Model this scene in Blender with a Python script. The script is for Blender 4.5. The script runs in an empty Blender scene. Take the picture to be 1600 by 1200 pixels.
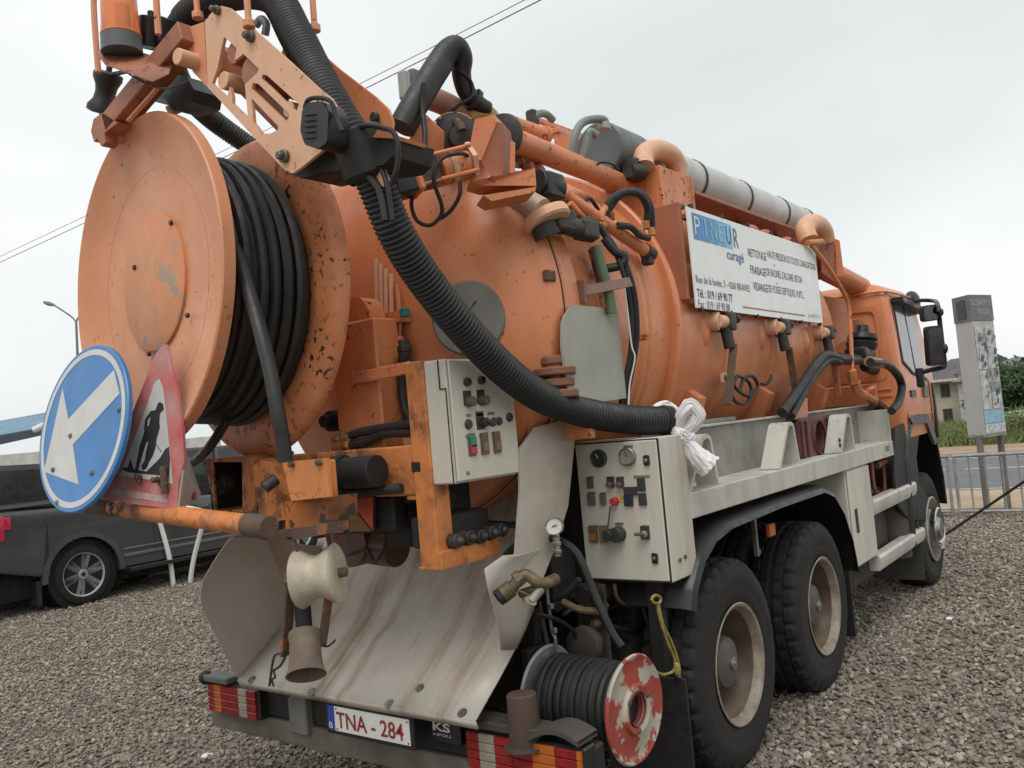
import bpy, bmesh, math, random
import numpy as np
from mathutils import Vector, Matrix, noise
from mathutils.geometry import tessellate_polygon
random.seed(7); rng = np.random.default_rng(7)
SC = bpy.context.scene; COL = SC.collection
R = math.radians; PI = math.pi
# ------------------------------------------------------------------ camera, sky, sun, exposure
CAM = Vector((-2.7167, -3.0890, 1.8354)); FPX = 1354.1
yaw, pitch, roll = R(37.1085), R(2.7965), R(-5.1201)
FW = Vector((math.cos(pitch)*math.cos(yaw), math.cos(pitch)*math.sin(yaw), math.sin(pitch)))
_r = Vector((math.sin(yaw), -math.cos(yaw), 0)); _u = _r.cross(FW)
RT = math.cos(roll)*_r + math.sin(roll)*_u; UP = -math.sin(roll)*_r + math.cos(roll)*_u
cd = bpy.data.cameras.new('camera'); cam = bpy.data.objects.new('camera', cd); COL.objects.link(cam)
cd.sensor_fit = 'HORIZONTAL'; cd.sensor_width = 36; cd.lens = 36*FPX/1600; cd.clip_start = .05; cd.clip_end = 2000
cam.matrix_world = Matrix(((RT.x, UP.x, -FW.x, CAM.x), (RT.y, UP.y, -FW.y, CAM.y), (RT.z, UP.z, -FW.z, CAM.z), (0, 0, 0, 1)))
SC.camera = cam
SC.view_settings.view_transform = 'Standard'; SC.view_settings.look = 'None'
SC.view_settings.exposure = 0.28; SC.view_settings.gamma = 1.0; SC.view_settings.use_curve_mapping = False
SUN_EL, SUN_AZ = R(60), R(205)          # overcast: a very soft sun behind the cloud
W = bpy.data.worlds.new('World'); SC.world = W; W.use_nodes = True
nt = W.node_tree; nt.nodes.clear()
wo = nt.nodes.new('ShaderNodeOutputWorld'); bg = nt.nodes.new('ShaderNodeBackground')
sky = nt.nodes.new('ShaderNodeTexSky'); sky.sky_type = 'NISHITA'; sky.sun_disc = False
sky.sun_elevation = SUN_EL; sky.sun_rotation = R(90) - SUN_AZ; sky.dust_density = 4; sky.air_density = 1.5
tc = nt.nodes.new('ShaderNodeTexCoord'); mp = nt.nodes.new('ShaderNodeMapping'); mp.inputs['Scale'].default_value = (1, 1, 2.2)
nz = nt.nodes.new('ShaderNodeTexNoise'); nz.inputs['Scale'].default_value = 1.6; nz.inputs['Detail'].default_value = 4; nz.inputs['Roughness'].default_value = .45
cr = nt.nodes.new('ShaderNodeValToRGB')
cr.color_ramp.elements[0].position = .28; cr.color_ramp.elements[0].color = (6.2, 6.55, 6.6, 1)
cr.color_ramp.elements[1].position = .72; cr.color_ramp.elements[1].color = (8.5, 8.7, 8.68, 1)
hs = nt.nodes.new('ShaderNodeHueSaturation'); hs.inputs['Saturation'].default_value = .12
mx = nt.nodes.new('ShaderNodeMix'); mx.data_type = 'RGBA'; mx.inputs['Factor'].default_value = .93   # the cloud deck over the clear sky
nt.links.new(tc.outputs['Generated'], mp.inputs['Vector']); nt.links.new(mp.outputs['Vector'], nz.inputs['Vector'])
nt.links.new(nz.outputs['Fac'], cr.inputs['Fac']); nt.links.new(sky.outputs['Color'], hs.inputs['Color'])
nt.links.new(hs.outputs['Color'], mx.inputs['A']); nt.links.new(cr.outputs['Color'], mx.inputs['B'])
nt.links.new(mx.outputs['Result'], bg.inputs['Color']); bg.inputs['Strength'].default_value = .1
nt.links.new(bg.outputs['Background'], wo.inputs['Surface'])
sl = bpy.data.lights.new('sun', 'SUN'); sl.energy = 1.5; sl.angle = R(40); sl.color = (1, .97, .93)
so = bpy.data.objects.new('sun', sl); COL.objects.link(so)
sd = Vector((math.cos(SUN_EL)*math.cos(SUN_AZ), math.cos(SUN_EL)*math.sin(SUN_AZ), math.sin(SUN_EL)))
so.rotation_euler = sd.to_track_quat('Z', 'Y').to_euler(); so.location = (0, 0, 30)
# ------------------------------------------------------------------ measuring aids: a sight line meets a real plane
def ray(px, py): return FW + RT*((px-800)/FPX) - UP*((py-600)/FPX)
def X(px, py, c): d = ray(px, py); return CAM + d*((c-CAM.x)/d.x)
def Y(px, py, c): d = ray(px, py); return CAM + d*((c-CAM.y)/d.y)
def Z(px, py, c): d = ray(px, py); return CAM + d*((c-CAM.z)/d.z)
def D(px, py, c): return CAM + ray(px, py)*c
V = Vector
# ------------------------------------------------------------------ objects
def tag(o, label=None, cat=None, group=None, kind=None):
    for k, v in (('label', label), ('category', cat), ('group', group), ('kind', kind)):
        if v: o[k] = v
    return o
def empty(name, loc=(0, 0, 0), rz=0):
    o = bpy.data.objects.new(name, None); COL.objects.link(o); o.location = loc; o.rotation_euler = (0, 0, rz); o.empty_display_size = .2
    return o
def copy_tree(o, parent=None):
    c = o.copy(); COL.objects.link(c)
    if parent: c.parent = parent
    for ch in list(o.children): copy_tree(ch, c)
    return c
class B:
    def __init__(s): s.bm = bmesh.new()
    def add(s, vs, fs):
        v = [s.bm.verts.new(p) for p in vs]
        for f in fs:
            try: s.bm.faces.new([v[i] for i in f])
            except ValueError: pass
        return v
    def box(s, c, size, rot=None, bev=.004):
        t = bmesh.new(); bmesh.ops.create_cube(t, size=1)
        for v in t.verts: v.co = Vector((v.co.x*size[0], v.co.y*size[1], v.co.z*size[2]))
        b = min(bev, min(size)*.4)
        if b > 0: bmesh.ops.bevel(t, geom=list(t.edges), offset=b, segments=1 if b < .012 else 3, affect='EDGES', profile=.6)
        m = Matrix.Translation(Vector(c)) @ (rot.to_4x4() if rot is not None else Matrix())
        t.verts.index_update()
        s.add([m @ v.co for v in t.verts], [[v.index for v in f.verts] for f in t.faces]); t.free(); return s
    def mm(s, a, b, bev=.004):
        a, b = Vector(a), Vector(b); d = b-a
        return s.box((a+b)/2, (abs(d.x), abs(d.y), abs(d.z)), None, bev)
    def beam(s, p0, p1, w, h, up=(0, 0, 1), bev=.004):
        p0, p1 = Vector(p0), Vector(p1); x = (p1-p0); L = x.length; x.normalize(); y = Vector(up).cross(x)
        if y.length < 1e-4: y = Vector((0, 1, 0)).cross(x)
        y.normalize(); z = x.cross(y)
        return s.box((p0+p1)/2, (L, w, h), Matrix((x, y, z)).transposed(), bev)
    def frame(s, ax):
        ax = Vector(ax).normalized(); a = Vector((0, 0, 1)) if abs(ax.z) < .9 else Vector((1, 0, 0))
        u = a.cross(ax).normalized(); return ax, u, ax.cross(u)
    def lathe(s, prof, org, ax, n=32, cap=True, arc=None):
        ax, u, w = s.frame(ax); org = Vector(org); rings = []
        for a, r in prof:
            rings.append([s.bm.verts.new(org+ax*a+(u*math.cos(2*PI*k/n)+w*math.sin(2*PI*k/n))*max(r, 1e-4)) for k in range(n)])
        for i in range(len(rings)-1):
            for k in range(n):
                s.bm.faces.new((rings[i][k], rings[i][(k+1) % n], rings[i+1][(k+1) % n], rings[i+1][k]))
        if cap:
            s.bm.faces.new(rings[0][::-1]); s.bm.faces.new(rings[-1])
        return s
    def cyl(s, p0, p1, r, r2=None, n=20, ch=.003):
        p0, p1 = Vector(p0), Vector(p1); L = (p1-p0).length; r2 = r if r2 is None else r2; ch = min(ch, L*.3, r*.4, max(r2, 1e-3)*.4)
        return s.lathe([(0, r-ch), (ch, r), (L-ch, r2), (L, r2-ch)], p0, p1-p0, n)
    def tube(s, pts, r, n=8, sub=6, closed=False, flat=1.0, cap=True, ribs=None):
        P = [Vector(p) for p in pts]
        if sub > 1:
            Q = []; m = len(P); rg = range(m) if closed else range(m-1)
            for i in rg:
                if closed: a, b, c, d = P[i-1], P[i], P[(i+1) % m], P[(i+2) % m]
                else: a, b, c, d = P[max(i-1, 0)], P[i], P[i+1], P[min(i+2, m-1)]
                for k in range(sub):
                    t = k/sub
                    Q.append(.5*((2*b)+(c-a)*t+(2*a-5*b+4*c-d)*t*t+(3*b-a-3*c+d)*t**3))
            if not closed: Q.append(P[-1])
            P = Q
        if ribs:                                    # resample by arc length, three rings to a rib
            pitch, dr = ribs; L = [0]
            for i in range(1, len(P)): L.append(L[-1]+(P[i]-P[i-1]).length)
            nn = int(L[-1]/pitch)*4; Q = []; j = 0
            for k in range(nn+1):
                d = L[-1]*k/nn
                while j < len(L)-2 and L[j+1] < d: j += 1
                t = (d-L[j])/max(L[j+1]-L[j], 1e-6); Q.append(P[j].lerp(P[j+1], t))
            P = Q
        m = len(P); T = []
        for i in range(m):
            a = P[i-1] if (i > 0 or closed) else P[i]; b = P[(i+1) % m] if (i < m-1 or closed) else P[i]
            T.append((b-a).normalized())
        ax, u, w = s.frame(T[0]); rings = []
        for i in range(m):
            u = (u-T[i]*u.dot(T[i])).normalized(); w = T[i].cross(u)
            rr = r(i/(m-1)) if callable(r) else r
            if ribs: rr = rr+ribs[1]*(0, .9, 1, .35)[i % 4]
            rings.append([s.bm.verts.new(P[i]+(u*math.cos(2*PI*k/n)+w*math.sin(2*PI*k/n)*flat)*rr) for k in range(n)])
        for i in range(m if closed else m-1):
            a, b = rings[i], rings[(i+1) % m]
            for k in range(n): s.bm.faces.new((a[k], a[(k+1) % n], b[(k+1) % n], b[k]))
        if cap and not closed: s.bm.faces.new(rings[0][::-1]); s.bm.faces.new(rings[-1])
        return s
    def prism(s, poly, vec, holes=()):
        loops = [[Vector(p) for p in poly]]+[[Vector(p) for p in h] for h in holes]; vec = Vector(vec)
        flat = [p for l in loops for p in l]; tri = tessellate_polygon(loops)
        a = [s.bm.verts.new(p) for p in flat]; b = [s.bm.verts.new(p+vec) for p in flat]
        for t in tri:
            for q, rv in ((a, False), (b, True)):
                try: s.bm.faces.new([q[i] for i in (t[::-1] if rv else t)])
                except ValueError: pass
        k = 0
        for l in loops:
            m = len(l)
            for i in range(m):
                i0, i1 = k+i, k+(i+1) % m
                s.bm.faces.new((a[i0], a[i1], b[i1], b[i0]))
            k += m
        bmesh.ops.recalc_face_normals(s.bm, faces=s.bm.faces[:])
        return s
    def grid(s, rows, close_u=False):
        vs = [[s.bm.verts.new(p) for p in r] for r in rows]
        for i in range(len(vs)-1):
            m = len(vs[i])
            for k in range(m if close_u else m-1):
                s.bm.faces.new((vs[i][k], vs[i][(k+1) % m], vs[i+1][(k+1) % m], vs[i+1][k]))
        return vs
    def ball(s, c, r, sc=(1, 1, 1), sub=2):
        t = bmesh.new(); bmesh.ops.create_icosphere(t, subdivisions=sub, radius=r); t.verts.index_update()
        s.add([Vector(c)+Vector((v.co.x*sc[0], v.co.y*sc[1], v.co.z*sc[2])) for v in t.verts], [[v.index for v in f.verts] for f in t.faces]); t.free(); return s
    def build(s, name, mat, parent=None, label=None, kind=None, ang=35, thick=0):
        bmesh.ops.recalc_face_normals(s.bm, faces=s.bm.faces[:])
        me = bpy.data.meshes.new(name); s.bm.to_mesh(me); s.bm.free()
        for p in me.polygons: p.use_smooth = True
        me.set_sharp_from_angle(angle=R(ang))
        for m in (mat if isinstance(mat, (list, tuple)) else [mat]): me.materials.append(m)
        o = bpy.data.objects.new(name, me); COL.objects.link(o)
        if parent: o.parent = parent
        if label: o['label'] = label
        if kind: o['kind'] = kind
        if thick:
            md = o.modifiers.new('shell', 'SOLIDIFY'); md.thickness = thick; md.offset = 0
        return o
def rounded(pts, r, n=4):
    """round the corners of a closed polygon of Vectors"""
    out = []; m = len(pts)
    for i in range(m):
        p, a, b = Vector(pts[i]), Vector(pts[i-1]), Vector(pts[(i+1) % m])
        ra = min(r, (a-p).length*.45); rb = min(r, (b-p).length*.45)
        A, C = p+(a-p).normalized()*ra, p+(b-p).normalized()*rb
        for k in range(n+1):
            t = k/n; out.append(A*(1-t)**2+p*2*t*(1-t)+C*t*t)
    return out
def text(body, org, xdir, ydir, size, mat, parent, name='lettering', depth=.0012, width=None, align='LEFT', bold=0.0, font_sx=1.0):
    """letters as a thin mesh: origin, writing direction, up direction, cap height"""
    cu = bpy.data.curves.new(name, 'FONT'); cu.body = body; cu.size = 1; cu.extrude = 0; cu.offset = bold; cu.resolution_u = 3
    to = bpy.data.objects.new(name, cu); COL.objects.link(to)
    me = bpy.data.meshes.new_from_object(to.evaluated_get(bpy.context.evaluated_depsgraph_get()))
    bpy.data.objects.remove(to); bpy.data.curves.remove(cu)
    xs = [v.co.x for v in me.vertices]; ys = [v.co.y for v in me.vertices]
    x0, x1 = min(xs), max(xs); xd, yd = Vector(xdir).normalized(), Vector(ydir).normalized(); nd = xd.cross(yd)
    k = size/.72; kx = k*font_sx if width is None else width/(x1-x0)
    for v in me.vertices:
        q = (v.co.x-x0)*kx
        if align == 'CENTER': q -= (x1-x0)*kx/2
        v.co = Vector(org)+xd*q+yd*(v.co.y*k)+nd*depth
    me.materials.clear(); me.materials.append(mat)
    o = bpy.data.objects.new(name, me); COL.objects.link(o)
    if parent: o.parent = parent
    return o
# ------------------------------------------------------------------ materials
MATS = {}
def lin(c): return tuple((x/12.92 if x <= .04045 else ((x+.055)/1.055)**2.4) for x in c)
def mat(name, base, rough=.5, metal=0, var=.12, vscale=4, dirt=0, dirt_col=(.05, .042, .033), dscale=3, streak=1.0,
        chip_big=(.42, .66), bigscale=2.6, chip=0, chip_col=(.045, .022, .014), chip_scale=28, bump=.0, bscale=60, spec=.5, coat=0, base2=None, rust=0, rust_sc=(3.5, 3.5, .35), runs=(), emit=0, alpha=1, trans=0):
    if name in MATS: return MATS[name]
    m = bpy.data.materials.new(name); m.use_nodes = True; t = m.node_tree; N, Lk = t.nodes, t.links; N.clear()
    out = N.new('ShaderNodeOutputMaterial'); p = N.new('ShaderNodeBsdfPrincipled'); Lk.new(p.outputs[0], out.inputs['Surface'])
    co = N.new('ShaderNodeTexCoord').outputs['Object']
    def nz(scale, det=4, rg=.55, vec=None, sc=None):
        q = N.new('ShaderNodeTexNoise'); q.inputs['Scale'].default_value = scale; q.inputs['Detail'].default_value = det; q.inputs['Roughness'].default_value = rg
        v = vec or co
        if sc:
            mpn = N.new('ShaderNodeMapping'); mpn.inputs['Scale'].default_value = sc; Lk.new(v, mpn.inputs['Vector']); v = mpn.outputs['Vector']
        Lk.new(v, q.inputs['Vector']); return q.outputs['Fac']
    def ramp(f, a, b, va=0, vb=1):
        q = N.new('ShaderNodeMapRange'); q.inputs['From Min'].default_value = a; q.inputs['From Max'].default_value = b
        q.inputs['To Min'].default_value = va; q.inputs['To Max'].default_value = vb; Lk.new(f, q.inputs['Value']); return q.outputs['Result']
    def mix(f, a, b, ty='MIX'):
        q = N.new('ShaderNodeMix'); q.data_type = 'RGBA'; q.blend_type = ty
        for s_, v in (('Factor', f), ('A', a), ('B', b)):
            if hasattr(v, 'is_linked'): Lk.new(v, q.inputs[s_])
            elif s_ == 'Factor': q.inputs[s_].default_value = v
            else: q.inputs[s_].default_value = (*v[:3], 1)
        return q.outputs['Result']
    def mul(a, b):
        q = N.new('ShaderNodeMath'); q.operation = 'MULTIPLY'; q.use_clamp = True
        for i, v in enumerate((a, b)):
            if hasattr(v, 'is_linked'): Lk.new(v, q.inputs[i])
            else: q.inputs[i].default_value = v
        return q.outputs[0]
    b2 = base2 or tuple(c*(1-var*1.6) for c in base); b1 = tuple(min(1, c*(1+var*.6)) for c in base)
    col = mix(ramp(nz(vscale), .3, .7), b1, b2)
    rg = ramp(nz(vscale*3), .3, .7, max(rough-.1, .03), min(rough+.12, 1))
    if dirt:
        f = ramp(nz(dscale, 6, .65, sc=(1, 1, 1/streak) if streak != 1 else None), .42, .78, 0, dirt)
        col = mix(f, col, dirt_col)
    if rust:
        f = ramp(nz(2.2, 8, .7, sc=rust_sc), .55, .72, 0, rust); col = mix(f, col, (.16, .075, .03))
    for y0, w, k in runs:                     # a run of rust down the sheet
        sx = N.new('ShaderNodeSeparateXYZ'); Lk.new(co, sx.inputs[0])
        wob = N.new('ShaderNodeMath'); wob.operation = 'MULTIPLY_ADD'; Lk.new(nz(5, 3, .5), wob.inputs[0]); wob.inputs[1].default_value = .10; Lk.new(sx.outputs['Y'], wob.inputs[2])
        ds = N.new('ShaderNodeMath'); ds.operation = 'SUBTRACT'; Lk.new(wob.outputs[0], ds.inputs[0]); ds.inputs[1].default_value = y0+.05
        ab = N.new('ShaderNodeMath'); ab.operation = 'ABSOLUTE'; Lk.new(ds.outputs[0], ab.inputs[0])
        f = mul(ramp(ab.outputs[0], 0, w, k, 0), ramp(nz(9, 6, .7, sc=(.5, 4, .5)), .3, .6)); col = mix(f, col, (.17, .095, .045))
    if chip:
        big = ramp(nz(bigscale, 5, .6), *chip_big); f = mul(ramp(nz(chip_scale, 5, .6), .66-chip*.22, .68-chip*.22), big)
        col = mix(f, col, chip_col)
        rg2 = N.new('ShaderNodeMix'); rg2.data_type = 'FLOAT'; Lk.new(f, rg2.inputs['Factor']); Lk.new(rg, rg2.inputs['A']); rg2.inputs['B'].default_value = .85; rg = rg2.outputs['Result']
    Lk.new(col, p.inputs['Base Color']); Lk.new(rg, p.inputs['Roughness'])
    p.inputs['Metallic'].default_value = metal; p.inputs['Specular IOR Level'].default_value = spec; p.inputs['Coat Weight'].default_value = coat; p.inputs['Coat Roughness'].default_value = .12
    if emit: Lk.new(col, p.inputs['Emission Color']); p.inputs['Emission Strength'].default_value = emit
    if trans: p.inputs['Transmission Weight'].default_value = trans; p.inputs['IOR'].default_value = 1.3
    if bump or chip:
        bn = N.new('ShaderNodeBump'); bn.inputs['Strength'].default_value = bump or .12; bn.inputs['Distance'].default_value = .01
        Lk.new(nz(bscale, 6, .6), bn.inputs['Height']); Lk.new(bn.outputs[0], p.inputs['Normal'])
    MATS[name] = m; return m
OR1, OR2 = (.62, .19, .055), (.56, .175, .065)
ORANGE = mat('orange_paint', (.64, .235, .10), .42, base2=OR2, vscale=1.6, dirt=.35, dscale=5, streak=5, chip=.25, bump=.05, bscale=9)
ORANGE_TANK = mat('orange_tank_paint', (.61, .228, .105), .32, base2=(.575, .198, .082), vscale=1.1, dirt=.42, dscale=2.2, streak=4, dirt_col=(.10, .045, .02), chip=.08, chip_scale=45, bump=.10, bscale=3.5)
ORANGE_REEL = mat('hazed_orange_paint', (.64, .285, .155), .46, base2=(.62, .25, .12), vscale=1.6, dirt=.15, dscale=4, chip=.12, chip_scale=30, bump=.04)  # lens haze over the reel put into the colour: lighter, pinker orange
ORANGE_WORN = mat('worn_orange_paint', (.64, .22, .06), .5, vscale=3, dirt=.4, dscale=6, chip=.75, chip_scale=16, chip_col=(.06, .04, .03), bump=.1)
ORANGE_PALE = mat('pale_orange_paint', (.66, .39, .25), .5, base2=(.64, .35, .21), vscale=3, dirt=.15, dscale=7, chip=.1, bump=.03)
RED_OX = mat('brown_orange_paint', (.36, .13, .07), .5, vscale=3, dirt=.4, dscale=5, chip=.25, bump=.05)
RUST = mat('rusty_steel', (.12, .07, .045), .75, base2=(.075, .05, .036), vscale=14, dirt=.5, dscale=9, chip=.35, chip_col=(.42, .13, .04), chip_scale=14, bump=.25)
GREYWHITE = mat('grey_white_paint', (.56, .53, .455), .42, base2=(.52, .49, .42), vscale=1.5, dirt=.38, dscale=4, streak=6, dirt_col=(.17, .13, .085), bump=.02, rust=.25)
APRON = mat('stained_grey_sheet', (.44, .405, .35), .45, base2=(.39, .355, .305), vscale=2, dirt=.35, dscale=3, dirt_col=(.17, .12, .08), rust=.55, rust_sc=(.25, 2.6, .25), runs=((.20, .10, 1.0), (.02, .04, .7), (-.38, .05, .5), (.43, .035, .5)), bump=.04)
RACKGREY = mat('grey_rack_paint', (.52, .505, .45), .5, base2=(.46, .45, .40), vscale=3, dirt=.5, dscale=5, streak=3, dirt_col=(.13, .115, .09), chip=.1)
RUBBER = mat('black_rubber', (.012, .012, .013), .6, var=.3, vscale=8, dirt=.4, dirt_col=(.03, .028, .025), dscale=6, bump=.08)
HOSE = mat('hose_rubber', (.014, .0155, .016), .5, var=.3, vscale=7, dirt=.5, dirt_col=(.04, .039, .03), dscale=5, bump=.08)
TYRE = mat('tyre_rubber', (.009, .0088, .0085), .8, var=.25, vscale=5, dirt=.5, dirt_col=(.026, .022, .017), dscale=5, bump=.12, bscale=40)
PLASTIC = mat('black_plastic', (.012, .0125, .013), .42, var=.2, vscale=4, dirt=.35, dirt_col=(.026, .024, .022), dscale=4)
CHASSIS = mat('dark_chassis_paint', (.013, .012, .011), .7, var=.3, vscale=6, dirt=.5, dirt_col=(.032, .025, .019), dscale=5, bump=.1)
STEEL = mat('dull_steel', (.32, .31, .29), .42, metal=.8, var=.3, vscale=9, dirt=.5, dscale=8)
CHROME = mat('bright_steel', (.6, .59, .57), .25, metal=1, var=.15, dirt=.25, dscale=8)
DARKSTEEL = mat('dark_steel', (.06, .055, .05), .55, metal=.3, var=.4, vscale=12, dirt=.5, dscale=7, bump=.1)
BRASS = mat('tarnished_brass', (.17, .125, .07), .55, metal=.4, var=.4, vscale=16, dirt=.5, dscale=14)
ALU = mat('silver_tank_paint', (.50, .50, .49), .38, base2=(.44, .44, .43), vscale=3, dirt=.4, dscale=4, streak=3, dirt_col=(.2, .17, .13))
GREYCAP = mat('slate_grey_paint', (.11, .125, .135), .45, var=.15, dirt=.3, dscale=6)
WHITE = mat('white_paint', (.68, .68, .65), .4, var=.05, dirt=.2, dscale=5, dirt_col=(.3, .27, .22))
BOARD = mat('white_board', (.80, .82, .81), .35, var=.02, dirt=.18, dscale=3, dirt_col=(.5, .47, .42), streak=4)
SIGNBLUE = mat('sign_blue', (.045, .19, .46), .38, var=.1, vscale=3, dirt=.25, dscale=6, dirt_col=(.12, .2, .3))
SIGNWHITE = mat('sign_white', (.55, .54, .52), .4, var=.05, dirt=.2, dscale=8, dirt_col=(.35, .3, .25))
SIGNRED = mat('faded_sign_red', (.46, .06, .065), .5, base2=(.50, .30, .27), vscale=5, dirt=.25, dscale=9)
SIGNBLACK = mat('sign_black', (.035, .035, .037), .5, var=.1)
NYLON = mat('cream_nylon', (.50, .445, .35), .5, base2=(.42, .36, .27), vscale=7, dirt=.5, dscale=9, dirt_col=(.12, .085, .05), bump=.05)
RIMPAINT = mat('dusty_rim_paint', (.16, .115, .08), .65, base2=(.09, .06, .042), vscale=6, dirt=.9, dscale=5, dirt_col=(.055, .036, .024), bump=.15)
RIMEDGE = mat('worn_rim_edge', (.30, .25, .19), .5, var=.3, vscale=12, dirt=.4, dscale=10)
GLASS_DK = mat('dark_glass', (.012, .014, .016), .06, var=.05, spec=.7)
GLASS_SKY = mat('cab_glass', (.10, .12, .125), .05, var=.05, spec=.9)
RED_LENS = mat('red_lens', (.25, .010, .012), .22, var=.25, vscale=12, dirt=.2, dscale=7, coat=0)
ORANGE_LENS = mat('orange_lens', (.50, .12, .012), .25, var=.2, dirt=.25, dscale=9, coat=.4)
CLEAR_LENS = mat('clear_lens', (.33, .29, .235), .4, var=.15, dirt=.5, dscale=9, coat=0)
BEACON = mat('beacon_lens', (.92, .30, .12), .18, var=.03, coat=.3, trans=.5)
PLATE_RED = mat('plate_red', (.28, .02, .02), .4, var=.05)
BLUE_BAND = mat('plate_blue', (.03, .06, .30), .4, var=.05)
BTN_GREEN = mat('button_green', (.01, .22, .14), .4, var=.05); BTN_RED = mat('button_red', (.45, .03, .05), .4, var=.05)
BTN_BROWN = mat('button_brown', (.13, .085, .05), .5, var=.2); YELLOW = mat('label_yellow', (.60, .42, .03), .5, var=.1)
NAVY = mat('board_blue', (.02, .10, .30), .4, var=.04); LIGHTBLUE = mat('board_light_blue', (.16, .42, .62), .4, var=.05)
MIDBLUE = mat('board_mid_blue', (.07, .27, .52), .4, var=.05)
INK = mat('grey_ink', (.10, .11, .13), .5, var=.05); INK2 = mat('dark_ink', (.035, .045, .07), .5, var=.05)
GREENHOSE = mat('green_hose', (.10, .15, .08), .5, var=.2, dirt=.4, dscale=8)
REEL_PAINT = mat('flaking_red_and_cream', (.42, .385, .31), .5, var=.08, dirt=.3, dscale=5, chip=1.0, chip_scale=9, chip_big=(.45, .475), bigscale=4.2, chip_col=(.30, .05, .033), bump=.05)
GREY_FLAKE = mat('flaking_grey', (.30, .31, .33), .5, var=.2, vscale=9, dirt=.5, dscale=8, chip=.35, chip_scale=12, chip_col=(.16, .03, .025))
MAROON = mat('maroon_plastic', (.13, .045, .045), .5, var=.2, dirt=.35, dscale=7)
ROPE = mat('yellow_rope', (.34, .25, .07), .8, var=.3, vscale=30, bump=.3, bscale=120)
BAGWHITE = mat('white_plastic_bag', (.72, .70, .70), .35, var=.06, vscale=8)
ALLOY = mat('alloy_wheel', (.46, .46, .45), .35, metal=.15, var=.1, dirt=.25, dscale=8)
CARPAINT = mat('black_car_paint', (.06, .06, .066), .18, var=.1, dirt=.15, dscale=3, dirt_col=(.07, .062, .055), coat=.8)
ZINC = mat('galvanised_steel', (.36, .36, .36), .45, metal=.35, var=.2, vscale=9, dirt=.35, dscale=6)
# ------------------------------------------------------------------ the setting
def terrain(x, y):
    d = max(0, x-26) if y > -60 else 0
    return -.032*d if x > 26 else 0.0
def ground_mat():
    m = bpy.data.materials.new('ground_soil'); m.use_nodes = True; t = m.node_tree; N, L = t.nodes, t.links
    p = N['Principled BSDF']; co = N.new('ShaderNodeTexCoord').outputs['Object']
    vo = N.new('ShaderNodeTexVoronoi'); vo.inputs['Scale'].default_value = 30; L.new(co, vo.inputs['Vector'])
    n1 = N.new('ShaderNodeTexNoise'); n1.inputs['Scale'].default_value = .9; n1.inputs['Detail'].default_value = 6; L.new(co, n1.inputs['Vector'])
    r1 = N.new('ShaderNodeValToRGB'); r1.color_ramp.elements[0].color = (.10, .083, .064, 1); r1.color_ramp.elements[1].color = (.27, .23, .18, 1)
    sp = N.new('ShaderNodeSeparateColor'); L.new(vo.outputs['Color'], sp.inputs[0]); L.new(sp.outputs[0], r1.inputs['Fac'])
    mx = N.new('ShaderNodeMix'); mx.data_type = 'RGBA'; r2 = N.new('ShaderNodeMapRange'); r2.inputs['From Min'].default_value = .5; r2.inputs['From Max'].default_value = .68
    r2.inputs['To Max'].default_value = .8; L.new(n1.outputs['Fac'], r2.inputs['Value']); L.new(r2.outputs[0], mx.inputs['Factor'])
    L.new(r1.outputs['Color'], mx.inputs['A']); mx.inputs['B'].default_value = (.17, .13, .092, 1)
    L.new(mx.outputs['Result'], p.inputs['Base Color']); p.inputs['Roughness'].default_value = .9
    b = N.new('ShaderNodeBump'); b.inputs['Strength'].default_value = .7; b.inputs['Distance'].default_value = .02; L.new(vo.outputs['Distance'], b.inputs['Height']); b.invert = True
    L.new(b.outputs[0], p.inputs['Normal']); return m
def simple_ground(name, c1, c2, scale, rough=.9, bump=.3):
    return mat(name, c1, rough, base2=c2, vscale=scale, bump=bump, bscale=scale*14)
xs = list(np.arange(-40, 26, 3.0))+[26]+list(np.arange(32, 420, 12.0)); ys = np.arange(-260, 262, 8.0)
b = B(); b.grid([[Vector((x, y, terrain(x, y))) for y in ys] for x in xs]); b.build('ground', ground_mat(), kind='structure')
def sheet(name, x0, x1, y0, y1, dz, m, nx=6, wob=0):
    b = B(); rows = []
    for i in range(nx+1):
        x = x0+(x1-x0)*i/nx; rows.append([Vector((x+(wob*noise.noise((y*.35, i*3.1, 2)) if i in (0, nx) else 0), y, terrain(x, y)+dz)) for y in np.linspace(y0, y1, 60)])
    b.grid(rows); return b.build(name, m, kind='structure')
SAND = simple_ground('sandy_verge_soil', (.40, .30, .20), (.29, .205, .135), 1.4)
sheet('verge', 11.6, 14.5, -60, 40, .005, SAND, wob=.5)
sheet('road', 14.3, 22.2, -60, 60, .010, simple_ground('asphalt', (.125, .125, .128), (.10, .10, .104), .8, .8, .2), wob=.25)
sheet('verge', 22.0, 27.5, -60, 60, .014, simple_ground('far_verge_soil', (.32, .22, .15), (.22, .15, .10), .9), wob=.3)
sheet('grassland', 27.2, 200, -120, 100, .02, simple_ground('rough_grass_soil', (.09, .10, .04), (.13, .12, .06), .5), nx=14, wob=.5)
# painted line and kerb
b = B()
for y in np.arange(-40, 30, 1.0): b.mm((18.45, y, .014), (18.57, y+.99 if int(y) % 7 else y+.7, .0165), 0)
b.build('road_marking', mat('worn_road_paint', (.52, .52, .50), .6, var=.15, vscale=2), kind='structure')
b = B(); b.mm((14.34, -50, .012), (14.44, 40, .0145), 0); b.mm((21.7, -50, .012), (21.8, 40, .0145), 0)
b.build('edge_marking', MATS['worn_road_paint'], kind='structure')
b = B(); b.mm((22.2, -50, -.02), (22.36, 50, .12), .02); b.build('kerb', mat('kerb_concrete', (.30, .27, .23), .8, vscale=3, dirt=.4), kind='structure')

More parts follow.
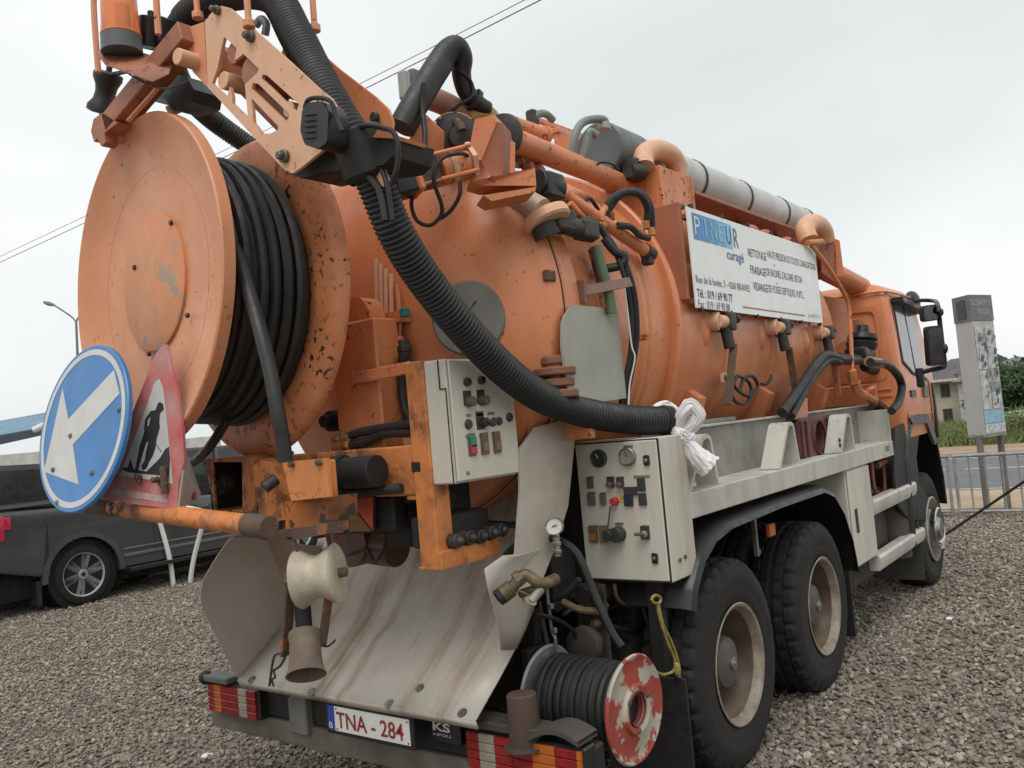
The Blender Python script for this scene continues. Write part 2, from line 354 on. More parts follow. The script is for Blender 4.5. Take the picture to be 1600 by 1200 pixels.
# gravel: individual stones scattered where the lot is in view
def stone_mesh(seed):
    t = bmesh.new(); bmesh.ops.create_icosphere(t, subdivisions=2, radius=.5); r = random.Random(seed)
    off = Vector((r.uniform(-9, 9), r.uniform(-9, 9), r.uniform(-9, 9))); sx, sy, sz = r.uniform(.9, 1.25), r.uniform(.65, .95), r.uniform(.42, .68)
    for v in t.verts:
        q = v.co.normalized(); k = 1+.34*noise.noise(q*1.4+off)+.16*noise.noise(q*3.2+off)
        v.co = Vector((q.x*sx*k, q.y*sy*k, q.z*sz*k))*.5
    me = bpy.data.meshes.new('stone'); t.to_mesh(me); t.free()
    return me
def stone_mat():
    m = bpy.data.materials.new('gravel_stone'); m.use_nodes = True; t = m.node_tree; N, L = t.nodes, t.links; p = N['Principled BSDF']
    oi = N.new('ShaderNodeObjectInfo'); r = N.new('ShaderNodeValToRGB'); e = r.color_ramp.elements
    e[0].position = 0; e[0].color = (.13, .113, .092, 1); e[1].position = 1; e[1].color = (.44, .395, .335, 1)
    for pos, c in ((.2, (.185, .155, .122)), (.45, (.27, .235, .195)), (.62, (.215, .188, .155)), (.85, (.36, .30, .23))):
        q = e.new(pos); q.color = (*c, 1)
    L.new(oi.outputs['Random'], r.inputs['Fac'])
    n = N.new('ShaderNodeTexNoise'); n.inputs['Scale'].default_value = 3; n.inputs['Detail'].default_value = 6; co = N.new('ShaderNodeTexCoord'); L.new(co.outputs['Object'], n.inputs['Vector'])
    mx = N.new('ShaderNodeMix'); mx.data_type = 'RGBA'; mx.blend_type = 'MULTIPLY'; mx.inputs['Factor'].default_value = .8
    mr = N.new('ShaderNodeMapRange'); mr.inputs['From Min'].default_value = .25; mr.inputs['From Max'].default_value = .75; mr.inputs['To Min'].default_value = .6; mr.inputs['To Max'].default_value = 1.15
    L.new(n.outputs['Fac'], mr.inputs['Value']); L.new(r.outputs['Color'], mx.inputs['A']); L.new(mr.outputs[0], mx.inputs['B'])
    L.new(mx.outputs['Result'], p.inputs['Base Color']); p.inputs['Roughness'].default_value = .85
    b = N.new('ShaderNodeBump'); b.inputs['Strength'].default_value = .4; b.inputs['Distance'].default_value = .05; L.new(n.outputs['Fac'], b.inputs['Height']); L.new(b.outputs[0], p.inputs['Normal'])
    return m
def scatter(name, pts, scale, rot, protos):
    me = bpy.data.meshes.new(name); me.from_pydata([tuple(p) for p in pts], [], [])
    a = me.attributes.new('stone_scale', 'FLOAT', 'POINT'); a.data.foreach_set('value', np.asarray(scale, np.float32))
    a = me.attributes.new('stone_rot', 'FLOAT_VECTOR', 'POINT'); a.data.foreach_set('vector', np.asarray(rot, np.float32).ravel())
    o = bpy.data.objects.new(name, me); COL.objects.link(o)
    g = bpy.data.node_groups.new(name, 'GeometryNodeTree'); g.interface.new_socket('Geometry', in_out='INPUT', socket_type='NodeSocketGeometry'); g.interface.new_socket('Geometry', in_out='OUTPUT', socket_type='NodeSocketGeometry')
    N, L = g.nodes, g.links; gi = N.new('NodeGroupInput'); go = N.new('NodeGroupOutput'); ip = N.new('GeometryNodeInstanceOnPoints'); gti = N.new('GeometryNodeGeometryToInstance')
    for pm in reversed(protos):
        q = N.new('GeometryNodeObjectInfo'); q.inputs['Object'].default_value = pm; L.new(q.outputs['Geometry'], gti.inputs[0])
    s = N.new('GeometryNodeInputNamedAttribute'); s.data_type = 'FLOAT'; s.inputs['Name'].default_value = 'stone_scale'
    r = N.new('GeometryNodeInputNamedAttribute'); r.data_type = 'FLOAT_VECTOR'; r.inputs['Name'].default_value = 'stone_rot'
    rv = N.new('FunctionNodeRandomValue'); rv.data_type = 'INT'; rv.inputs['Min'].default_value if False else None
    for k in rv.inputs:
        if k.type == 'INT' and k.name == 'Max': k.default_value = len(protos)-1
        if k.type == 'INT' and k.name == 'Min': k.default_value = 0
    ri = [k for k in rv.outputs if k.type == 'INT'][0]
    L.new(gi.outputs[0], ip.inputs['Points']); L.new(gti.outputs[0], ip.inputs['Instance']); ip.inputs['Pick Instance'].default_value = True
    L.new(ri, ip.inputs['Instance Index']); L.new(s.outputs[0], ip.inputs['Scale']); L.new(r.outputs[0], ip.inputs['Rotation']); L.new(ip.outputs[0], go.inputs[0])
    md = o.modifiers.new('scatter', 'NODES'); md.node_group = g
    return o
sm = stone_mat(); protos = []
for k in range(7):
    me = stone_mesh(k+3); me.materials.append(sm)
    for p in me.polygons: p.use_smooth = True
    me.set_sharp_from_angle(angle=R(38)); protos.append(bpy.data.objects.new('stone', me))
pts, scl, rots = [], [], []
def fill(x0, x1, y0, y1, n, s0, s1):
    P = np.stack([rng.uniform(x0, x1, n), rng.uniform(y0, y1, n)], 1)
    for x, y in P:
        mud = noise.noise((x*.55+3, y*.55, 1.3))+.5*noise.noise((x*1.7, y*1.7, 5))
        if math.exp(-((x-4.1)/.9)**2-((y+1.75)/.35)**2)+math.exp(-((x-3.0)/.5)**2-((y+1.5)/.25)**2) > .35+rng.random(): continue
        if mud > .42 and rng.random() < .45: continue
        s = s0+(s1-s0)*rng.random()**2.0
        pts.append((x, y, s*.14+rng.random()*.012)); scl.append(s); rots.append((rng.normal(0, .45), rng.normal(0, .45), rng.uniform(0, 6.28)))
fill(.2, 5.2, -4.2, -1.0, 30000, .018, .048)      # nearest strip beside the wheels
fill(5.2, 11.4, -5.2, .2, 30000, .022, .052)
fill(-1.6, 3.0, .4, 4.2, 34000, .015, .040)       # behind the truck, left
fill(-.5, 7.5, 4.2, 9.4, 46000, .018, .044)
fill(-.4, 6, -1.2, 1.6, 14000, .02, .042)
tag(scatter('gravel', pts, scl, rots, protos), 'loose grey-brown crushed stone covering the yard', 'gravel', kind='stuff')

for (u, v), lb in (((325, 1184), 'small white plastic scrap on the gravel below the left tail lamp'), ((1485, 969), 'small white plastic scrap on the gravel right of the wheels')):
    q = Z(u, v, .03); b = B(); b.tube([Vector((-.03, 0, .01)), Vector((0, .01, .022)), Vector((.03, -.005, .012))], lambda t: .016+.006*math.sin(7*t), 9, 4, flat=.35); o = b.build('plastic_scrap', WHITE); o.location = q; tag(o, lb, 'litter', 'bits of litter on the gravel')
# ------------------------------------------------------------------ foliage
def leaf_mat(name, c1, c2):
    m = bpy.data.materials.new(name); m.use_nodes = True; t = m.node_tree; N, L = t.nodes, t.links; p = N['Principled BSDF']
    n = N.new('ShaderNodeTexNoise'); n.inputs['Scale'].default_value = 2.2; n.inputs['Detail'].default_value = 5; co = N.new('ShaderNodeTexCoord'); L.new(co.outputs['Object'], n.inputs['Vector'])
    r = N.new('ShaderNodeValToRGB'); r.color_ramp.elements[0].position = .3; r.color_ramp.elements[0].color = (*c1, 1); r.color_ramp.elements[1].position = .7; r.color_ramp.elements[1].color = (*c2, 1)
    L.new(n.outputs['Fac'], r.inputs['Fac']); L.new(r.outputs['Color'], p.inputs['Base Color']); p.inputs['Roughness'].default_value = .7; p.inputs['Specular IOR Level'].default_value = .25
    return m
LEAF_D = leaf_mat('dark_leaves', (.022, .042, .018), (.065, .10, .038)); LEAF_G = leaf_mat('grassy_leaves', (.075, .105, .03), (.17, .19, .065)); BARK = mat('bark', (.10, .075, .055), .9, bump=.3)
def leaves(b, c, rad, n, size, seed, tall=0):
    r = random.Random(seed); c = Vector(c); cl = [Vector((r.gauss(0, .5), r.gauss(0, .5), r.gauss(0, .42))) for _ in range(max(5, n//90))]
    for i in range(n):
        q = r.choice(cl); p = Vector((q.x+r.gauss(0, .22), q.y+r.gauss(0, .22), q.z+r.gauss(0, .2)))
        p = Vector((p.x*rad[0], p.y*rad[1], p.z*rad[2]))+c
        a = Vector((r.gauss(0, 1), r.gauss(0, 1), r.gauss(0, .7)+tall)).normalized(); s = size*r.uniform(.6, 1.4); u = a.orthogonal().normalized()*s*(.35 if not tall else .12)
        b.add([p-u, p+a*s*.5+u*.2, p+a*s, p+a*s*.5-u*1.3], [(0, 1, 2, 3)])
def bush(x, y, h, w, seed, label, m=None, tall=0):
    z = terrain(x, y); root = empty('bush', (x, y, z)); b = B(); leaves(b, (0, 0, h*.42), (w*.5, w*.5, h*.42), 1500, .16*max(h, .8), seed, tall)
    b.build('foliage', m or LEAF_G, root); b = B(); r = random.Random(seed)
    for k in range(5): b.tube([(r.uniform(-.1, .1), r.uniform(-.1, .1), -.05), (r.uniform(-.3, .3)*w, r.uniform(-.3, .3)*w, h*.55)], .02, 5, 1)
    b.build('stem', BARK, root); return tag(root, label, 'bush', 'bushes beyond the road')
def at_far(px, depth):                       # foot of a far thing on the sloping land
    p = D(px, 640, depth); return p.x, p.y
bl = ['low grassy bush beyond the road right beside the cab front', 'pale green bush below the cream house', 'wide green bush left of the sign post feet', 'pale scrub seen between the two sign posts', 'bushy green shrub right of the sign posts', 'bright low shrub at the right picture edge', 'small scrub clump at the foot of the house corner', 'grassy shrub in front of the white roof']
for i, (px, dp, h, w) in enumerate([(1452, 33, 1.0, 2.2), (1475, 36, 1.25, 2.6), (1505, 34, 1.2, 2.6), (1540, 35, 1.0, 2.4), (1574, 34, 1.45, 2.8), (1606, 33, 1.35, 2.6), (1494, 48, 1.0, 2.4), (1596, 40, 1.2, 3.0)]):
    x, y = at_far(px, dp); bush(x, y, h*.85, w, i+11, bl[i], LEAF_G, .6)
# tall grass along the far verge
b = B(); r = random.Random(5)
for i in range(5200):
    x = r.uniform(27.4, 33); y = r.uniform(-16, 9); h = r.uniform(.15, .5); a = r.uniform(0, 6.28); u = Vector((math.cos(a), math.sin(a), 0))*.035; z = terrain(x, y); l = Vector((r.gauss(0, .14), r.gauss(0, .14), h))
    b.add([Vector((x, y, z))-u, Vector((x, y, z))+u, Vector((x, y, z))+l], [(0, 1, 2)])
tag(b.build('grass', LEAF_G), 'long dry green grass along the far side of the road', 'grass', kind='stuff')
def tree(x, y, h, w, seed, label):
    z = terrain(x, y); root = empty('tree', (x, y, z)); b = B(); b.tube([(0, 0, -.3), (.15, .1, h*.35), (.0, .2, h*.7)], lambda t: .22*(1-t*.7), 8, 4)
    r = random.Random(seed)
    for k in range(6): b.tube([(.1, .1, h*(.3+.06*k)), (r.uniform(-.4, .4)*w, r.uniform(-.4, .4)*w, h*(.5+.06*k))], lambda t: .08*(1-t*.6), 6, 1)
    b.build('trunk', BARK, root); b = B(); leaves(b, (0, 0, h*.58), (w*.55, w*.55, h*.36), 3600, .34, seed); b.build('crown', LEAF_D, root)
    return tag(root, label, 'tree', 'trees beyond the road')
for px, dp, h, w, lb in ((1578, 62, 5.0, 3.6, 'dark rounded tree directly right of the pylon sign'), (1604, 66, 4.6, 4.2, 'dark green tree at the right picture edge')):
    x, y = at_far(px, dp); tree(x, y, h, w, px, lb)

# ------------------------------------------------------------------ cream house with dark roof
def house():
    ox, oy = at_far(1500, 88); oz = terrain(ox, oy)-.3; h = empty('house', (ox, oy, oz)); cream = mat('cream_render', (.52, .47, .36), .8, var=.08, vscale=.5, dirt=.3, dscale=.6)
    roofm = mat('dark_roof_sheets', (.09, .08, .085), .6, var=.2, vscale=.8); win = mat('window_dark', (.06, .055, .05), .3); H = 5.1
    # long wing faces the road: local axes, u to the viewer's left, v away
    u = Vector((-.55, .835, 0)); v = Vector((.835, .55, 0)); Zv = Vector((0, 0, 1))
    def P(a, c, z): return u*a+v*c+Zv*z
    b = B(); b.prism([P(0, 0, 0), P(14, 0, 0), P(14, 9, 0), P(0, 9, 0)], (0, 0, H)); b.build('wall', cream, h)
    b = B(); b.prism([P(-5.2, -1.6, 0), P(-.01, -1.6, 0), P(-.01, 7, 0), P(-5.2, 7, 0)], (0, 0, H+.5)); b.build('wall', cream, h)
    b = B(); b.prism([P(-.6, -.9, H), P(-.6, 9.9, H), P(-.6, 4.5, H+2.3)], u*15.4); b.build('roof', roofm, h)
    b = B(); b.prism([P(-5.9, -2.3, H+.5), P(.1, -2.3, H+.5), P(-2.9, -2.3, H+2.3)], v*10); b.build('roof', roofm, h)
    b = B(); b.beam(P(-.6, -.93, H-.02), P(14.8, -.93, H-.02), .06, .26); b.build('gutter', mat('gutter_white', (.5, .48, .45), .6), h)
    wp = B(); wp.prism([P(0, 0, 0), P(.9, 0, 0), P(.9, 0, 1.3), P(0, 0, 1.3)], v*-.05); base = wp.build('window', win, h); me = base.data
    fp = B()
    for a0, a1, z0, z1 in ((0, .9, 0, .07), (0, .9, 1.23, 1.3), (.0, .07, .07, 1.23), (.83, .9, .07, 1.23), (.42, .48, .07, 1.23)):
        fp.prism([P(a0, -.06, z0), P(a1, -.06, z0), P(a1, -.06, z1), P(a0, -.06, z1)], v*-.04)
    fr = fp.build('frame', mat('window_frame_brown', (.12, .10, .085), .6), base); first = True
    for zz in (3.4, .9):
        for a in (.8, 2.6, 4.2, 6.4, 8.2, 10.2, 12.2):
            if first: o, f = base, fr; first = False
            else:
                o = base.copy(); COL.objects.link(o); o.parent = h; f = fr.copy(); COL.objects.link(f); f.parent = o
            o.location = P(a, 0, zz)
        for a in (-4.6, -3.2, -1.6):
            o = base.copy(); COL.objects.link(o); o.parent = h; f = fr.copy(); COL.objects.link(f); f.parent = o; o.location = P(a, -1.6, zz+.2)
    for a in (.5, 5.6):
        b = B(); b.cyl(P(a, -.08, 0), P(a, -.08, H), .06, n=8); b.build('downpipe', MATS['gutter_white'], h)
    tag(h, 'cream two-storey house with dark brown roof beyond the road', 'house')
house()
# pale arched roof of a shed beyond the bushes at the right edge
x, y = at_far(1640, 50); sh = empty('shed', (x, y, terrain(x, y))); b = B(); prof = [(-5, 0)]+[(5*math.cos(t), .5+.75*math.sin(t)) for t in np.linspace(PI, 0, 14)]+[(5, 0)]
b.prism([(p[0]*.3, -p[0]*.4, p[1]-.3) for p in prof], (6, 2, 0)); b.build('shell', mat('pale_sheet', (.47, .53, .54), .5, var=.06), sh)
b = B(); b.mm((-.3, -.5, 0), (-.2, .5, .8)); b.build('door', GREYCAP, sh); tag(sh, 'pale blue-white arched shed roof behind the bushes at right edge', 'shed')
x, y = at_far(1608, 80); sh = empty('gabled_house', (x, y, terrain(x, y))); b = B(); b.mm((-4, -5, 0), (4, 5, 4.3), 0); b.build('wall', mat('grey_render', (.4, .4, .38), .8), sh)
b = B(); b.prism([(-4.5, -5.5, 4.3), (-4.5, 5.5, 4.3), (-4.5, 0, 6.1)], (9, 0, 0)); b.build('roof', mat('grey_roof', (.30, .30, .30), .6), sh); tag(sh, 'far grey gabled house behind the tree at right edge', 'house')

# ------------------------------------------------------------------ barrier fence, pylon sign, lamp, wires
fx = 10.67
def barrier(y0, y1, label):
    f = empty('barrier_fence', (fx, (y0+y1)/2, 0)); c = (y0+y1)/2; L = y1-y0
    def bar(name, p0, p1, r):
        b = B(); b.cyl(p0, p1, r, n=10); return b.build(name, ZINC, f)
    bar('top_rail', (0, -L/2, .87), (0, L/2, .87), .028); bar('bottom_rail', (0, -L/2, .10), (0, L/2, .10), .02)
    bar('post', (0, -L/2+.02, 0), (0, -L/2+.02, .9), .022); bar('post', (0, L/2-.02, 0), (0, L/2-.02, .9), .022)
    n = int(L/.185); me = None
    for k in range(1, n):
        yk = -L/2+L*k/n
        if me is None: o = bar('upright', (0, 0, .10), (0, 0, .87), .0125); me = o
        else: o = me.copy(); COL.objects.link(o); o.parent = f
        o.location = (random.gauss(0, .003), yk, 0)
    return tag(f, label, 'fence', 'grey barrier panels along the roadside')
barrier(-2.95, -.55, 'grey steel barrier panel in front of the pylon sign posts'); barrier(-.5, 1.9, 'grey steel barrier panel behind the truck cab front'); barrier(-5.4, -3.0, 'grey steel barrier panel beyond the right picture edge')
def pylon():
    c = D(1532, 570, 12.45); c.z = 0; s = empty('pylon_sign', c)
    A = X(1506, 684, 11.2); Bc = X(1531, 684, 11.08); 
    # footprint: side face (towards truck rear-left) and printed face
    p0 = D(1500, 570, 12.55); p1 = D(1526, 570, 12.2); p2 = D(1560, 570, 12.5)
    for q_ in (p0, p1, p2): q_.z = 0
    p3 = p0+(p2-p1)
    lean = Vector((0, .0, 0)); zb, zh, zt = 1.12, 2.74, 3.11
    f = [p-c for p in (p0, p1, p2, p3)]
    b = B(); b.prism([q+Vector((0, 0, zb)) for q in f], (0, 0, zh-zb)); b.build('cabinet', mat('pale_grey_cabinet', (.44, .43, .41), .5, var=.06, vscale=1.5, dirt=.3, dscale=2, dirt_col=(.26, .24, .21)), s)
    ctr = sum(f, Vector())/4; g = [ctr+(q-ctr)*1.05 for q in f]
    b = B(); b.prism([q+Vector((0, 0, zh+.003)) for q in g], (0, 0, zt-zh)); b.build('header', mat('slate_header', (.13, .15, .155), .45, dirt=.3, dscale=3), s)
    d = (f[2]-f[1]).normalized(); nrm = Vector((-d.y, d.x, 0));  nrm = nrm if nrm.dot(CAM-c) > 0 else -nrm; w = (f[2]-f[1]).length
    e = (f[0]-f[1]).normalized(); en = Vector((e.y, -e.x, 0)); en = en if en.dot(CAM-c) > 0 else -en; we = (f[0]-f[1]).length
    def panel(name, a0, a1, z0, z1, m, off=.006):
        b = B(); q = f[1]; b.prism([q+d*a0*w+nrm*off+Vector((0, 0, z0)), q+d*a1*w+nrm*off+Vector((0, 0, z0)), q+d*a1*w+nrm*off+Vector((0, 0, z1)), q+d*a0*w+nrm*off+Vector((0, 0, z1))], nrm*.004); return b.build(name, m, s)
    pa = mat('poster_white', (.55, .56, .55), .5, base2=(.30, .32, .32), vscale=11, dirt=.35, dscale=6, dirt_col=(.25, .28, .28)); pg = mat('poster_grey', (.26, .30, .30), .5, var=.3, vscale=14); pb = mat('poster_blue', (.12, .32, .45), .5, var=.3, vscale=10, base2=(.35, .45, .5))
    panel('poster', .06, .48, 2.05, 2.68, pa); panel('poster', .52, .95, 2.05, 2.66, pa); panel('poster', .05, .97, 1.28, 1.46, pb); panel('poster', .05, .97, 1.14, 1.27, mat('poster_torn', (.5, .55, .57), .5, var=.3, vscale=20), .007)
    panel('poster', .06, .46, 1.48, 2.03, pa); panel('poster', .52, .95, 1.48, 1.72, pa); panel('poster', .52, .95, 1.73, 1.86, pg)
    rr = random.Random(3)
    for z0, z1, n in ((1.5, 2.6, 70),):
        for k in range(n):
            a = rr.uniform(.1, .85); zz = rr.uniform(z0, z1); hh = rr.uniform(.02, .11); ww = rr.uniform(.05, .24); m = rr.choice([pg, INK, pg, mat('poster_ink_grey', (.20, .22, .23), .5)])
            b = B(); q = f[1]+nrm*.012; k0 = [(a, zz), (a+ww*.7, zz+rr.uniform(-.02, .02)), (a+ww, zz+hh*.7), (a+ww*.4, zz+hh)]
            b.prism([q+d*i*w+Vector((0, 0, j)) for i, j in k0], nrm*.002); b.build('print', m, s)
    hq = g[1]+nrm*.004
    lt = mat('header_letters', (.42, .45, .45), .5)
    text('BLOSAFEP INS', hq+d*.06*w+Vector((0, 0, zh+.225)), d, (0, 0, 1), .085, lt, s, width=w*.93)
    text('MOTORS', hq+d*.3*w+Vector((0, 0, zh+.09)), d, (0, 0, 1), .085, lt, s, width=w*.55)
    hs = g[1]+en*.006; b = B(); b.prism([hs+e*.28*we+Vector((0, 0, zh+.04)), hs+e*.78*we+Vector((0, 0, zh+.04)), hs+e*.78*we+Vector((0, 0, zt-.06)), hs+e*.28*we+Vector((0, 0, zt-.06))], en*.003); b.build('hatch', mat('hatch_dark', (.05, .055, .06), .5), s)
    for q in (f[0]*.35+f[1]*.65, f[2]*.6+f[3]*.4):
        b = B(); b.cyl((q.x, q.y, 0), (q.x, q.y, zb), .045, n=14); b.build('post', mat('post_grey', (.16, .155, .145), .6, dirt=.4), s)
    b = B(); b.prism([g_+Vector((0, 0, zb-.03)) for g_ in f], (0, 0, .025)); b.build('base_trim', ZINC, s)
    tag(s, 'tall pale box sign covered in torn posters on two grey posts', 'sign')
pylon()
def street_lamp():
    t = D(119, 503, 45); f = D(127, 727, 45); zg = 0; base = Vector((f.x, f.y, zg)); s = empty('street_lamp', base)
    top = t-base; b = B(); b.tube([(0, 0, 0), top*.5, top], lambda q: .11-.05*q, 8, 2); b.build('pole', mat('lamp_grey', (.2, .2, .2), .5), s)
    for px, py, qx, qy in ((85, 477, 68, 472), (140, 483, 168, 480)):
        a = D(px, py, 45)-base; e = D(qx, qy, 45)-base; m = D(119+(px-119)*.25, 494, 45)-base
        b = B(); b.tube([top, m, a], .045, 8, 5); ar = b.build('arm', MATS['lamp_grey'], s); b = B(); b.tube([a, a.lerp(e, .5), e], lambda q: .05+.06*math.sin(q*3.1), 8, 4); b.build('lamp_head', MATS['lamp_grey'], ar)
    tag(s, 'distant grey street lamp with two curved arms', 'street lamp')
street_lamp()
for k, (a, c, d_) in enumerate((((-90, 452), (400, 222), (900, -28)), ((-90, 443), (400, 211), (900, -41)))):
    b = B(); b.tube([D(*a, 34), D(*c, 24), D(*d_, 15)], .011 if k == 0 else .008, 6, 8)
    tag(b.build('power_line', mat('wire_grey', (.12, .12, .12), .6)), ['thicker lower overhead wire crossing the sky behind the truck', 'thinner upper overhead wire crossing the sky behind the truck'][k], 'wire', 'overhead wires')
b = B(); b.tube([Y(1466, 843, -1.16), D(1740, 658, 6.5)], .012, 6, 1); tag(b.build('cable', mat('rusty_cable', (.07, .05, .04), .7)), 'dark taut cable rising from the truck front to the right', 'cable')

# ------------------------------------------------------------------ blue canopies and stall, left
def canopy():
    c = D(40, 720, 17); c.z = 0; s = empty('canopy', c)
    bl = mat('blue_tarpaulin', (.13, .24, .34), .6, base2=(.10, .19, .28), vscale=1.5, dirt=.3, dscale=2)
    P = [D(-120, 680, 19), D(-110, 700, 16), D(90, 664, 16), D(100, 640, 19)]
    q = [p-c for p in P]; b = B(); n = 10; rows = []
    for i in range(n+1):
        t = i/n; a = q[0].lerp(q[3], t); e = q[1].lerp(q[2], t); sag = math.sin(PI*t*3)**2*.05; rows.append([a.lerp(e, k/6)-Vector((0, 0, sag*math.sin(PI*k/6))) for k in range(7)])
    b.grid(rows); b.build('tarpaulin', bl, s, thick=.02)
    b = B(); b.prism([q[1], q[2], q[2]-Vector((0, 0, .12)), q[1]-Vector((0, 0, .22))], Vector((.05, .05, 0))); b.build('valance', mat('dark_blue_trim', (.05, .06, .075), .6), s)  # valance in a darker, greyer blue than the tarpaulin
    for t in (.02, .93):
        for a, e in ((q[0], q[3]), (q[1], q[2])):
            p = a.lerp(e, t); b = B(); b.cyl((p.x, p.y, 0), p, .04, n=8); b.build('pole', ZINC, s)
    b = B(); b.cyl(D(53, 672, 15.8)-c, D(78, 660, 15.8)-c, .06, n=12); b.build('crossbar', WHITE, s)
    tag(s, 'sloping blue tarpaulin canopy behind the black pickup', 'canopy')
    c = D(30, 712, 26); c.z = 0; s = empty('stall_wall', c); b = B(); b.mm((-6, -.1, 0), (6, .1, 2.35), 0); o = b.build('panel', mat('white_stall_panel', (.50, .50, .48), .6, dirt=.3, dscale=1), s)
    b = B()
    for k in range(9):
        x = -5+k*1.25+random.uniform(-.2, .2); b.mm((x, -.35, 1.2), (x+random.uniform(.3, .8), -.12, 1.2+random.uniform(.2, .7)))
    b.build('clutter', mat('stall_goods', (.28, .26, .24), .6, base2=(.5, .48, .45), vscale=3), s); s.rotation_euler = (0, 0, R(-52))
    tag(s, 'pale stall wall with goods under the blue canopy', 'wall')
    c = D(-14, 725, 13.5); c.z = 0; s = empty('parked_car', c, R(20)); b = B(); b.box((0, 0, .75), (4.2, 1.7, .75), None, .2); b.build('body', WHITE, s)
    b = B(); b.box((-.1, 0, 1.35), (2.3, 1.5, .6), None, .2); b.build('cabin', GLASS_DK, s); b = B(); b.box((-.1, 0, 1.66), (1.9, 1.35, .07), None, .03); b.build('roof', WHITE, s)
    for x in (-1.3, 1.3):
        for y in (-.8, .8):
            b = B(); b.cyl((x, y-.1, .32), (x, y+.1, .32), .32, n=24); b.build('wheel', TYRE, s)
    tag(s, 'white car glimpsed at the left edge behind the pickup', 'car')
canopy()
b = B(); f0, f1 = Z(271, 916, 0), Z(297, 912, 0)
st = empty('pipe_stand', (f0+f1)/2)
for (px, py), (mx_, my), (tx, ty), f in (((271, 916), (264, 868), (245, 800), f0), ((297, 912), (303, 872), (322, 800), f1)):
    dpt = (f-CAM).dot(FW); b = B(); b.tube([f-st.location, D(mx_, my, dpt)-st.location, D(tx, ty, dpt)-st.location], .034, 10, 6); b.build('leg', WHITE, st)
dpt = (f0-CAM).dot(FW); b = B(); b.tube([D(244, 800, dpt)-st.location, D(284, 793, dpt)-st.location, D(323, 800, dpt)-st.location], .034, 10, 6); b.build('crossbar', WHITE, st)
tag(st, 'stand of two bent white pipe legs beside the black pickup', 'stand')
